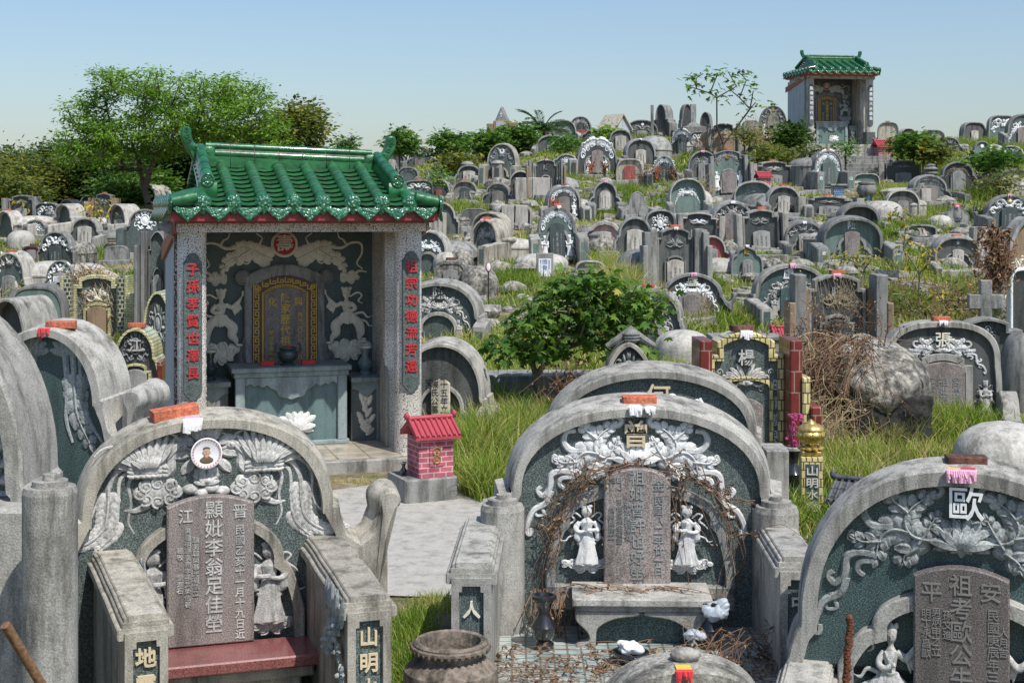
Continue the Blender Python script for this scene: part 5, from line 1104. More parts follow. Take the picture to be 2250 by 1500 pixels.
e.scale = (.88, .88, .68); b_ = m.build('lotus_bud', 'gold', e)
m = MB()
for row, (zb, r_b, l) in enumerate(((.85, .075, .13), (.91, .10, .13), (.97, .09, .12))):
    for k in range(8):
        t_ = k * math.pi / 4 + row * .39; rt = Relief(); rt.petal(0, 0, 90, l, .085, .02, 0, 0); c, s_ = math.cos(t_), math.sin(t_)
        m.add([((r_b - y * .8 + .02 * math.sin(min(1, max(0, z / l)) * 3.14) - .04 * (z / l) ** 2) * c - x * s_, (r_b - y * .8 + .02 * math.sin(min(1, max(0, z / l)) * 3.14) - .04 * (z / l) ** 2) * s_ + x * c, zb + z) for x, y, z in rt.v], rt.f)
for k in range(10): t_ = k * .628; m.ell((.09 * math.cos(t_), .09 * math.sin(t_), .805), (.03, .03, .022), 8, 5)
m.build('lotus_petals', 'gold', b_)
Y_ = 10.6; X_ = P(1896, 1090, Y_).x; furnace((X_, Y_, gz(X_, Y_) - .12), -30, 1.0, 'small red brick furnace with broken dark slate roof behind the right tomb', 'red_tile', 'slate_tile', False)
vase((P(1742, 1100, 11.6).x, 11.6, gz(P(1742, 1100, 11.6).x, 11.6) + .1), 'dark stone vase of dried magenta flowers by the 楊 tomb', 'vase_black', 1.6)
m = MB()
for k in range(36): a_, r__ = rnd.uniform(0, 6.3), rnd.uniform(0, .10); m.ell((r__ * math.cos(a_), r__ * math.sin(a_), .35 + rnd.uniform(0, .28)), (.016, .016, .012), 5, 3)
for k in range(12): m.tube([(0, 0, .2), (rnd.uniform(-.09, .09), rnd.uniform(-.09, .09), .55)], .003, 4)
o = m.build('dried_flowers', 'flower_magenta'); o.location = (P(1748, 1100, 11.6).x, 11.6, gz(P(1742, 1100, 11.6).x, 11.6) + .1); tag(o, 'bunch of dried magenta and brown flowers in the vase by the 楊 tomb', 'dried flowers')
tomb('temple-like tomb top with stone ball finial and dark oval relief, above the centre tombs', 1383, 135, 752, 860, 3, 'ogee', Y=14.5, fr=GW, pan='black_stone', b=.14, D=.25, rec=.06, a=.72, s=.72, e=1.6, rel=('wreath', 'carving_dull', .52, .62, .34, 1))
o_ = bpy.data.objects[-1] if False else None
m = MB(); c_ = P(1390, 742, 14.5); m.ell((0, 0, .0), (.085, .07, .085), 18, 12)
for z in (-.03, 0, .03): m.tube([(.084 * math.cos(t), .07 * math.sin(t), z * 1.0) for t in np.linspace(0, 6.2832, 24)], .008, 5, False)
m.tube([(-.25, .02, -.10), (-.12, .02, -.02), (0, .02, .09), (.12, .02, -.02), (.25, .02, -.10)], [.03, .04, .03, .04, .03], 8); o = m.build('ball_finial', GD, None); tr = [x for x in bpy.data.objects if x.get('label', '').startswith('temple-like')][0]; o.parent = tr; o.location = (.03, .1, c_.z - tr.location.z - .0)
m = MB(); m.box(-.50, .54, -.06, .3, .30, .36, .008); q = m.build('cornice', GW, tr, smooth=0)
tomb('black tomb with brown timber-coloured pillars and carved leaves above a dark tablet', 1840, 128, 602, 760, -3, 'slab', Y=19.5, fr=GC, pan='black_stone', b=.11, D=.25, rec=.06, a=.80, s=.86, tab=(.48, .50, TD, .05, 'carving_brown'), txt=((0, .42, .12, '祖考'), (.15, .4, .1, '安溪'), (-.15, .4, .1, '平陳')), inn=(.60, .56, .10, 'slab'), rel=('posy', 'carving_brown', .62, .6, .24, 1), sur=('陳', 'carving_dull', .12, .86), brk='red brick on the black tomb with brown pillars', pap='pale paper on the black tomb with brown pillars', pil=[(1.12, .09, .84, .12, 'brown_panel'), (1.38, .20, 1.0, .30, GC), (1.66, .11, .70, .32, 'brown_panel')])
tomb('tomb with surname 盧 and two curled shoulders left of the black pillar tomb', 1522, 190, 600, 705, -3, 'curl', fr=GC, pan='grey_panel', b=.07, D=.22, rec=.05, a=.70, s=.55, tab=(.22, .56, TP, .02), inn=(.32, .62, .10, 'slab'), rel=('floral', 'carving_white', .60, .62, .55), sur=('盧', 'carving_beige', .24, .95), pap='pink paper on the curled 盧 tomb')
tomb('tomb with white surname 何 half hidden by the leafy shrub', 1420, 165, 628, 765, -10, 'step', fr=GR, pan='green_stone', b=.09, D=.28, a=.92, s=.5, flare=.03, sur=('何', 'text_white', .20, .93), rel=('floral', 'carving_grey', .62, .72, .42), inn=(.55, .55, .1, 'ogee'), sts=('maiden', 'carving_grey', .5, .1, .36), brk='orange red brick on the 何 tomb half hidden by the shrub')
tomb('teal tomb with surname 盧 and dark green tablet, dried twigs before it', 1742, 180, 580, 708, 8, 'step', fr=GR, pan='teal_stone', b=.09, D=.25, a=.9, s=.5, sur=('盧', 'text_white', .2, .93, -.08), rel=('floral', 'carving_grey', .55, .75, .42), tab=(.3, .62, 'teal_stone', .05), inn=(.5, .55, .1, 'ogee'), sts=('maiden', 'carving_grey', .42, .1, .38), arms=sa(.2, .8, 1.0, .42, .3), pap='white paper on the teal 盧 tomb')
tomb('tall grey stepped pillar tomb with pale tablet and carved flames', 1484, 80, 500, 640, 2, 'slab', fr=GC, pan='grey_panel', b=.10, D=.25, rec=.05, a=.80, s=.9, tab=(.46, .50, TL, .06), inn=(.60, .56, .09, 'slab'), rel=('posy', 'carving_dull', .66, .62, .22), pil=[(1.22, .2, .98, .10, GC), (1.60, .17, .93, .2, GC), (1.75, .14, .72, .3, GC)], mnd=mn(-1.5, 1.4, 1.5, 1.6, .35, .62, GC), brk='orange brick on the grey pillar tomb', pap='white paper on the grey pillar tomb')
tomb('tomb with white surname 陳 in a deep plain green hood with stepped arms', 1875, 122, 473, 572, -2, 'round', fr=GC, pan='green_pale', b=.09, D=.55, rec=.16, s=.45, flare=.05, tab=(.26, .68, TP, .02), inn=(.66, .60, .09, 'ogee'), sur=('陳', 'text_white', .22, .93), arms=sa(.26, .8, 1.22, .42, .30, GC, '奇山'), table=(.5, .12, .3))
tomb('small tomb with gold surname 陳 and cusped pale green panel', 1642, 66, 539, 616, 2, 'cusp', fr=GC, pan='green_pale', b=.10, D=.25, a=1, rec=.04, tab=(.32, .60, TG, .06), inn=(.55, .5, .1, 'ogee'), sur=('陳', 'text_gold', .17, .90), mnd=mn(-1.4, 1.2, 1.3, 1.5, .2, .55, 'mound_plaster'), pap='pink paper on the small gold 陳 tomb')
tomb('tomb with white lace relief in front of the plain green hood', 1769, 78, 483, 552, 3, 'round', fr=GC, pan='green_stone', b=.10, D=.35, s=.45, flare=.04, rel=rl('dragons', 'carving_grey', .5, .8, .45), tab=(.30, .60, TL, .02), arms=sa(.18, .5, 1.1, .4, .3, GC), inn=(.7, .55, .1, 'ogee'), pap='red paper on the lace relief tomb')
tomb('plain wide green hood behind the lace relief tomb', 1748, 110, 474, 540, 2, 'low', Y=33.5, fr=GC, pan='green_pale', b=.10, D=.5, s=.3, flare=.04)
tomb('red panelled arched tomb with small grey tablet beside the grey pillar tomb', 1566, 75, 518, 575, -5, 'ogee', fr=GC, pan='red_panel', b=.09, D=.2, a=.75, s=.42, tab=(.28, .5, TG, .0))
tomb('black tomb with grey relief, purple-grey tablet and big plaster mound at its left', 1612, 92, 439, 528, 2, 'step', fr=GC, pan='black_stone', b=.10, D=.35, a=.93, s=.45, flare=.04, rel=rl('dragons', 'carving_grey', .50, .82, .44), tab=(.36, .72, TP, .0), inn=(.70, .58, .09, 'ogee'), sts=('maiden', 'carving_grey', .5, .08, .4), arms=sa(.2, .5, 1.1, .42, .3, GC), mnd=mn(-1.0, 1.0, 1.1, 1.3, .35, .75, GC), pap='white and red paper on the purple-grey tablet tomb')
tomb('tomb with round mirror relief and two short square posts behind the grey pillar tomb', 1453, 62, 460, 545, 2, 'round', fr=GC, pan='grey_panel', b=.12, D=.2, s=.7, e=2.3, rel=rl('wreath', 'carving_white', .42, .72, .42), pil=[(1.28, .18, .88, .1, GC)])
# ---- centre slope
tomb('green tomb with white garland, dark green tablet and square arm posts, brick on top', 1226, 112, 453, 572, 2, 'ogee', fr=GC, pan='green_pale', b=.10, D=.28, rec=.06, a=.70, s=.55, rel=rl('band', 'carving_white', .52, .62, .40), tab=(.27, .70, TD, .02, 'carving_grey'), inn=(.62, .62, .09, 'ogee'), sts=('maiden', 'carving_white', .45, .06, .42), arms=(.86, .8, .50, .42, .22, GR), table=(.5, .05, .3), brk='orange brick on the green garland tomb', pap='white paper on the green garland tomb')
tomb('pink scalloped tomb with pale tablet beside the green garland tomb', 1328, 84, 484, 545, -6, 'cusp', fr='granite_white', pan='pink_panel', b=.16, D=.25, tab=(.32, .6, TL, .0), arms=sa(.15, .4, .95, .4, .2, 'pink_panel'))
tomb('low weathered arch with two blank white tablets', 1130, 72, 449, 503, -4, 'low', fr=OC, pan='grey_panel', b=.12, D=.2, s=.5)
for x in (-.42, .42):
    t0 = [o for o in bpy.data.objects if o.get('label', '') == 'low weathered arch with two blank white tablets'][0]; m = MB(); m.box(-.16, .16, -.02, .05, 0, .60, .01); q = m.build('name_tablet', TL, t0, smooth=0); q.location = (x * .42, 0, 0)
tomb('plain grey-green slab leaning behind the beige hood tomb', 1042, 54, 458, 500, 0, 'low', fr=GC, pan='grey_panel', b=.05, D=.1, rec=.01, s=.6)
tomb('beige hood tomb with curling white relief, bricks and pink paper on top, mound behind', 1062, 78, 478, 572, -24, 'curl', fr='granite_warm', pan='green_stone', b=.08, D=.60, rec=.18, a=.72, s=.5, flare=.04, rel=rl('floral', 'carving_grey', .62, .72, .52), tab=(.34, .52, TD, .0), arms=(.86, .95, .46, .36, .2, 'granite_warm'), mnd=mn(.6, .9, 1.2, 1.3, .28, .5, MP), brk='orange brick on the beige hood tomb', pap='pink paper on the beige hood tomb')
tomb('second beige hood standing just behind the beige hood tomb', 1068, 74, 466, 560, -24, 'round', Y=33.8, fr='granite_warm', pan='green_stone', b=.08, D=.5, rec=.15, s=.5, rel=rl('band', 'carving_grey', .55, .7, .35))
tomb('dark tomb with floral relief half hidden by the shrine column, deep right flank', 938, 92, 506, 600, -14, 'step', fr=GR, pan='green_stone', b=.09, D=.4, a=.86, s=.48, rel=rl('floral', 'carving_white', .60, .75, .45), inn=(.6, .5, .1, 'ogee'))
tomb('white stained boulder-like tomb with small grey tablet, brick on top', 990, 76, 572, 645, -3, 'low', fr='boulder_stone', pan='boulder_stone', b=.2, D=.6, rec=.02, s=.4, tab=(.42, .72, TG, .0), brk='dark brick on the boulder-like tomb')
tomb('tomb with white surname 陳 and curling relief behind the right shrine column', 962, 195, 614, 765, -8, 'step', fr=GR, pan='green_stone', b=.085, D=.42, a=.90, s=.50, flare=.04, sur=('陳', 'carving_grey', .20, .93), rel=('floral', 'carving_grey', .62, .72, .46), inn=(.6, .55, .08, 'ogee'), sts=('maiden', 'carving_grey', .45, .08, .36), arms=sa(.2, .4, 1.0, .45, .36))
tomb('plain dark panelled tomb with cream tablet right behind the shrine column', 968, 205, 746, 985, -6, 'step', Y=14.9, fr=GR, pan='grey_panel', b=.075, D=.40, a=.90, s=.42, flare=.04, tab=(.20, .62, 'beige_panel', .05, 'black_stone'), txt=((.04, .72, .085, '民國十五年立'), (-.06, .72, .085, '安溪陳氏公墓')), inn=(.66, .56, .07, 'ogee'), arms=sa(.2, .45, 1.02, .34, .30))
tomb('black pillar tomb with beaded brown columns and pale-framed grey tablet, mound behind right', 1200, 46, 350, 432, 2, 'slab', fr=GC, pan='black_stone', b=.09, D=.2, rec=.04, a=.85, s=.9, tab=(.36, .48, TG, .04), inn=(.52, .58, .09, 'slab'), sur=('陳', 'carving_dull', .14, .85), pil=[(1.15, .06, .92, .1, GC), (1.42, .12, .97, .25, GC), (1.66, .1, .82, .3, 'brown_panel')], mnd=mn(1.6, 2.0, 1.6, 2.2, .22, .50, GC), pap='pink paper on the beaded column tomb')
tomb('tomb with bright white leafy garland, pink tablet and twin white reliefs, arm posts with niches', 1312, 84, 302, 388, 2, 'step', fr=GC, pan='black_stone', b=.07, D=.35, rec=.05, a=.97, s=.40, flare=.04, rel=rl('band', 'carving_white', .42, .86, .55), tab=(.28, .70, TP, .10), inn=(.64, .60, .08, 'round'), sts=('maiden', 'carving_white', .42, .12, .40), arms=(1.22, .6, .48, .42, .28, GR), plinth=(1.2, .5, .05), pap='pink paper on the bright garland tomb')
tomb('tomb with white garland and purple tablet, low stepped arms, left of the plain green one', 1240, 68, 404, 478, 3, 'round', fr=GC, pan='black_stone', b=.09, D=.35, s=.4, flare=.05, rel=rl('band', 'carving_white', .46, .82, .48), tab=(.34, .66, TP, .0), sts=('maiden', 'carving_white', .6, .08, .42), arms=(1.25, .6, .38, .28, .24, GR), brk='dark brick on the purple tablet garland tomb')
tomb('plain green stepped tomb with framed pale tablet and two square posts', 1330, 74, 398, 474, 0, 'ogee', fr=GC, pan='grey_panel', b=.09, D=.2, a=.68, s=.58, tab=(.28, .70, TL, .20), inn=(.36, .74, .09, 'slab'), arms=(.84, .7, .40, .34, .24, GC), table=(.5, .2, .2), pap='white paper on the plain green stepped tomb')
tomb('broken plain grey slab with a jagged right side', 1400, 56, 421, 478, 6, 'ogee', fr=GC, pan=GC, b=.05, D=.15, rec=.01, a=.6, s=.5)
tomb('plain grey hood tomb with pale tablet and big smooth mound, upper centre', 1408, 62, 302, 366, 3, 'round', fr=GC, pan='grey_panel', b=.10, D=.4, s=.4, flare=.05, tab=(.34, .62, TL, .0), mnd=mn(1.2, 1.4, 1.2, 1.8, .6, 1.15, GC), plinth=(1.1, .4, .06), pap='pink paper on the plain grey hood tomb')
tomb('black tomb with bright white garland and black tablet, orange flower bundles before it', 1460, 66, 342, 406, -2, 'ogee', fr=GC, pan='black_stone', b=.08, D=.22, a=.66, s=.5, rel=rl('band', 'carving_white', .40, .72, .50), tab=(.34, .70, TD, .06), arms=(.95, .4, .4, .36, .2, GC), plinth=(1.0, .4, .05))
tomb('small black tomb with ring of white relief, gold top, under the skyline', 1499, 56, 283, 342, 2, 'ogee', fr=GC, pan='black_stone', b=.08, D=.25, a=.75, s=.5, rel=rl('band', 'carving_white', .44, .74, .50), tab=(.34, .66, TD, .04), arms=(1.1, .5, .36, .3, .22, GC))
tomb('half hidden dark tomb with white dragon relief beside the ring relief tomb', 1536, 40, 289, 330, 0, 'low', fr=GC, pan='black_stone', b=.1, D=.25, rel=rl('dragons', 'carving_white', .3, .8, .6))
tomb('black tomb with laurel relief and purple tablet between two narrow black posts', 1592, 42, 271, 338, 1, 'slab', fr=GC, pan='black_stone', b=.09, D=.2, a=.9, s=.9, tab=(.50, .58, TP, .05), inn=(.62, .62, .08, 'slab'), rel=('posy', 'carving_dull', .66, .7, .22), pil=[(1.45, .17, .98, .1, GD)], mnd=mn(0, .6, 2.2, 1.2, .5, .85, 'brown_panel'), pap='pink paper on the laurel relief tomb')
tomb('grey carved tomb partly behind the gold seal tomb', 1545, 66, 331, 398, 2, 'step', fr=GC, pan='grey_panel', b=.08, D=.2, a=.95, s=.4, rel=rl('floral', 'carving_dull', .62, .78, .4), tab=(.3, .6, TG, .0), pap='red paper on the grey carved tomb')
tomb('pale carved tomb with gold seal 陳 and pink tablet between stepped grey pillars', 1603, 60, 330, 436, 2, 'slab', fr=GC, pan='green_pale', b=.07, D=.22, a=.88, s=.86, tab=(.44, .58, TP, .14), inn=(.56, .62, .09, 'slab'), rel=[rl('band', 'carving_grey', .68, .78, .26)], plate=(.86, .16, 'black_stone', '陳'), sts=('maiden', 'carving_white', .80, .22, .36), pil=[(1.16, .12, .88, .2, GC), (1.42, .10, .72, .4, GC)], table=(.7, .14, .3), plinth=(1.3, .6, .06), brk='orange brick on the gold seal 陳 tomb')
tomb('plain grey round tomb with pale tablet and wavy arms, right of the slope centre', 1722, 72, 405, 470, -2, 'step', fr=GC, pan='grey_panel', b=.08, D=.35, a=.95, s=.42, flare=.05, tab=(.34, .66, TL, .0), inn=(.64, .5, .08, 'ogee'), arms=(1.2, .7, .42, .28, .26, GC), mnd=mn(-1.0, 1.0, 1.3, 1.6, .2, .7, GC), plinth=(1.2, .5, .04), brk='red brick on the plain grey round tomb')
tomb('dark plain hood with round back, right of the plain grey round tomb', 1890, 84, 443, 505, -6, 'round', fr=GC, pan='grey_panel', b=.14, D=.6, rec=.25, s=.3, flare=.06)
tomb('low brown arched tomb below the framed white notice', 1297, 62, 573, 618, 0, 'low', fr=GR, pan='tablet_pink', b=.10, D=.3, rec=.06, s=.4)
tomb('tiny concrete slab grave with weathered square top', 1340, 42, 552, 580, 2, 'rect', fr=OC, pan=OC, b=.1, D=.3, rec=.01)
# ---- upper left slope
tomb('grey tomb with pale tablet just behind the shrine roof horn', 858, 58, 330, 376, -6, 'round', fr=GC, pan='grey_panel', b=.09, D=.3, s=.4, tab=(.3, .62, TL, .0), inn=(.6, .55, .08, 'ogee'))
tomb('dark arch tomb with pale figures relief and thick right flank, near the ridge bushes', 922, 60, 321, 372, -14, 'ogee', fr=GC, pan='green_stone', b=.09, D=.45, a=.78, s=.45, rel=rl('dragons', 'carving_dull', .4, .78, .5), tab=(.34, .5, TP, .0))
tomb('small dark round tomb with relief below the figures relief tomb', 896, 44, 367, 402, -8, 'round', fr=GC, pan='green_stone', b=.09, D=.3, rel=rl('band', 'carving_dull', .35, .8, .5))
tomb('plain pale green tomb with rough right flank', 962, 40, 361, 402, -14, 'step', fr=GC, pan='green_pale', b=.09, D=.4, a=.8, s=.5)
tomb('tiny arched tomb behind dry bush near the ridge', 997, 36, 342, 376, -12, 'low', fr=GC, pan='green_stone', b=.09, D=.4, rel=rl('wreath', 'carving_dull', .4, .6, .4))
tomb('green tomb with round white seal relief at the right end of the shrine roof', 920, 60, 396, 452, 0, 'low', fr=GC, pan='green_pale', b=.06, D=.15, s=.7, rel=rl('dragons', 'carving_white', .55, .85, .35), tab=(.38, .5, TG, .0), brk='orange brick on the round seal tomb')
tomb('grey tomb with rust red tablet beside the round seal tomb', 963, 44, 394, 440, -12, 'round', fr=GC, pan='grey_panel', b=.08, D=.35, tab=(.30, .5, 'red_panel', .0), txt=0)
tomb('black stained tomb with dark tablet on a rubble terrace', 1020, 52, 397, 446, -5, 'round', fr=OC, pan=GD, b=.1, D=.3, tab=(.38, .7, TD, .0), inn=(.7, .6, .1, 'ogee'), brk='orange brick on the black stained tomb')
tomb('big tomb with round portrait photo, twin niches and thick beige flank below the bushes', 1100, 64, 313, 402, -10, 'step', fr='granite_warm', pan='green_stone', b=.08, D=.5, a=.94, s=.5, flare=.03, rel=rl('dragons', 'carving_dull', .42, .8, .5), plate=(.80, .16, 'porcelain'), arms=(1.0, .7, .46, .42, .22, 'granite_warm'), inn=(.6, .4, .1, 'ogee'))
tomb('plain grey arched tomb behind leafy bush, upper centre left', 1212, 62, 296, 340, -6, 'round', fr=GC, pan='grey_panel', b=.1, D=.35, tab=(.3, .55, TG, .0), brk='small red brick on the plain grey arch near the palm')
tomb('relief arch with brown tablet on the skyline beside the little gabled house', 1276, 46, 256, 300, -8, 'round', fr=GC, pan='grey_panel', b=.08, D=.3, rel=rl('band', 'carving_grey', .4, .8, .5), tab=(.4, .5, 'red_panel', .0))
tomb('ornate dark gate-like tomb top crowned with scrollwork', 1303, 52, 282, 322, 0, 'cusp', fr=GD, pan='black_stone', b=.12, D=.25, rel=rl('wreath', 'carving_dull', .35, .7, .4))
tomb('small brown round grave stone on the ridge left of the palm bushes', 1206, 26, 278, 300, -20, 'round', fr='granite_warm', pan='brown_panel', b=.1, D=.4)
tomb('dark arched tomb with small white oval photo below the skyline', 1410, 66, 263, 306, -4, 'round', fr=GC, pan='grey_panel', b=.07, D=.3, s=.35, rel=rl('dragons', 'carving_dull', .3, .7, .4), plate=(.76, .09, 'porcelain'), tab=(.3, .45, TG, .0))
tomb('bare grey hood seen from its side on the skyline', 1452, 40, 229, 276, -40, 'step', Y=63, fr=GC, pan='grey_panel', b=.1, D=.6, a=.6, s=.55)
tomb('dark curved hood on the skyline left of the obelisk', 1512, 30, 228, 292, 20, 'step', Y=62, fr=GD, pan='black_stone', b=.12, D=.3, a=.8, s=.55)
tomb('dark bulging tomb back on the skyline right of the obelisk', 1548, 34, 246, 290, -20, 'step', Y=62, fr=GC, pan='black_stone', b=.1, D=.5, a=.7, s=.5)
tomb('arched tomb with gold seal and purple tablet at the foot of the small shrine', 1699, 60, 232, 306, -2, 'step', fr=GC, pan='green_stone', b=.07, D=.25, a=.97, s=.4, rel=rl('dragons', 'carving_dull', .48, .8, .45), plate=(.88, .14, 'black_stone', '陳'), tab=(.36, .72, TP, .02), sts=('maiden', 'carving_white', .6, .08, .4))
tomb('white grey low tomb wall between the laurel and gold seal tombs on the ridge', 1652, 36, 264, 292, 6, 'low', fr=GC, pan=GC, b=.1, D=.4, rec=.01)
# ---- right slope
tomb('beige cracked arch beside the pink furnace of the small shrine', 1952, 44, 268, 310, -10, 'low', fr=GC, pan='beige_panel', b=.09, D=.3, s=.4, brk='red brick on the beige cracked arch')
tomb('low dark concrete tomb with white tablet on the right ridge', 2050, 50, 285, 318, 0, 'low', fr=GD, pan=OC, b=.08, D=.2, tab=(.28, .65, TL, .0), txt=0)
tomb('grey hood with two leaning white tablets on the right ridge', 2142, 48, 268, 308, 14, 'low', fr=GC, pan='grey_panel', b=.08, D=.35, tab=(.3, .6, TL, .0), txt=0)
tomb('white relief tomb on the right ridge behind the larger one', 2205, 62, 253, 300, 8, 'low', fr=GC, pan='green_pale', b=.08, D=.25, s=.5, rel=rl('dragons', 'carving_white', .3, .8, .6))
tomb('larger white relief tomb cut by the right picture edge near the skyline', 2250, 82, 250, 322, 8, 'ogee', fr=GC, pan='green_stone', b=.08, D=.3, a=.8, s=.45, rel=rl('floral', 'carving_white', .55, .75, .55), tab=(.3, .6, TP, .0))
tomb('green tomb with white rosette and long cylinder mound at the right', 2158, 46, 310, 350, 6, 'ogee', fr=GC, pan='green_pale', b=.07, D=.2, a=.7, s=.5, plate=(.72, .16, 'carving_white'), mnd=mn(1.2, .9, 1.5, 1.1, .4, .85, GR))
tomb('green stepped tomb with white garland and tall dark left flank below the small shrine steps', 1822, 76, 330, 424, 12, 'step', fr=GC, pan='green_pale', b=.08, D=.5, a=.76, s=.55, rel=rl('band', 'carving_white', .45, .70, .50), tab=(.34, .74, 'green_stone', .18, 'carving_grey'), arms=(.80, .5, .52, .48, .24, GC, '奇山'), plinth=(1.1, .7, .08), mnd=mn(-.5, .7, .95, 1.2, .62, .82, GC), table=(.5, .16, .25), brk='orange brick on the tomb below the small shrine')
tomb('low pale green stone lying in grass beside that garland tomb', 1905, 54, 381, 416, -2, 'low', fr=GR, pan='green_pale', b=.07, D=.15, s=.4)
tomb('dark ornate tomb with grey tablet between two stacked lantern posts', 2106, 86, 355, 428, -2, 'ogee', fr=GD, pan='black_stone', b=.07, D=.3, a=.75, s=.62, rel=rl('floral', 'carving_brown', .75, .6, .34), tab=(.28, .70, TG, .08), inn=(.36, .74, .08, 'slab'), txt=0, table=(.9, .08, .3))
tomb('plain beige tomb at the right edge above the gold seal 蔡 tomb', 2232, 76, 371, 436, 2, 'round', fr=GC, pan='beige_panel', b=.08, D=.3, s=.5, brk='red brick on the plain beige tomb')
tomb('wide dark green tomb with curled shoulders, gold seal 蔡 and white dragons', 2218, 150, 427, 505, 3, 'curl', fr=GC, pan='green_stone', b=.06, D=.22, a=.68, s=.45, rel=rl('dragons', 'carving_white', .40, .60, .50), plate=(.82, .10, 'black_stone', '蔡'), tab=(.24, .62, TD, .0), arms=sa(.2, .7, .84, .4, .3, GC), pap='pink paper on the gold seal 蔡 tomb')
tomb('round grey plaque tomb carved with one flower, red brick and pink paper', 2105, 46, 452, 502, 4, 'cusp', fr=GC, pan=GC, b=.05, D=.25, rec=.01, rel=rl('posy', 'carving_dull', .3, .4, .35), brk='red brick on the round plaque tomb', pap='pink paper on the round plaque tomb')
tomb('small low grey tomb with brick red tablet in the grass', 2026, 62, 493, 522, -3, 'low', fr=GC, pan='grey_panel', b=.12, D=.25, s=.5, tab=(.28, .6, 'red_panel', .0), txt=0)
tomb('plain grey hood tomb with cracked pale tablet and sloping wall, right slope', 2105, 96, 515, 592, -6, 'round', fr=GR, pan='grey_panel', b=.08, D=.45, s=.4, flare=.05, tab=(.24, .62, TL, .0), inn=(.66, .52, .05, 'step', TG), arms=sa(.14, .8, 1.1, .25, .12), brk='red brick on the plain grey hood tomb of the right slope', plate=(.82, .08, 'carving_dull'))
tomb('small square stump grave with pale slab right of the plaque tomb', 2160, 40, 498, 532, 2, 'rect', fr=OC, pan=OC, b=.1, D=.3, rec=.01, tab=(.45, .8, TL, .0), txt=0)
tomb('big brown slab tomb with beige dragon carving cut by the right edge', 2262, 120, 476, 690, 16, 'low', Y=19.5, fr=GC, pan='brown_panel', b=.10, D=.25, s=.55, e=1.6, rel=rl('floral', 'carving_beige', .62, .85, .30))
tomb('dark tomb framed in white at the right edge', 2262, 84, 588, 700, 0, 'rect', Y=18.5, fr='carving_white', pan='black_stone', b=.14, D=.15)
tomb('ornate dark stepped tomb behind the right side of the 張 tomb', 2172, 150, 698, 900, -6, 'slab', Y=17.5, fr='granite_dark', pan='grey_panel', b=.10, D=.3, a=.62, s=.86, rel=rl('wreath', 'carving_dull', .72, .3, .2), inn=(.5, .6, .1, 'round'))
# ---- left field
tomb('hood tomb with white dragon relief at the far left edge, plaster mound beside it', 18, 78, 551, 655, -16, 'step', fr='granite_white', pan='green_stone', b=.09, D=.4, a=.9, s=.45, flare=.03, rel=rl('dragons', 'carving_grey', .5, .8, .5), tab=(.35, .5, TG, .0), inn=(.6, .45, .1, 'ogee'), mnd=mn(1.1, 1.0, 1.2, 1.4, .45, .75, MP), brk='orange brick on the far left dragon tomb')
tomb('tomb with white dragon relief and a white paper notice on its tablet', 131, 78, 572, 655, 3, 'ogee', fr=GC, pan='green_stone', b=.07, D=.25, a=.78, s=.5, rel=rl('dragons', 'carving_white', .48, .8, .48), tab=(.34, .68, TG, .0), txt=0, sts=('maiden', 'carving_white', .55, .08, .42), mnd=mn(1.0, 1.1, 1.4, 1.5, .5, .85, MP))
tomb('yellow tiled tomb overgrown with dry brown vines, beige leaf relief', 212, 104, 603, 742, 2, 'slab', fr='yellow_tile_small', pan='green_stone', b=.16, D=.3, a=.78, s=.87, rel=rl('posy', 'carving_beige', .52, .62, .35), tab=(.40, .50, 'brown_panel', .06), inn=(.58, .56, .12, 'slab', 'yellow_tile_small'), txt=0, pil=[(1.15, .17, .97, .15, 'dark_tile'), (1.35, .08, .98, .18, 'yellow_tile_small'), (1.58, .14, .72, .25, 'yellow_tile_small')])
tomb('yellow tiled tomb with round medallion half hidden behind the shrine wall', 345, 76, 641, 745, 2, 'ogee', Y=20.5, fr='yellow_tile_small', pan='black_stone', b=.12, D=.6, a=.8, s=.5, rel=rl('wreath', 'carving_dull', .3, .7, .45))
tomb('yellow tiled tomb with surname 江 and brown tablet left of the shrine wall', 296, 116, 721, 890, 3, 'ogee', Y=16.8, fr='yellow_tile_small', pan='black_stone', b=.10, D=.5, a=.76, s=.66, rel=[('wreath', 'carving_dull', .60, .62, .32, 1)], sur=('江', 'carving_grey', .17, .87, 0, 1), tab=(.46, .50, TG, .0), txt=0, inn=(.60, .57, .09, 'slab', 'yellow_tile_small'), brk='orange brick on the yellow tiled 江 tomb', pil=[(1.12, .10, .62, .3, 'red_tile')])
tomb('tall dark green tomb with white heart relief and photo ring next to the shrine', 318, 92, 459, 560, 2, 'step', fr=GC, pan='green_stone', b=.07, D=.3, a=.72, s=.66, rel=rl('wreath', 'carving_white', .55, .6, .38), arms=(1.0, .3, .60, .56, .2, 'green_stone'))
tomb('blue grey stepped pillar tomb against the shrine side wall', 345, 40, 508, 640, 0, 'slab', Y=22.5, fr=GC, pan='green_stone', b=.12, D=.3, a=.8, s=.9, tab=(.5, .62, TG, .06), inn=(.66, .68, .1, 'slab'), txt=0, pil=[(1.3, .2, 1.0, .2, GC), (1.75, .18, .88, .35, GC)])
tomb('pale hood tomb with carved dark front, wavy arm walls and beige flank, left field', 255, 46, 448, 520, -28, 'step', fr='granite_white', pan='grey_panel', b=.08, D=.75, rec=.2, a=.86, s=.45, rel=rl('floral', 'carving_dull', .6, .75, .45), tab=(.4, .55, TG, .0), arms=(1.0, .9, .42, .36, .22, 'granite_white'))
tomb('pale hood tomb seen from the side with long smooth mound, left field', 137, 42, 448, 518, -34, 'step', fr='granite_white', pan='green_stone', b=.09, D=.6, rec=.2, a=.8, s=.6, arms=(1.0, 1.0, .46, .38, .25, 'granite_white'), mnd=mn(.3, 1.0, 1.0, 1.9, .30, .50, 'granite_white'))
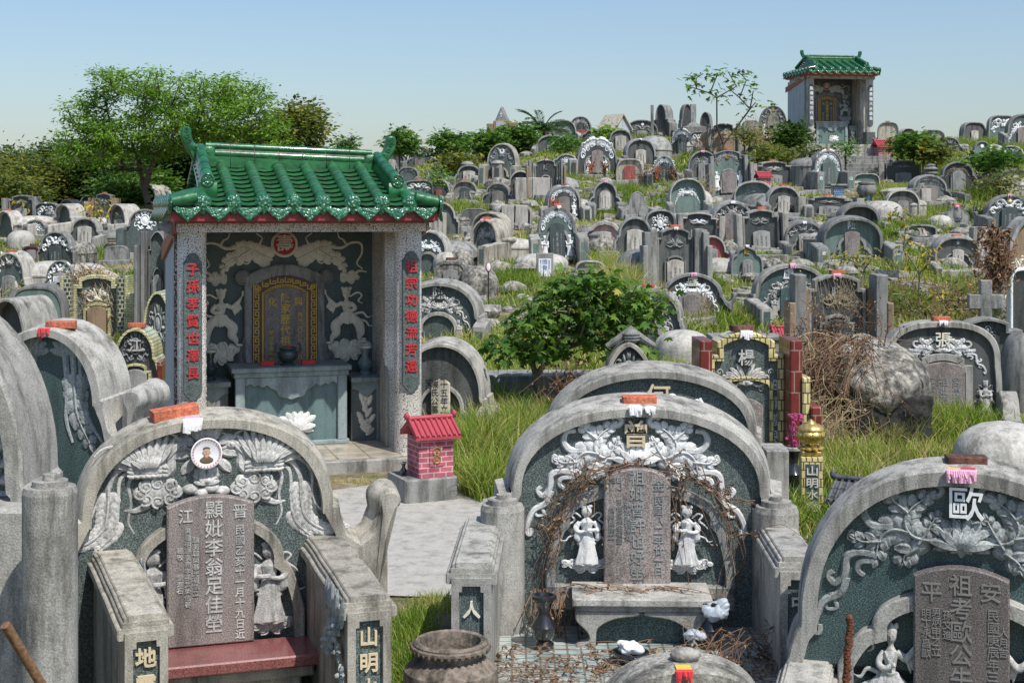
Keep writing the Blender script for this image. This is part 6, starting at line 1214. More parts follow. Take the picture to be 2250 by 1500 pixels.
tomb('hood tomb with curling right shoulder and mound at the left edge, brick on top', 8, 44, 463, 525, -28, 'curl', fr='granite_white', pan='green_stone', b=.09, D=.5, rec=.2, a=.8, s=.5, mnd=mn(.8, .9, 1.5, 1.6, .45, .75, 'granite_white'), brk='orange brick on the left edge curl tomb')
tomb('brown sided pillar tomb with black laurel panel behind yellow flowers', 226, 34, 425, 492, -6, 'slab', fr=GC, pan='black_stone', b=.1, D=.4, a=.9, s=.9, rel=('posy', 'carving_dull', .62, .6, .25), pil=[(1.4, .3, .85, .1, 'brown_panel')], brk='brick red block on the brown sided pillar tomb')
tomb('dark tomb with white dragons and gold seal behind the side-view hood', 101, 48, 445, 485, -8, 'low', fr=GC, pan='black_stone', b=.08, D=.25, s=.5, rel=rl('dragons', 'carving_white', .25, .8, .6), plate=(.66, .14, 'black_stone', '陳'), pap='pink paper on the dark dragon tomb of the left field')
tomb('small grey hood peeking over the dark dragon tomb', 146, 30, 438, 476, -24, 'round', fr='granite_white', pan='green_stone', b=.1, D=.5, brk='orange brick on the small grey hood of the left field')
tomb('large round hood in deep shade under the big tree', 312, 56, 405, 462, -30, 'round', fr='granite_white', pan='green_stone', b=.08, D=.9, rec=.3, s=.5)
tomb('small black framed grave with grey tablet among rubble, left field', 68, 40, 540, 570, -8, 'low', fr='black_stone', pan='red_panel', b=.15, D=.45, tab=(.45, .7, TG, .0), txt=0, brk='dark brick on the small black framed grave')
tomb('little arched grave with brick on top beside the square post, left field', 243, 34, 533, 558, -4, 'low', fr=GD, pan='beige_panel', b=.15, D=.3, brk='dark brick on the little arched grave')
tomb('grey rounded grave back in the grass right of the little arched grave', 256, 50, 540, 572, 10, 'low', fr=GC, pan=GC, b=.1, D=.5, rec=.01)
tomb('small black square grave with stained white side', 173, 28, 549, 572, -14, 'rect', fr='black_stone', pan='black_stone', b=.1, D=.35, rec=.01, brk='black brick on the small black square grave')
tomb('carved dark flank of a tomb beside the vine covered yellow one', 128, 56, 618, 700, 30, 'ogee', Y=24.5, fr=GD, pan='grey_panel', b=.09, D=.2, rel=rl('floral', 'carving_dull', .5, .8, .5))
tomb('low grey curb grave with green stone plinth, left middle', 78, 130, 628, 668, 10, 'low', Y=22.5, fr=GC, pan='green_pale', b=.1, D=.9, rec=.02)
tomb('rounded grey grave hood cut by the left edge above the granite hoods', 12, 90, 655, 720, -14, 'round', Y=18, fr=GR, pan='grey_panel', b=.14, D=.8, rec=.2)
# ================================================================ other things on the slope
sh2, SM2 = shrine(1845, 49.5, 10, 'small far shrine on the hilltop with green roof and white couplet characters', 1.0, True)
sh2.scale = (1.09, 1.0, 1.10); sh2.location.z = EYE - (326 - HY) * 49.5 / F
shrine_roof(sh2, nt=9)
def block(name, px, py, Y, w, dpt, hgt, mat, label, cat_, yaw=0, ch=.015, grp=None, top=None):
    X_ = P(px, py, Y).x; m = MB(); m.box(-w / 2, w / 2, -dpt / 2, dpt / 2, GB, hgt, ch); o = m.build(name, mat, smooth=0); o.location = (X_, Y, gz(X_, Y)); o.rotation_euler = (0, 0, R(yaw)); tag(o, label, cat_, grp); EXC.append((X_, Y, w / 2)); return o
# steps of the small shrine
Ys = 46.9; Xs = P(1915, 350, Ys).x; e = empty('stone_steps', (Xs, Ys, gz(Xs, Ys)), 0); tag(e, 'dark concrete steps leading up to the small hilltop shrine', 'steps')
for k in range(6): m = MB(); m.box(-1.0 - .03 * (5 - k), 1.0 + .08 * (5 - k), .38 * k - .9, 3.6, -.8, .05 + .14 * k, .01); m.build('step', GD, e, smooth=0)
furnace((P(1940, 322, 49.2).x, 49.2, gz(P(1940, 322, 49.2).x, 49.2) + .28), 8, 1.55, 'pink furnace on a dark plinth right of the small hilltop shrine')
block('plinth_block', 1946, 330, 49.0, .95, .8, .30, OC, 'dark concrete plinth under the pink hilltop furnace', 'plinth')
furnace((P(1677, 420, 42).x, 42, gz(P(1677, 420, 42).x, 42)), 10, 1.05, 'weathered pink furnace in the grass left of the plain grey round tomb')
furnace((P(1722, 726, 20.5).x, 20.5, gz(P(1722, 726, 20.5).x, 20.5) - .05), 0, .85, 'small pink furnace with pale ribbed roof beside the black pillar tomb')
# blue tiled burner and urn
Yb = depth(1840, 440); e = block('burner_pedestal', 1840, 435, Yb, .30, .3, .40, 'blue_tile', 'blue tiled pedestal burner before the green stepped tomb', 'burner')
m = MB(); m.box(-.24, .24, -.22, .22, .401, .46, .02); m.build('burner_top', GD, e, smooth=0); m = MB(); m.box(-.28, .28, -.25, .25, -.2, .05, .02); m.build('burner_base', GC, e, smooth=0)
def urn(px, py, label, s=1.0, mat=GD, feet=None):
    Y = depth(px, py); X_ = P(px, py, Y).x; e = empty('stone_urn', (X_, Y, gz(X_, Y))); tag(e, label, 'urn'); m = MB(); m.lathe([(r_ * s, z * s) for r_, z in ((0, .12), (.14, .12), (.24, .20), (.27, .32), (.24, .42), (.19, .45), (.23, .48), (.23, .52), (.17, .53), (.16, .44), (0, .42))], n=24); m.build('urn_body', mat, e)
    for k in range(3): m = MB(); t_ = k * 2.09 + .5; m.lathe([(.06 * s, -.05), (.05 * s, .06 * s), (.07 * s, .15 * s)], .15 * s * math.cos(t_), .15 * s * math.sin(t_), 10); m.build('urn_foot', feet or mat, e)
    return e
urn(1904, 442, 'round stone urn on blue glazed feet in front of the dark hood', 1.05, GD, 'blue_glaze'); urn(1512, 428, 'weathered black urn in the grass below the gold seal tombs', .9, OC)
for px, lb in ((2046, 'stacked pagoda lantern post left of the dark ornate tomb'), (2160, 'stacked pagoda lantern post right of the dark ornate tomb')):
    Yp = depth(px, 430) - .1; X_ = P(px, 430, Yp).x; e = empty('lantern_post', (X_, Yp, gz(X_, Yp))); tag(e, lb, 'post', 'pair of lantern posts'); m = MB(); m.lathe([(.13, GB), (.13, .52), (.18, .54), (.18, .60), (.10, .62)], n=18); m.build('post_shaft', GD, e)
    m = MB(); m.lathe([(.10, .62), (.20, .66), (.20, .70), (.11, .73), (.15, .76), (.21, .80), (.12, .86), (.14, .90), (.05, .95), (0, .96)], n=18); m.build('post_cap', GD, e)
block('stone_slab', 2019, 425, depth(2019, 445), .30, .1, .55, GC, 'blank grey stone slab left of the lantern post', 'slab'); block('stone_slab', 2034, 432, depth(2034, 447), .28, .12, .42, TL, 'pale stained marker beside the blank grey slab', 'slab')
# gabled spirit house on the ridge
Yh = 60.5; X_ = P(1350, 280, Yh).x; e = empty('spirit_house', (X_, Yh, gz(X_, Yh)), 38); tag(e, 'little white gabled spirit house on the skyline', 'spirit house')
m = MB(); m.prism([(-.42, GB), (-.42, .72), (0, 1.22), (.42, .72), (.42, GB)], -.5, .5); m.build('wall', 'plaster', e, smooth=0)
m = MB()
for sg in (-1, 1): m.prism([(0, 1.245), (0, 1.30), (sg * .54, .64), (sg * .50, .60)], -.60, .60)
m.build('roof', 'beige_panel', e, smooth=0)
# cross-topped shrine tomb
Yh = 60; X_ = P(1101, 280, Yh).x; e = empty('christian_tomb', (X_, Yh, gz(X_, Yh)), -12); tag(e, 'brown stepped tomb with a pyramid peak and white cross on the skyline', 'tomb'); zt = EYE - (234 - HY) * Yh / F - e.location.z
m = MB(); m.prism([(-.28, zt - .62), (0, zt), (.28, zt - .62)], 0, .5, .02); m.build('peak', GC, e, smooth=0); m = MB(); m.box(-.33, .33, -.05, .6, GB, zt - .60, .02); m.box(-.6, -.34, -.1, .5, GB, zt - .72, .02); m.box(.34, .62, -.1, .5, GB, zt - .68, .02); m.build('body', 'brown_panel', e, smooth=0)
m = MB(); m.box(-.012, .012, -.02, .0, zt - .45, zt - .22); m.box(-.06, .06, -.02, .0, zt - .33, zt - .305); m.build('cross', 'carving_white', e, smooth=0); m = MB(); m.box(-.2, .2, -.07, -.05, zt - 1.0, zt - .64); m.build('panel', 'plaster', e, smooth=0)
# obelisk
Yh = 61; X_ = P(1523, 285, Yh).x; e = empty('obelisk', (X_, Yh, gz(X_, Yh))); tag(e, 'grey stone column monument with stepped base on the skyline', 'monument'); zt = EYE - (229 - HY) * Yh / F - e.location.z
m = MB(); m.box(-.12, .12, -.12, .12, zt - .85, zt, .02); m.build('shaft', GC, e, smooth=0); m = MB(); m.loops([[(-a_, -a_, z), (a_, -a_, z), (a_, a_, z), (-a_, a_, z)] for a_, z in ((.65, GB), (.65, zt - 1.2), (.5, zt - 1.2), (.5, zt - 1.0), (.3, zt - .95), (.13, zt - .8))], True, True, True); m.build('base', GC, e, smooth=0)
block('boundary_post', 1433, 262, 61, .12, .12, EYE - (231 - HY) * 61 / F - gz(P(1433, 262, 61).x, 61), GC, 'slim grey post on the skyline beside the side-view hood', 'post')
# urn shrine pillars near portrait tomb
for px, lb in ((1027, 'niche pillar with mushroom cap left of the portrait tomb'), (1094, 'niche pillar with mushroom cap right in front of the portrait tomb')):
    Yp = depth(px, 404) ; X_ = P(px, 404, Yp).x; e = empty('niche_pillar', (X_, Yp, gz(X_, Yp)), -14); tag(e, lb, 'pillar', 'mushroom capped niche pillars'); m = MB(); m.box(-.16, .16, -.16, .16, GB, .62, .012); m.build('pillar_shaft', GR, e, smooth=0); m = MB(); m.box(-.08, .08, -.165, -.16, .1, .52); m.build('niche', 'black_stone', e, smooth=0); m = MB(); m.lathe([(.12, .62), (.22, .66), (.20, .72), (.08, .76), (0, .77)], n=18); m.build('cap', GR, e)
o = block('stone_slab', 1170, 425, depth(1172, 440) + .3, 1.0, .4, .62, TL, 'pair of joined pale stone slabs left of the beaded column tomb', 'slab'); m = MB(); m.box(-.01, .01, -.205, -.19, 0, .6); m.build('joint', 'black_stone', o, smooth=0)
block('marker_post', 206, 550, depth(206, 556), .12, .12, .40, GC, 'square grey post on a flat base, left field', 'post', 10); block('marker_post', 52, 450, 55, .16, .16, .42, GW, 'little pale post at the far left under the trees', 'post', 10)
block('stone_table', 1636, 760, 19.2, .86, .5, .42, OC, 'dark stone slab table behind the yellow tiled 楊 tomb', 'table'); m = MB(); m.box(-.48, .48, -.28, .28, .421, .48, .012); m.build('table_top', GD, [x for x in bpy.data.objects if x.get('category') == 'table'][0], smooth=0)
Yp = 17.8; X_ = P(2165, 690, Yp).x; e = empty('stone_cross', (X_, Yp, gz(X_, Yp)), -8); tag(e, 'stained concrete cross standing behind the 張 tomb', 'cross'); zt = EYE - (615 - HY) * Yp / F - e.location.z
m = MB(); m.prism([(-.07, GB), (-.07, zt - .36), (-.21, zt - .36), (-.21, zt - .18), (-.07, zt - .18), (-.07, zt), (.07, zt), (.07, zt - .18), (.21, zt - .18), (.21, zt - .36), (.07, zt - .36), (.07, GB)], -.07, .07, .01); m.build('cross_body', GD, e, smooth=0)
e = block('pierced_post', 1988, 715, 18.0, .17, .15, 0.38 + .3, GC, 'grey post with a row of pierced openings above the 張 tomb', 'post')
m = MB(); [m.box(-.035, .035, -.079, -.07, .1 + .11 * k, .17 + .11 * k) for k in range(5)]; m.build('openings', 'black_stone', e, smooth=0)
# red framed round mirror on a pole
Yp = depth(1073, 672); X_ = P(1073, 672, Yp).x; e = empty('mirror_pole', (X_, Yp, gz(X_, Yp))); tag(e, 'round red rimmed reflector on a thin black pole on the slope', 'reflector'); zt = EYE - (577 - HY) * Yp / F - e.location.z
m = MB(); m.tube([(0, 0, -.3), (0, 0, zt - .12)], .011, 8); m.build('pole', 'metal_black', e); m = MB(); m.ell((0, 0, 0), (.052, .02, .095), 20, 10); q = m.build('reflector_rim', 'mirror_red', e); q.location = (0, 0, zt - .09); m = MB(); m.ell((0, 0, 0), (.038, .012, .075), 18, 10); q2 = m.build('reflector_glass', 'porcelain', q); q2.location = (.002, -.014, .006)
# notices
def notice(X_, Y_, Z_, w, h_, yaw, label, par=None, post=False):
    e = empty('notice', (X_, Y_, Z_), yaw); tag(e, label, 'notice'); m = MB(); m.box(-w / 2, w / 2, -.004, .004, 0, h_, .001); b_ = m.build('notice_sheet', 'sign_white', e, smooth=0); s_ = h_ / 3.4
    link('notice_text', T(((.0, h_ * .98, s_ * 1.1, '撿骨'), (-w * .33, h_ * .93, s_ * .30, '電話〇九三一六八'), (w * .34, h_ * .93, s_ * .30, '造墓修墳服務')), 'text_blue', .001, .01), b_, (0, -.0045, 0)); return e
Yp = depth(1197, 612); X_ = P(1197, 612, Yp).x; block('stone_marker', 1197, 612, Yp, .34, .1, EYE - (556 - HY) * Yp / F - gz(X_, Yp), TG, 'grey grave marker with a white notice fixed to it', 'marker'); notice(X_, Yp - .056, gz(X_, Yp) + .04, .25, .36, 0, 'white printed notice on the grey marker of the slope')
Yp = depth(131, 655); X_ = P(131, 655, Yp).x; notice(X_ - .01, Yp - .03, gz(X_, Yp) + .12, .22, .32, 3, 'white printed notice pasted on the left field dragon tomb')
# plaster burial mounds standing free
for px, py, wp, hp, mt, lb, yy in ((980, 600, 60, 42, 'mound_plaster', 'pale round burial mound right of the shrine eaves', 0), (1012, 598, 56, 46, 'boulder_stone', 'rough stained burial mound beside the boulder-like tomb', 0), (1050, 655, 90, 66, 'boulder_stone', 'pale lichen covered burial mound behind the 陳 tomb', 0), (1190, 596, 120, 34, 'mound_plaster', 'cracked wide burial mound under the notice marker', 0), (1505, 800, 130, 66, 'mound_plaster', 'smooth funnel shaped burial mound left of the 楊 tomb', 0), (2235, 1000, 230, 52, 'mound_plaster', 'big pale burial mound behind the front right tomb', 12.2), (2245, 800, 80, 62, GC, 'grey domed mound at the right edge', 16.5), (1945, 482, 90, 38, 'mound_plaster', 'grooved white burial mound below the urn', 0), (2070, 500, 50, 24, 'mound_plaster', 'small white burial mound left of the plaque tomb', 0), (200, 660, 120, 62, 'mound_plaster', 'wide pale burial mound above the vine covered yellow tomb', 0), (110, 560, 70, 30, 'old_concrete', 'brown bare burial mound of the left field', 0), (1110, 480, 50, 28, 'mound_plaster', 'small white burial mound by the twin tablets', 0), (1240, 330, 60, 22, 'boulder_stone', 'mossy burial mound near the palm', 0), (300, 680, 70, 40, 'mound_plaster', 'small pale mound beside the blue grey pillar tomb', 0), (1950, 560, 60, 24, 'boulder_stone', 'broken burial mound right of the big 陳 hood', 0), (300, 945, 130, 70, 'granite', 'granite mound slope left of the shrine', 11.0), (1600, 560, 50, 26, 'boulder_stone', 'mossy mound beside the red panelled tomb', 0), (40, 545, 60, 36, 'mound_plaster', 'white block mound at the far left', 0), (1325, 560, 70, 32, 'boulder_stone', 'stained mound above the low brown arch', 0)):
    Yp = yy or depth(px, py); X_ = P(px, py, Yp).x; zg = gz(X_, Yp); w_ = wp / 2 * Yp / F; ht = (EYE - (py - hp - HY) * Yp / F) - zg; e = empty('burial_mound', (X_, Yp + w_ * .6, zg)); tag(e, lb, 'mound', 'plaster burial mounds'); mound(e, mt, 0, 0, w_, w_ * 1.15, max(.02, ht * .35), max(ht, .1), 'mound_shell', False); EXC.append((X_, Yp + w_ * .6, w_))
# ---- smaller graves filling the tiers, each described by the landmark next to it
LM = [(1484, 560, 'tall grey pillar tomb'), (1226, 520, 'green garland tomb'), (1875, 525, 'deep green 陳 hood'), (1642, 580, 'small gold 陳 tomb'), (1312, 345, 'bright leafy garland tomb'), (1200, 390, 'beaded column tomb'), (1330, 435, 'plain green stepped tomb'), (1603, 385, 'gold seal tomb'), (1612, 480, 'purple grey tablet tomb'), (1722, 440, 'plain grey round tomb'), (1822, 380, 'green stepped garland tomb'), (2106, 395, 'dark lantern post tomb'), (2218, 465, 'gold seal 蔡 tomb'), (2105, 475, 'round plaque tomb'), (1100, 355, 'portrait photo tomb'), (1062, 525, 'beige hood tomb'), (922, 345, 'figures relief tomb'), (1460, 375, 'black garland tomb'), (1408, 335, 'plain grey hood tomb'), (1592, 305, 'laurel relief tomb'), (1849, 250, 'small hilltop shrine'), (1350, 250, 'gabled spirit house'), (2250, 285, 'white relief edge tomb'), (255, 485, 'carved left field hood'), (137, 485, 'side-view left field hood'), (212, 670, 'vine covered yellow tomb'), (131, 615, 'notice tomb'), (226, 460, 'brown sided tomb'), (18, 600, 'far left dragon tomb'), (1904, 430, 'stone urn on blue feet'), (2026, 508, 'brick red tablet grave'), (1130, 475, 'twin tablet grave'), (1522, 650, 'curled 盧 tomb'), (1328, 515, 'pink scalloped tomb'), (1000, 600, 'boulder-like tomb')]
rf = random.Random(21); used = set(); FN = 0
ZONES = [(860, 1240, 370, 560), (1240, 1700, 300, 620), (1180, 1720, 285, 420), (1700, 2250, 400, 600), (1960, 2250, 300, 420), (0, 290, 470, 640), (1600, 1800, 520, 640)]
AVOID = [(1080, 1200, 560, 700), (1340, 1440, 600, 720), (1740, 1990, 60, 400), (1890, 2230, 590, 760), (330, 960, 0, 600), (1990, 2060, 330, 440), (1560, 1640, 600, 720)]
for att in range(2600):
    if FN >= 78: break
    z_ = ZONES[rf.randrange(len(ZONES))]; px, pb = rf.uniform(z_[0], z_[1]), rf.uniform(z_[2], z_[3]); Yq = depth(px, pb)
    if Yq > 62: continue
    hm = rf.uniform(.55, 1.05); wm = rf.uniform(.75, 1.25); wq = wm * F / Yq; tq = pb - hm * F / Yq
    if any(a < px < b and c < pb < d_ for a, b, c, d_ in AVOID): continue
    ok = True
    for bx_, bw_, bt, bb in BOX:
        ox = min(px + wq / 2, bx_ + bw_ / 2) - max(px - wq / 2, bx_ - bw_ / 2); oz = min(pb, bb) - max(tq, bt)
        if ox > 0 and oz > 0 and (ox * oz > .22 * min(wq * (pb - tq), bw_ * (bb - bt)) or abs(pb - bb) < 9): ok = False; break
        if ox > -3 and abs(pb - bb) < 6: ok = False; break
    if not ok: continue
    k = rf.randrange(9); fr_ = rf.choice((GC, GR, GR, GD, OC, 'granite_white')); col = {GC: 'grey', GR: 'grey brown', GD: 'dark stained', OC: 'weathered', 'granite_white': 'pale'}[fr_]
    lm = min(LM, key=lambda q: math.hypot(px - q[0], (pb - 20 - q[1]) * 1.3)); dx, dy = px - lm[0], pb - 20 - lm[1]
    dr = ('right of' if dx > 0 else 'left of') if abs(dx) > abs(dy) * 1.3 else ('below' if dy > 0 else 'above')
    if abs(dx) > 30 and abs(dy) > 25: dr = ('lower ' if dy > 0 else 'upper ') + ('right of' if dx > 0 else 'left of')
    ya = rf.uniform(-14, 14); rf2 = rf.choice(('carving_grey', 'carving_dull', 'carving_white')); rn = {'carving_grey': 'grey', 'carving_dull': 'dull', 'carving_white': 'white'}[rf2]
    kw = [dict(shape='round', pan='grey_panel', tab=(.32, .62, TG, .0), what='arched grave with grey tablet'), dict(shape='ogee', pan='green_stone', rel=rl('band', rf2, .42, .72, .5), tab=(.34, .62, TP, .0), what=rn + ' garlanded grave with brown tablet'),
          dict(shape='step', pan='black_stone', rel=rl('dragons', rf2, .4, .8, .5), tab=(.32, .6, TD, .0), what=rn + ' dragon relief grave'), dict(shape='low', pan=GC, rec=.01, what='plain low headstone'), dict(shape='cusp', pan='green_pale', rel=rl('wreath', rf2, .4, .6, .4), what='pointed grave with ' + rn + ' ring'),
          dict(shape='slab', pan='black_stone', rel=('posy', rf2, .62, .6, .24), tab=(.46, .5, TG, .04), pil=[(1.25, .16, .9, .15, fr_)], what='pillared grave'), dict(shape='round', pan='green_pale', rel=rl('floral', rf2, .6, .7, .4), D=.5, rec=.14, what=rn + ' leaf relief hood'), dict(shape='step', pan='grey_panel', tab=(.4, .7, TL, .0), what='stepped grave with pale tablet'), dict(shape='low', pan='beige_panel', tab=(.4, .7, 'red_panel', .0), txt=0, what='low grave with rusty tablet')][k]
    wh = kw.pop('what'); lab = '%s %s %s the %s' % (col, wh, dr, lm[2])
    if lab in used: lab = rf.choice(('tilted ', 'slim ', 'stout ', 'mossy ')) + lab
    if lab in used or len(lab.split()) > 16: continue
    used.add(lab); FN += 1
    tomb(lab, px, wq, tq, pb, ya, fr=fr_, b=rf.uniform(.07, .11), brk=('brick on the ' + lab if rf.random() < .3 and len(lab.split()) < 13 else None), **kw)
    BOX[-1] = (px, wq * 1.15, tq, pb)
print('filler graves', FN)
# great boulder tomb
e = empty('boulder', (P(1950, 985, 14.0).x, 14.9, 0)); tag(e, 'huge weathered round boulder with black underside covered by dead vines', 'boulder'); EXC.append((e.location.x, 14.9, .75))
m = MB(); m.ell((0, 0, 0), (.66, .75, .46), 60, 40); vv = []
from mathutils import noise as mno
for v in m.v:
    p = Vector(v); f = 1 + .18 * mno.noise(p * 1.7) + .10 * abs(mno.noise(p * 3.5)) + .06 * mno.noise(p * 7) + .025 * mno.noise(p * 18)
    if p.z < 0: f *= (1 - .12 * abs(p.z)); p.z *= 1.0
    vv.append((p.x * f, p.y * f, p.z * f))
m.v = vv; q = m.build('boulder_shell', 'boulder_stone', e, smooth=60); q.location = (0, 0, .62)
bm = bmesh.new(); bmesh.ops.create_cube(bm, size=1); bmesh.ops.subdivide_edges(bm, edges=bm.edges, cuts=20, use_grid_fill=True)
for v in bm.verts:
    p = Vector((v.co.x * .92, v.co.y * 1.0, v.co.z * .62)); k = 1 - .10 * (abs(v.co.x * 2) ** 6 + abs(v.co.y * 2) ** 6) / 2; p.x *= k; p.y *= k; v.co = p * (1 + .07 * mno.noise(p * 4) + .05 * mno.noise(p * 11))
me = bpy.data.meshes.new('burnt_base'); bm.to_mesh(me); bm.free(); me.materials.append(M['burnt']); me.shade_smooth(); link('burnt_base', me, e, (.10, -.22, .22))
# wide tomb terraces left of the shrub
block('terrace_step', 1190, 815, 16.6, 1.5, .6, .45, GC, 'low grey terrace wall behind the leafy shrub', 'terrace'); block('terrace_step', 1170, 850, 16.0, 1.35, .5, .22, GD, 'lower dark terrace step behind the leafy shrub', 'terrace')
# ================================================================ vegetation
rng = np.random.default_rng(11)
def npmesh(name, V, faces, mat, tint=None, smooth=False):
    """V (n,3), faces list of equal-size index arrays"""
    me = bpy.data.meshes.new(name); loops = np.concatenate([f.ravel() for f in faces]).astype(np.int32); tot = np.concatenate([np.full(len(f), f.shape[1]) for f in faces]).astype(np.int32)
    me.vertices.add(len(V)); me.vertices.foreach_set('co', V.astype(np.float32).ravel()); me.loops.add(len(loops)); me.loops.foreach_set('vertex_index', loops)
    me.polygons.add(len(tot)); st = np.concatenate([[0], np.cumsum(tot)[:-1]]).astype(np.int32); me.polygons.foreach_set('loop_start', st)
    if tint is not None: a = me.attributes.new('tint', 'FLOAT', 'POINT'); a.data.foreach_set('value', tint.astype(np.float32))
    me.update(calc_edges=True); me.validate(); me.materials.append(M[mat])
    if smooth: me.shade_smooth()
    return me
def blades(x, y, z, hgt, wid, lean, tint, mat, name='grass', droop=.3):
    n = len(x); a = rng.uniform(0, 2 * np.pi, n); ca, sa_ = np.cos(a), np.sin(a); b = rng.uniform(0, 2 * np.pi, n); l = lean * hgt
    V = np.zeros((n, 7, 3)); px, py = -sa_ * wid / 2, ca * wid / 2; lx, ly = np.cos(b) * l, np.sin(b) * l
    for k, (u, w) in enumerate(((0, 1), (.4, .85), (.75, .55))):
        hz = hgt * (u - droop * u * u * lean); q = u ** 1.8
        V[:, 2 * k, 0] = x + lx * q - px * w; V[:, 2 * k, 1] = y + ly * q - py * w; V[:, 2 * k, 2] = z + hz
        V[:, 2 * k + 1, 0] = x + lx * q + px * w; V[:, 2 * k + 1, 1] = y + ly * q + py * w; V[:, 2 * k + 1, 2] = z + hz
    V[:, 6, 0] = x + lx; V[:, 6, 1] = y + ly; V[:, 6, 2] = z + hgt * (1 - droop * lean)
    i = np.arange(n)[:, None] * 7; q = np.concatenate([i + [0, 1, 3, 2], i + [2, 3, 5, 4]]); t = i + [4, 5, 6]
    return npmesh(name, V.reshape(-1, 3), [q, t], mat, np.repeat(tint, 7))
def vnoise(x, y, s, seed=0):
    r = 0
    for k, (f, a) in enumerate(((1, 1), (2.1, .6), (4.3, .35))):
        r = r + a * np.sin(x * s * f + seed + 1.7 * np.sin(y * s * f * .8 + k)) * np.sin(y * s * f * 1.1 + 2 * seed + 1.3 * np.sin(x * s * f * .9 + 2 * k))
    return r / 1.4
ex = np.array([(e[0], e[1], e[2]) for e in EXC])
def keep(x, y, pad=1.0):
    k = np.ones(len(x), bool)
    for cx_, cy_, r in ex:
        k &= ~(((x - cx_) ** 2 / (r * .80 * pad) ** 2 + (y - cy_) ** 2 / (max(.35, r * .42) * pad) ** 2) < 1)
    return k
def inpoly(x, y, poly):
    c = np.zeros(len(x), bool); n = len(poly)
    for i in range(n):
        (x0, y0), (x1, y1) = poly[i], poly[(i + 1) % n]; c ^= ((y0 > y) != (y1 > y)) & (x < (x1 - x0) * (y - y0) / (y1 - y0 + 1e-12) + x0)
    return c
PATH = [gp(600, 1100), gp(690, 1085), gp(850, 1062), gp(985, 1076), gp(1062, 1110), gp(1092, 1180), gp(1075, 1318), gp(560, 1312)]
# general hill grass
N = 460000
u = rng.random(N); Yg = 9.3 + (64 - 9.3) * u ** 1.1; Xg = (rng.uniform(-120, 2370, N) - CX) / F * Yg
dn = vnoise(Xg, Yg, .8, 1); k = rng.random(N) < np.clip(.42 + .62 * dn, .05, 1); k &= keep(Xg, Yg); Xg, Yg, dn = Xg[k], Yg[k], dn[k]
k = ~inpoly(Xg, Yg, PATH) & ((Yg > 13) | (Xg > 1.25)) & ~((Yg < 15.3) & (np.abs(Xg + 1.7) < 1.9)); Xg, Yg, dn = Xg[k], Yg[k], dn[k]; n = len(Xg)
hg = (.10 + .22 * np.clip(dn, 0, 1.2)) * rng.uniform(.5, 1.3, n); d2 = vnoise(Xg, Yg, .35, 5); tt = np.clip(.50 + .32 * d2 + rng.normal(0, .22, n), 0, 1)
me = blades(Xg, Yg, ground(Xg, Yg) - .01, hg, .010 + Yg * .0006, rng.uniform(.1, .9, n), tt, 'grass_blades', 'hill_grass'); tag(link('grass', me), kind='stuff')
print('grass', n)
def patch(regions, name, mat='grass_blades'):
    A = [[] for _ in range(7)]
    for (px, py, wpx, dd, n, h, tm, w) in regions:
        Y = depth(px, py); x = P(px, py, Y).x + rng.normal(0, .42, n) * wpx / 2 / F * Y * 1.2; y = Y + rng.normal(0, .5, n) * dd; A[0].append(x); A[1].append(y); A[2].append(ground(x, y) - .01)
        A[3].append(h * rng.uniform(.45, 1.15, n)); A[4].append(np.full(n, w)); A[5].append(rng.uniform(.15, 1.0, n)); A[6].append(np.clip(rng.normal(tm, .24, n), 0, 1))
    A = [np.concatenate(a) for a in A]; k = ~inpoly(A[0], A[1], PATH) & keep(A[0], A[1], .8); A = [a[k] for a in A]
    return tag(link('grass', blades(*A, mat, name)), kind='stuff')
patch([(1060, 1000, 150, .9, 2000, .50, .48, .011), (1120, 900, 130, 1.4, 2000, .55, .46, .012), (1060, 1090, 110, .35, 1000, .42, .46, .010), (1160, 970, 120, .8, 1300, .5, .5, .011), (1010, 930, 80, .8, 800, .4, .5, .011), (1090, 980, 260, 1.2, 700, .5, .85, .008),
       (1950, 960, 360, .7, 1900, .45, .55, .012), (2110, 955, 200, .5, 1500, .40, .40, .012), (1730, 1150, 60, .4, 500, .35, .4, .010), (1830, 1180, 100, .6, 500, .3, .4, .01), (1850, 900, 200, .8, 1500, .5, .72, .010), (1880, 1025, 240, .35, 1000, .34, .58, .010), (2040, 1005, 120, .3, 500, .22, .6, .010), (1950, 985, 120, .15, 260, .35, .75, .008), (1850, 1060, 200, .3, 900, .30, .6, .010), (1830, 930, 120, .4, 700, .45, .8, .009), (1780, 860, 80, .8, 900, .45, .42, .016)], 'tall_grass')
patch([(900, 1400, 90, .35, 1500, .14, .30, .006), (960, 1330, 130, .25, 700, .10, .62, .006), (890, 1470, 60, .3, 1100, .16, .32, .006), (860, 1060, 120, .15, 260, .06, .7, .006), (770, 1060, 260, .12, 400, .05, .8, .006), (1740, 1440, 80, .2, 200, .2, .4, .006)], 'short_grass')
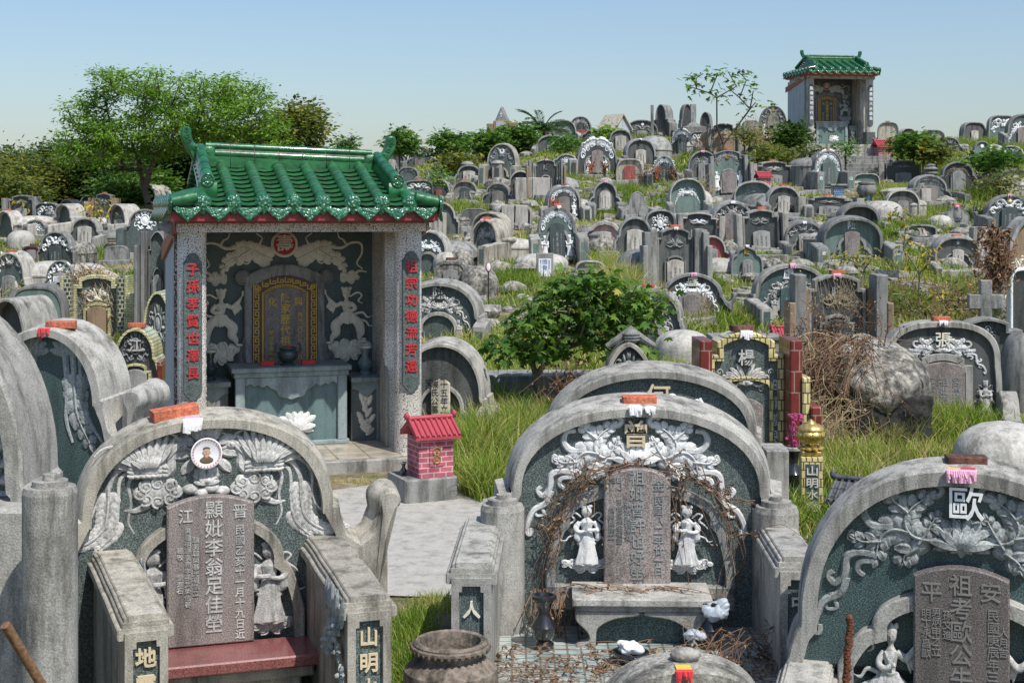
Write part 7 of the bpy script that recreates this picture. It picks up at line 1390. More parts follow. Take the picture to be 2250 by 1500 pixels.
patch([(px, py, w, .9, n, h, t, .014) for px, py, w, n, h, t in ((1350, 470, 120, 1600, .30, .35), (1385, 430, 60, 900, .4, .3), (1560, 640, 60, 1100, .4, .3), (1590, 700, 120, 1300, .35, .33), (1960, 680, 200, 3200, .40, .30), (1800, 620, 120, 1200, .3, .35), (1150, 560, 140, 1800, .35, .5), (1130, 620, 130, 2400, .28, .33), (1360, 650, 70, 1500, .7, .7), (1345, 610, 60, 900, .6, .62), (2040, 380, 180, 3200, .6, .42), (2100, 320, 240, 2600, .45, .42), (1960, 350, 120, 1500, .5, .48), (1960, 430, 140, 1800, .4, .5), (2000, 470, 160, 2000, .35, .5), (1960, 510, 200, 1800, .35, .35), (2180, 440, 120, 1300, .5, .45), (1540, 420, 110, 1500, .3, .4), (1480, 410, 90, 1100, .3, .32), (1240, 390, 90, 900, .3, .45), (1390, 310, 90, 1100, .4, .4), (270, 560, 130, 1300, .3, .35), (120, 540, 180, 1500, .22, .5), (330, 545, 60, 600, .3, .35), (1060, 420, 120, 1400, .3, .5), (1010, 460, 110, 1200, .3, .4), (2150, 650, 120, 1200, .3, .4), (2230, 870, 60, 900, .4, .5), (1270, 330, 80, 900, .4, .4), (880, 470, 60, 500, .3, .4), (2230, 330, 60, 800, .4, .4))], 'slope_grass')
# leaves ------------------------------------------------------------------
def leaves(P0, D, L_, Wd, tint, mat, name, shape='diamond', fold=.12):
    """P0 base pts, D directions, lengths, widths"""
    n = len(P0); D = D / (np.linalg.norm(D, axis=1, keepdims=True) + 1e-9); up = np.tile([0, 0, 1.0], (n, 1)) + rng.normal(0, .45, (n, 3)); Sx = np.cross(D, up); Sx /= (np.linalg.norm(Sx, axis=1, keepdims=True) + 1e-9); Nn = np.cross(Sx, D)
    if shape == 'diamond': pts = [(0, 0, 0), (.42, .5, .0), (1, 0, -.1), (.42, -.5, .0), (.45, 0, -fold)]; fs = [[(0, 1, 4), (1, 2, 4), (2, 3, 4), (3, 0, 4)]]; fs = [np.array(fs[0])]
    elif shape == 'quad': pts = [(0, 0, 0), (.5, .5, 0), (1, 0, 0), (.5, -.5, 0)]; fs = [np.array([(0, 1, 2, 3)])]
    else: # maple like, 5 lobes
        pts = [(0, 0, 0), (.02, .30, -.03), (.22, .52, -.06), (.36, .24, 0), (.66, .50, -.08), (.62, .16, 0), (1.0, 0, -.12), (.62, -.16, 0), (.66, -.50, -.08), (.36, -.24, 0), (.22, -.52, -.06), (.02, -.30, -.03)]
        fs = [np.array([(0, 1, 2), (0, 2, 3), (0, 3, 5), (3, 4, 5), (0, 5, 6), (0, 6, 7), (0, 7, 9), (7, 8, 9), (0, 9, 10), (0, 10, 11)])]
    m_ = len(pts); V = np.zeros((n, m_, 3))
    for k, (a, b, c) in enumerate(pts): V[:, k] = P0 + D * (a * L_)[:, None] + Sx * (b * Wd)[:, None] + Nn * (c * L_)[:, None]
    i = np.arange(n)[:, None, None] * m_; faces = [(i + f[None]).reshape(-1, f.shape[1]) for f in fs]
    return npmesh(name, V.reshape(-1, 3), faces, mat, np.repeat(tint, m_))
def skeleton(tips, base, trunk_h, seed=0, bend=.12, fan=.42, start=None, step=.5):
    """grow branches from a trunk to the tips; returns nodes, parents, radius"""
    rr = np.random.default_rng(seed); nodes = [Vector(base), Vector(base) + Vector((rr.normal(0, .05), rr.normal(0, .05), trunk_h))]; par = [-1, 0]
    order = sorted(range(len(tips)), key=lambda i: (Vector(tips[i]) - nodes[1]).length)
    ends = []
    for i in order:
        t = Vector(tips[i]); best, bd = 1, 1e9
        for j, q in enumerate(nodes):
            if j == 0: continue
            d = (t - q).length + .7 * max(0, q.z - t.z) * 2 + fan * (q - nodes[1]).length
            if d < bd: best, bd = j, d
        q = nodes[best]; l = (t - q).length; ns = max(1, int(l / step)); off = Vector(rr.normal(0, bend, 3)) * l * .5; prev = best
        for k in range(1, ns + 1):
            u = k / ns; p = q.lerp(t, u) + off * math.sin(math.pi * u) + Vector((0, 0, -.03 * l * math.sin(math.pi * u))); nodes.append(p); par.append(prev); prev = len(nodes) - 1
        ends.append(prev)
    return nodes, par, ends
def wood(nodes, par, r_tip, r_base, n=6):
    ch = [0] * len(nodes); cnt = [0] * len(nodes)
    for i in range(len(nodes) - 1, 0, -1):
        if cnt[i] == 0: cnt[i] = 1
        cnt[par[i]] += cnt[i]
    mx = cnt[1]; rad = [r_tip + (r_base - r_tip) * (min(c, mx) / mx) ** .55 for c in cnt]; rad[0] = r_base * 1.25; m = MB()
    for i in range(1, len(nodes)): m.tube([nodes[par[i]], nodes[i]], [rad[par[i]] if par[i] and rad[par[i]] < rad[i] * 1.8 else min(rad[par[i]], rad[i] * 1.5), rad[i]], n if rad[i] > .02 else 4, False)
    return m
def tree(label, base, tips, trunk_h, mat, nleaf, lsize, spread, seed, r_tip=.008, r_base=.12, bark='bark', aspect=.5, shape='quad', droop=.1, name='tree', cat_='tree', flat=.5, tmean=.55, grp=None, yellow=0, step=.5):
    global rng
    rng = np.random.default_rng(seed); e = empty(name, base); tag(e, label, cat_, grp); b = Vector(base); tips = [Vector(t) - b for t in tips]
    nodes, par, ends = skeleton(tips, (0, 0, -.2), trunk_h + .2, seed, step=step); wood(nodes, par, r_tip, r_base).build('trunk' if cat_ == 'tree' else 'stems', bark, e, smooth=60)
    E = np.array([nodes[i] for i in ends]); E = np.repeat(E, nleaf, 0); n = len(E); off = rng.normal(0, 1, (n, 3)) * [spread, spread, spread * flat]
    P0 = E + off; D = off * .6 + rng.normal(0, spread * .8, (n, 3)); D[:, 2] = D[:, 2] * .4 - droop * np.linalg.norm(D, axis=1)
    tn = np.clip(tmean + np.repeat(rng.normal(0, .16, len(ends)), nleaf) + rng.normal(0, .14, n), 0, .92 if not yellow else 1)
    if yellow: tn = np.where(rng.random(n) < yellow, 1.0, np.minimum(tn, .88))
    L_ = lsize * rng.uniform(.6, 1.3, n); link('crown' if cat_ == 'tree' else 'foliage', leaves(P0, D, L_, L_ * aspect * (1 if shape != 'maple' else 2), tn, mat, 'foliage', shape), e); return e
def crowntips(c, r, n, seed, low=-.3, hollow=.45):
    rr = np.random.default_rng(seed); out = []
    while len(out) < n:
        v = rr.normal(0, 1, 3); v /= np.linalg.norm(v); q = v * (hollow + (1 - hollow) * rr.random() ** .5)
        if q[2] < low: continue
        bump = 1 + .18 * math.sin(v[0] * 5 + seed) * math.cos(v[2] * 6 + seed * 2)
        out.append((c[0] + q[0] * r[0] * bump, c[1] + q[1] * r[1], c[2] + q[2] * r[2] * bump))
    return out
# big feathery tree behind the shrine
Yt = 52.0; b = P(322, 455, Yt); b.z = gz(b.x, b.y)
tips = []
for (px, py, rx, rz, n_) in ((300, 280, 160, 85, 85), (430, 240, 150, 90, 75), (520, 260, 95, 80, 45), (220, 330, 100, 60, 36), (380, 190, 190, 35, 34), (250, 190, 60, 35, 12), (590, 300, 40, 50, 12), (190, 260, 50, 50, 12)):
    c_ = P(px, py, Yt); tips += crowntips(c_, (rx * Yt / F, 2.0, rz * Yt / F), n_, int(px), -.8, .3)
tree('large feathery bright green tree spreading behind the big shrine', b, tips, .45, 'leaf_bright', 100, .18, .24, 3, .012, .12, aspect=.34, flat=.45, droop=.25, tmean=.5)
for k, (px, py, rx, rz, Y, mt, n_, lb) in enumerate(((60, 400, 95, 52, 66, 'leaf_dark', 60, 'dark evergreen tree at the far left edge'), (28, 372, 40, 34, 70, 'leaf_dark', 24, 'dark tree top poking above the far left edge trees'), (140, 368, 58, 40, 64, 'leaf_dark', 40, 'dark olive tree left of the feathery tree'), (120, 400, 110, 50, 60, 'leaf_olive', 50, 'olive green bushy tree below the dark ones at the left'), (240, 400, 90, 50, 60, 'leaf_dark', 55, 'dark tree behind the left tomb field under the feathery tree'), (330, 370, 120, 55, 60, 'leaf_dark', 46, 'dark tree seen through the feathery crown'), (480, 350, 120, 55, 60, 'leaf_dark', 44, 'dark tree behind the shrine ridge'), (605, 315, 55, 36, 58, 'leaf_olive', 34, 'small-leaved olive tree right of the feathery crown'), (655, 280, 38, 30, 57, 'leaf_olive', 22, 'thin olive branch top at the right end of the tree group'), (20, 440, 60, 30, 56, 'leaf_olive', 30, 'yellowish low bush at the far left'), (300, 420, 60, 30, 57, 'leaf_mid', 30, 'green bush under the feathery tree'))):
    c_ = P(px, py, Y); b = Vector((c_.x, Y, gz(c_.x, Y)))
    tree(lb, b, crowntips(c_, (rx * Y / F, 1.8, rz * Y / F), int(n_ * 1.3), k + 20, -.9, .35), .5, mt, 190, .22, .42, k + 30, .012, .14, aspect=.55, flat=.75)
# bushes on the ridge
for k, (px, py, rx, rz, Y, mt, n_, lb, ls) in enumerate(((762, 320, 22, 28, 58, 'leaf_mid', 12, 'small leafy sapling top above the shrine ridge', .2), (720, 335, 30, 12, 58, 'leaf_mid', 8, 'low leaves left of the sapling above the shrine ridge', .2), (880, 310, 42, 34, 54, 'leaf_mid', 30, 'tall leafy bush on the ridge right of the shrine horn', .24), (985, 320, 50, 38, 54, 'leaf_mid', 36, 'rounded leafy bush on the ridge between two dark tombs', .24), (1075, 315, 60, 28, 57, 'leaf_mid', 38, 'broad leafy bush left of the pyramid tomb', .24), (1140, 300, 60, 28, 58, 'leaf_mid', 36, 'broad leafy bush under the palm', .24), (1240, 320, 28, 22, 55, 'leaf_mid', 16, 'small dark bush left of the ornate gate-like tomb', .2), (1335, 292, 18, 12, 57, 'leaf_bright', 9, 'light green bush by the gabled house', .2), (1005, 360, 60, 22, 51, 'leaf_olive', 26, 'olive scrub under the rounded ridge bush', .2), (1738, 300, 36, 30, 48.5, 'leaf_dark', 26, 'dark bush against the small shrine wall', .24), (1700, 350, 45, 30, 46, 'leaf_olive', 30, 'yellow green scrub below the small shrine', .2), (2000, 318, 50, 16, 46, 'leaf_mid', 28, 'leafy bush right of the small shrine furnace', .24), (2050, 335, 45, 14, 45, 'leaf_olive', 24, 'olive leafy bush on the right ridge', .22), (2185, 352, 40, 14, 41, 'leaf_mid', 22, 'leafy bush before the rosette tomb', .22), (1862, 326, 22, 8, 45.0, 'leaf_mid', 10, 'small green bush on the small shrine steps', .18), (1785, 332, 22, 10, 45, 'leaf_olive', 10, 'small bush left of the small shrine steps', .18), (960, 385, 20, 14, 44, 'leaf_bright', 10, 'light green weed before the pale green tomb', .12), (2190, 400, 40, 20, 38, 'leaf_olive', 16, 'yellowish shrub left of the beige edge tomb', .18), (1640, 300, 30, 22, 50, 'leaf_olive', 16, 'green scrub by the laurel relief tomb', .18))):
    c_ = P(px, py, Y); b = Vector((c_.x, Y, gz(c_.x, Y)))
    if b.z > c_.z - .1: b.z = gz(c_.x, Y)
    tree(lb, b, crowntips(c_, (rx * .78 * Y / F, .9, rz * .72 * Y / F), n_, k + 50, -.9, .3), .12, mt, 46, ls * .82, .20, k + 70, .008, .03, aspect=.34 if ls > .15 else .5, name='bush', cat_='bush', shape='maple' if ls > .19 else 'quad', flat=.7)
# sparse sapling
Y = 52; b = P(1590, 285, Y); b.z = gz(b.x, Y); rr = random.Random(4)
tips = [P(px, py, Y + rr.uniform(-.6, .6)) for px, py in ((1530, 172), (1512, 190), (1545, 162), (1560, 205), (1578, 160), (1600, 158), (1596, 190), (1625, 160), (1640, 176), (1655, 200), (1660, 225), (1648, 240), (1575, 215), (1530, 195), (1618, 190), (1625, 215))]
tree('sparse young tree with few leaves on the skyline left of the small shrine', b, tips, .5, 'leaf_mid', 11, .26, .20, 12, .010, .035, aspect=.30, flat=.7, shape='maple', step=.8)
# palm
Y = 59; X_ = P(1192, 290, Y).x; e = empty('palm', (X_, Y, gz(X_, Y))); tag(e, 'low feathery palm on the skyline', 'palm tree'); zc = EYE - (288 - HY) * Y / F - e.location.z
m = MB(); m.tube([(0, 0, -.2), (0, 0, zc)], [.16, .12], 10); m.build('trunk', 'bark', e)
rr = random.Random(9); PP, DD, LL = [], [], []; m = MB()
for k in range(34):
    a_ = rr.uniform(0, 2 * math.pi); el = rr.uniform(.25, 1.15); ln = rr.uniform(1.1, 1.75); pts = [Vector((0, 0, zc))]; d = Vector((math.cos(a_) * math.cos(el), math.sin(a_) * math.cos(el), math.sin(el)))
    for j in range(10): pts.append(pts[-1] + d * ln / 10); d = (d + Vector((0, 0, -.13))).normalized()
    m.tube(pts, [.018, .004], 4, False)
    for j in range(1, 10):
        for q in (0, .33, .66):
            p = pts[j].lerp(pts[min(10, j + 1)], q); dd = (pts[min(10, j + 1)] - pts[j]).normalized(); sd_ = dd.cross(Vector((0, 0, 1))).normalized()
            for sg in (-1, 1): PP.append(p); DD.append(dd * .8 + sd_ * sg + Vector((0, 0, .25))); LL.append(.30 * math.sin(.35 + 2.5 * j / 10))
me = leaves(np.array(PP), np.array(DD), np.array(LL), np.full(len(PP), .035), rng.uniform(0, 1, len(PP)), 'leaf_palm', 'fronds', 'quad'); o = m.build('frond_ribs', 'bark', e); link('fronds', me, e)
# leafy shrub in the middle distance
Y = 15.6; b = P(1225, 905, Y); b.z = gz(b.x, Y); tips = []
for px, py, rx, rz, n_ in ((1280, 680, 125, 75, 62), (1180, 735, 85, 55, 30), (1385, 730, 60, 65, 26), (1105, 755, 38, 28, 11), (1290, 635, 95, 32, 24), (1415, 680, 34, 34, 10), (1360, 640, 50, 30, 12)): tips += crowntips(P(px, py, Y), (rx * Y / F, .45, rz * Y / F), n_, px, -.95, .3)
tree('big leafy shrub with lobed green leaves and bare stems in the middle of the cemetery', b, tips, .12, 'leaf_mid', 15, .098, .085, 41, .0035, .035, 'bark_pale', aspect=.5, name='shrub', cat_='shrub', shape='maple', flat=.8, yellow=.012, step=.16, droop=.35, tmean=.62)
# yellowing saplings on the right slope
for k, (px, py, pts_, Y, lb, yl) in enumerate(((2010, 640, ((1970, 460), (1985, 480), (1990, 500), (2000, 530), (2030, 545), (1985, 550), (2005, 575), (2040, 580), (1960, 470), (2020, 600), (2045, 560)), 23, 'tall thin sapling with yellowing leaves on the right slope', .3), (1895, 600, ((1830, 560), (1905, 555), (1915, 570), (1860, 565), (1840, 575), (1900, 590)), 24.5, 'small yellow green sapling before the 陳 hood', .3), (2160, 690, ((2120, 640), (2180, 650), (2100, 660), (2200, 690), (2220, 660), (2140, 660), (2240, 700), (2230, 640), (2060, 660)), 19, 'scrubby green weeds below the brown slab tomb', .12), (1800, 840, ((1770, 770), (1790, 760), (1775, 800), (1810, 780), (1790, 800), (1800, 820)), 15.5, 'small glossy green weed right of the 楊 tomb', .0), (2060, 690, tuple((1930 + 17 * j_ + 9 * (j_ % 3), 610 + (j_ * 37) % 75) for j_ in range(17)), 19.5, 'wide weedy thicket with green and yellow leaves behind the 張 tomb', .10), (50, 650, ((20, 630), (60, 640), (90, 645), (110, 650), (40, 640), (75, 650)), 24, 'green weeds in the left curb grave', .1), (75, 480, ((55, 440), (80, 455), (90, 470), (60, 465)), 52, 'yellow leafed weeds under the left trees', .5), (215, 470, ((205, 455), (222, 450), (215, 462), (228, 468)), 44, 'yellow flowering weeds before the brown sided tomb', .5))):
    b = P(px, py, Y); b.z = gz(b.x, Y); tree(lb, b, [P(a_, c_, Y + .15 * math.sin(a_)) for a_, c_ in pts_], .15, 'leaf_olive', 16, .10 * (Y / 22), .10 * (Y / 22), k + 90, .004, .014, 'bark_pale', aspect=.42, name='sapling', cat_='sapling', shape='diamond', yellow=yl, droop=.5, step=.25)
# ---- dead vines ---------------------------------------------------------
def tangle(name, label, paths, mat, r=.003, leafy=0, cat_='dead vines', lmat='leaf_dry', ls=.03, seed=0):
    e = empty(name, (0, 0, 0)); tag(e, label, cat_); m = MB(); pp = []; dd = []
    for p in paths:
        q = cat(p, 4); m.tube(q, [r, r * .4], 4, False)
        if leafy:
            for k in range(leafy): i = rnd.randrange(len(q)); pp.append(q[i]); dd.append((rnd.uniform(-1, 1), rnd.uniform(-1, .3), rnd.uniform(-1, .6)))
    m.build('vine_stems', mat, e, smooth=0)
    if pp: n = len(pp); l = np.array([rnd.uniform(.5, 1.4) * ls for _ in range(n)]); link('dry_leaves', leaves(np.array(pp), np.array(dd), l, l * .6, rng.uniform(0, 1, n), lmat, 'dry_leaves', 'diamond', .25), e)
    return e
def wob(a, b, n, amp, sag=0): return [Vector(a).lerp(Vector(b), i / n) + Vector([rnd.uniform(-amp, amp) for _ in range(3)]) * (1 if 0 < i < n else .3) + Vector((0, 0, -sag * math.sin(math.pi * i / n))) for i in range(n + 1)]
RM = Matrix.Translation(r1.location) @ Matrix.Rotation(R(-2), 4, 'Z'); Lz = lambda py: EYE - (py - HY) * 8.0 / F - r1.location.z; Lx = lambda px: (px - 1403) * 7.95 / F
def lp(px, py, y=.0): return RM @ Vector((Lx(px), y, Lz(py)))
paths = []
for k in range(17):   # arch of vines left and right over the inner frame
    s_ = rnd.random(); lft = k % 5 < 3
    if lft: pts = [(1400 - 20 * rnd.random(), 1012), (1330, 1020 + rnd.uniform(-10, 25)), (1270, 1050 + rnd.uniform(-15, 30)), (1225, 1110 + rnd.uniform(-15, 30)), (1205, 1180 + rnd.uniform(-20, 30)), (1190 + rnd.uniform(-10, 25), 1270), (1165 + rnd.uniform(-8, 40), 1390)]
    else: pts = [(1410, 1008), (1490, 1015 + rnd.uniform(-10, 25)), (1540, 1050 + rnd.uniform(-10, 25)), (1590, 1120 + rnd.uniform(-25, 20)), (1610, 1200 + rnd.uniform(-20, 20)), (1600 + rnd.uniform(-25, 15), 1290), (1590 + rnd.uniform(-40, 10), 1390)]
    j = rnd.randrange(0, 3); l = rnd.randrange(4, 8); paths.append([lp(a_ + rnd.gauss(0, 15), b_ + rnd.gauss(0, 13), -.03 + rnd.uniform(-.03, .03)) for a_, b_ in pts[j:j + l]])
    q_ = pts[rnd.randrange(1, 5)]
    for jj in range(2): paths.append([lp(q_[0] + rnd.gauss(0, 16), q_[1] + rnd.gauss(0, 14), -.04)] + [lp(q_[0] + rnd.gauss(0, 34), q_[1] + rnd.gauss(0, 30), -.04 - rnd.random() * .04) for _ in range(2)])
for k in range(26):
    x0 = rnd.uniform(1330, 1600); paths.append([lp(x0, 1010 + abs(x0 - 1400) * .35, -.02), lp(x0 + rnd.uniform(-25, 25), 1100, -.02), lp(x0 + rnd.uniform(-50, 50), 1200, -.03), lp(x0 + rnd.uniform(-60, 60), 1285, -.06)][:rnd.choice((2, 3, 4))])
for k in range(16): x0 = rnd.uniform(1200, 1500); paths.append([lp(x0, 1282 + rnd.uniform(-4, 8), -.1 - .2 * rnd.random()), lp(x0 + 50, 1278 + rnd.uniform(-4, 14), -.2), lp(x0 + rnd.uniform(70, 130), 1285, -.2 - .1 * rnd.random())])
for k in range(30): x0 = rnd.uniform(1160, 1240); paths.append([lp(x0, 1300, -.2 * rnd.random()), lp(x0 + rnd.uniform(-25, 25), 1340, -.15 - .1 * rnd.random()), lp(x0 + rnd.uniform(-25, 45), 1400, -.25 * rnd.random())])
for k in range(4): paths.append([lp(1600, 1190), lp(1640, 1170, -.1), lp(1690 + 15 * rnd.random(), 1150 + rnd.uniform(-20, 30), -.25), lp(1710 + rnd.uniform(0, 30), 1130 + 60 * rnd.random(), -.35)])
tangle('dead_vines', 'brown dead creeper hanging over the front centre tomb', paths, 'dead_vine', .0030, 6, ls=.022)
paths = []
for k in range(330):  # litter on the forecourt
    x = rnd.uniform(-.25, 1.5); y = rnd.gauss(7.25, .28); 
    if not 6.5 < y < 7.9: continue
    l = rnd.uniform(.05, .30); a_ = rnd.uniform(0, 6.28); z = .022 + abs(rnd.gauss(0, .018)); paths.append([(x, y, z), (x + l * .5 * math.cos(a_) + rnd.uniform(-.03, .03), y + l * .5 * math.sin(a_) * .6, z + rnd.uniform(0, .035)), (x + l * math.cos(a_), y + l * math.sin(a_) * .6, z)])
for k in range(26): x = rnd.uniform(1.05, 1.45); paths.append([(x, 7.55, .02), (x + rnd.uniform(-.2, .1), 7.45, .12 + rnd.uniform(0, .12)), (x - rnd.uniform(.1, .45), 7.35, .03)])
e = tangle('plant_litter', None, paths, 'dead_vine', .0024, 3, ls=.03); tag(e, kind='stuff'); 
for kk in ('label', 'category'):
    if kk in e: del e[kk]
# vines over the boulder
paths = []; bx = [o for o in bpy.data.objects if o.name == 'boulder'][0].location
for k in range(430):
    a_ = rnd.uniform(0, 2 * math.pi); r_1 = rnd.random() ** .5 * .9; x0, y0 = bx.x - .50 + .38 * r_1 * math.cos(a_), bx.y - .35 + .45 * r_1 * math.sin(a_)
    top = rnd.uniform(.70, 1.14); l = rnd.uniform(.1, .95); dx = rnd.gauss(-.15, .30); dy = -rnd.uniform(.1, .5)
    sw = rnd.choice((-1, 1, 1)) * rnd.uniform(.05, .5); paths.append([(x0 + sw * .6, y0, top - .1 * rnd.random()), (x0 + sw * .3 + dx * .3, y0 + dy * .6, top + .05 * rnd.random()), (x0 + dx * .7 - sw * .2, y0 + dy, top - l * .4 + rnd.uniform(-.08, .08)), (x0 + dx + rnd.uniform(-.2, .2), y0 + dy * 1.15, max(.05, top - l * .8)), (x0 + dx * 1.2 + rnd.uniform(-.25, .15), y0 + dy * 1.2, max(.03, top - l))])
for k in range(60): x0 = bx.x - .45 + rnd.gauss(0, .28); paths.append([(x0, bx.y - .3, 1.0), (x0 + rnd.uniform(-.12, .12), bx.y - .35, 1.2), (x0 + rnd.uniform(-.3, .3), bx.y - .4, 1.30 + rnd.uniform(-.1, .2))])
tangle('dead_vines', 'reddish brown dead vines draped over the huge boulder', paths[::2] + paths[430:], 'dead_vine', .0040, 5, ls=.03); tangle('dead_vines', 'straw coloured dead vines mixed over the left side of the boulder', paths[1:430:5], 'dead_straw', .0040, 3, lmat='leaf_olive', ls=.035)
paths = []
for k in range(110): x0 = bx.x - .72 + rnd.gauss(0, .22); y0 = bx.y - .8 + rnd.gauss(0, .15); paths.append([(x0, y0, 0), (x0 + rnd.uniform(-.1, .1), y0, rnd.uniform(.15, .5)), (x0 + rnd.uniform(-.3, .3), y0 - .1, rnd.uniform(.1, .7)), (x0 + rnd.uniform(-.45, .45), y0 - .15, rnd.uniform(.02, .4))])
tangle('dead_vines', 'pale straw tangle on the ground at the foot of the boulder', paths, 'dead_straw', .0042, 0)
# vines over the yellow tile tomb
paths = []; Yv = 23.6; 
for k in range(330):
    px = rnd.gauss(205, 26); py = rnd.uniform(588, 660); paths.append([P(px, py, Yv + .3 * rnd.random()), P(px + rnd.uniform(-25, 25), py + rnd.uniform(-18, 40), Yv - .15 * rnd.random()), P(px + rnd.uniform(-35, 45), py + rnd.uniform(20, 90), Yv - .2 * rnd.random())])
tangle('dead_vines', 'grey brown dead bush heaped on the yellow tiled tomb at the left', paths, 'dead_straw', .007, 2, ls=.06)
paths = []
for k in range(150): px = rnd.gauss(2190, 14); py = rnd.uniform(490, 600); paths.append([P(px, py, 18.6), P(px + rnd.uniform(-22, 22), py + rnd.uniform(-15, 40), 18.5), P(px + rnd.uniform(-40, 20), py + rnd.uniform(20, 90), 18.4)])
paths += [[P(2195, 500, 18.5), P(2198, 560, 18.4), P(2195, 600, 18.4), P(2165, 625, 18.3)] for _ in range(1)]
tangle('dead_vines', 'dry brown hanging creeper before the brown slab tomb', paths, 'dead_vine', .007, 5, ls=.07)
paths = []
for k in range(700):
    px = rnd.uniform(1880, 2200); py = 640 + rnd.random() * 70; Yq = depth(px, py + 15); paths.append([P(px, py + 12, Yq), P(px + rnd.uniform(-16, 16), py - rnd.uniform(0, 30), Yq), P(px + rnd.uniform(-50, 50), py + rnd.uniform(-40, 15), Yq - .1)])
tangle('dead_vines', 'wide mat of dry twigs and weeds above the boulder', paths, 'dead_vine', .006, 3, lmat='leaf_olive', ls=.06)
paths = []
for k in range(110): px = rnd.gauss(1250, 34); py = rnd.uniform(820, 960); paths.append([P(px, py + 20, 15.2), P(px + rnd.uniform(-20, 20), py - rnd.uniform(0, 50), 15.0), P(px + rnd.uniform(-50, 50), py - rnd.uniform(-20, 60), 14.9)])
tangle('dead_vines', 'dark dead twigs heaped under the leafy shrub', paths, 'dead_vine', .005, 2, ls=.05)
for k, (px, py, n_, w_, h_, lb) in enumerate(((1425, 405, 160, 40, 50, 'dry twig bush above the broken grey slab'), (1520, 440, 260, 60, 50, 'dry brushwood patch below the gold seal tombs'), (1670, 330, 300, 35, 70, 'brown dry scrub on the bank below the small shrine'), (1010, 370, 140, 24, 40, 'dry brown shrub near the green arched tomb'), (1780, 700, 90, 24, 80, 'dry twigs in front of the teal 盧 tomb'), (1550, 700, 90, 20, 70, 'dry rust flower stalks by the curled 盧 tomb'), (1455, 700, 120, 22, 80, 'withered leaves beside the 何 tomb'), (1090, 440, 120, 40, 30, 'dry sticks on the rubble terrace'), (355, 620, 90, 24, 40, 'dry grass clump beside the shrine wall'), (1540, 345, 60, 26, 60, 'thin dry stalks before the grey carved tomb'), (1850, 690, 130, 60, 90, 'dry grass stalks before the black pillar tomb'))):
    Yq = depth(px, py) - .25; Yq = {1780: 19.6, 1550: 20.4, 1455: 17.6, 1850: 18.6}.get(px, Yq); paths = []
    for j in range(n_): x_ = px + rnd.gauss(0, w_ * .4); y_ = py - rnd.random() * h_ * .4; paths.append([P(x_, y_, Yq), P(x_ + rnd.uniform(-8, 8), y_ - h_ * .3 * rnd.random(), Yq - .05), P(x_ + rnd.uniform(-w_, w_) * .6, y_ - h_ * rnd.random(), Yq + rnd.uniform(-.2, .1))])
    tangle('dry_brush', lb, paths[:int(len(paths) * .45)], 'dead_straw' if k % 3 else 'dead_vine', .0016 * Yq / 10, 1, 'dry brush', ls=.018 * Yq / 10)
for k, (px, py, Yq, lb) in enumerate(((1298, 386, 0, 'orange dried flower bundle left of the pink tablet'), (1328, 386, 0, 'orange dried flower bundle right of the pink tablet'), (1444, 400, 0, 'dried flower bundle left of the black tablet'), (1478, 400, 0, 'dried flower bundle right of the black tablet'), (1585, 424, 0, 'dried rust stalks left of the gold seal tablet'), (1632, 424, 0, 'dried rust stalks right of the gold seal tablet'), (1582, 520, 0, 'brown dried stalks left of the purple grey tablet'), (1655, 524, 0, 'orange dried stalks right of the purple grey tablet'), (1219, 470, 0, 'dried leaves left of the purple tablet garland tomb'), (1268, 470, 0, 'dried leaves right of the purple tablet garland tomb'))):
    Yq = depth(px, py + 4) - .25; paths = []
    for j in range(36): paths.append([P(px + rnd.uniform(-2, 2), py, Yq), P(px + rnd.uniform(-4, 4), py - 14, Yq), P(px + rnd.uniform(-13, 13), py - 20 - rnd.random() * 18, Yq)])
    tangle('dried_flowers', lb, paths, 'rust_chain' if k % 2 else 'brick', .010, 2, 'dried flowers', ls=.06)
# rubble
m = MB()
for k in range(1500):
    px = rnd.uniform(820, 2240); py = rnd.choice((rnd.uniform(300, 760), rnd.uniform(400, 620)));
    if px < 1000 and py > 470: continue
    Yq = depth(px, py); X_ = P(px, py, Yq).x; s_ = rnd.uniform(.04, .14) + .16 * (rnd.random() < .12); 
    if vnoise(np.array([X_]), np.array([Yq]), .8, 1)[0] > .25: continue
    k0 = len(m.v); m.ell((0, 0, 0), (s_, s_ * rnd.uniform(.7, 1.2), s_ * rnd.uniform(.4, .8)), 7, 5); rz_ = rnd.uniform(0, 6)
    for j in range(k0, len(m.v)): v = Vector(m.v[j]) * 1.0; v *= 1 + .3 * mno.noise(v * 9 + Vector((k, 0, 0))); v = Matrix.Rotation(rz_, 3, 'Z') @ v; m.v[j] = (v.x + X_, v.y + Yq, v.z + gz(X_, Yq) + s_ * .2)
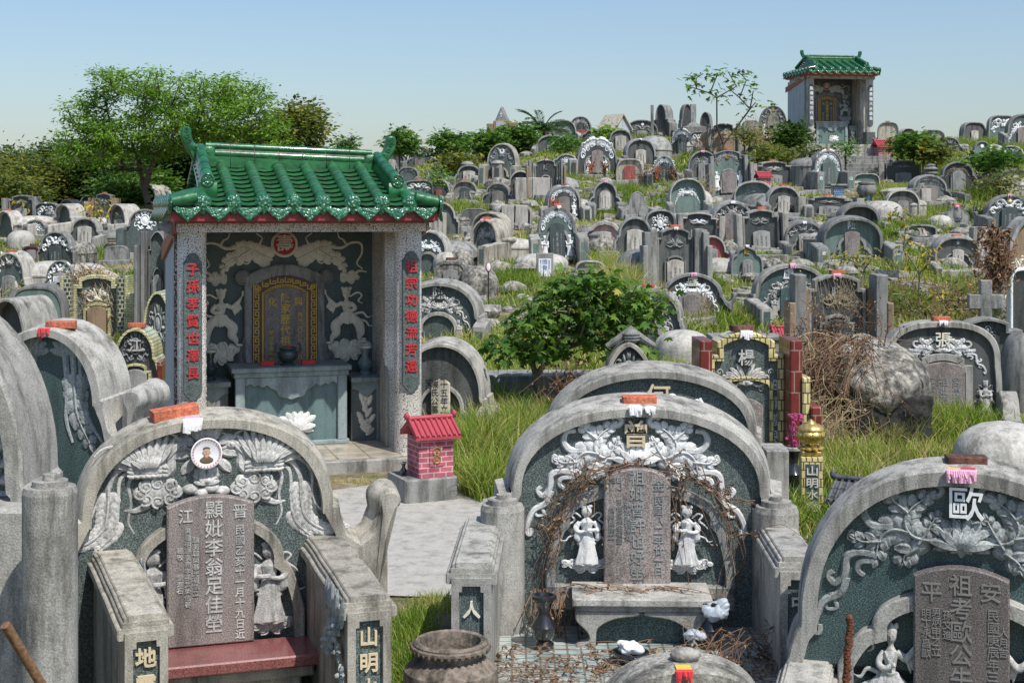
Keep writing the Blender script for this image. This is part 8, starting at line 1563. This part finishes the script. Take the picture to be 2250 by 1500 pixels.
for k in range(420):
    px = rnd.uniform(850, 2240); py = rnd.uniform(320, 720)
    if px < 1000 and py > 470: continue
    if 1080 < px < 1460 and py > 600: continue
    Yq = depth(px, py); X_ = P(px, py, Yq).x; k0 = len(m.v); w_, d_, h_ = rnd.uniform(.12, .45), rnd.uniform(.06, .3), rnd.uniform(.03, .12); m.box(-w_, w_, -d_, d_, -.05, h_, .008); rt = Matrix.Rotation(rnd.uniform(-.7, .7), 3, 'Z') @ Matrix.Rotation(rnd.uniform(-.2, .2), 3, 'Y')
    for j in range(k0, len(m.v)): v = rt @ Vector(m.v[j]); m.v[j] = (v.x + X_, v.y + Yq, v.z + gz(X_, Yq) + .01)
tag(m.build('rubble', 'rock', smooth=35), kind='stuff')
for k, (px, py, s_, lb) in enumerate(((1105, 420, 1.1, 'pale rock pile left of the niche pillar'), (1060, 405, .8, 'broken rock by the black stained tomb'), (1385, 395, .55, 'dark angular rock above the plain green tomb'), (1095, 600, .6, 'flat pale rock beside the reflector pole'), (1700, 395, .8, 'brown rock in the bank below the small shrine'), (2090, 590, .6, 'grey boulder below the plain hood of the right slope'), (1920, 545, .4, 'jagged rock right of the big hood'), (1835, 590, .5, 'flat rock slab over the teal tomb'), (2180, 330, .5, 'dark rocks before the white rosette tomb'), (1130, 640, .5, 'small boulder on the green slope'), (2080, 335, .7, 'low grey rock on the right ridge'), (1660, 520, .5, 'pale rock by the purple grey tablet tomb'), (1700, 590, .6, 'flat tan stone beside the small gold tomb'), (1330, 400, .4, 'grey rock beside the garland tomb'))):
    Yq = depth(px, py); X_ = P(px, py, Yq).x; m = MB(); m.ell((0, 0, 0), (s_ * .5, s_ * .4, s_ * .3), 18, 12); m.v = [tuple(Vector(v) * (1 + .45 * mno.noise(Vector(v) * 3.2 + Vector((k * 3, 0, 0))) + .12 * mno.noise(Vector(v) * 11))) for v in m.v]; o = m.build('rock', 'rock' if k % 2 else 'boulder_stone', smooth=30); o.location = (X_, Yq, gz(X_, Yq) + s_ * .08); tag(o, lb, 'rock')
print('objects', len(bpy.data.objects), 'tombs', NT[0])
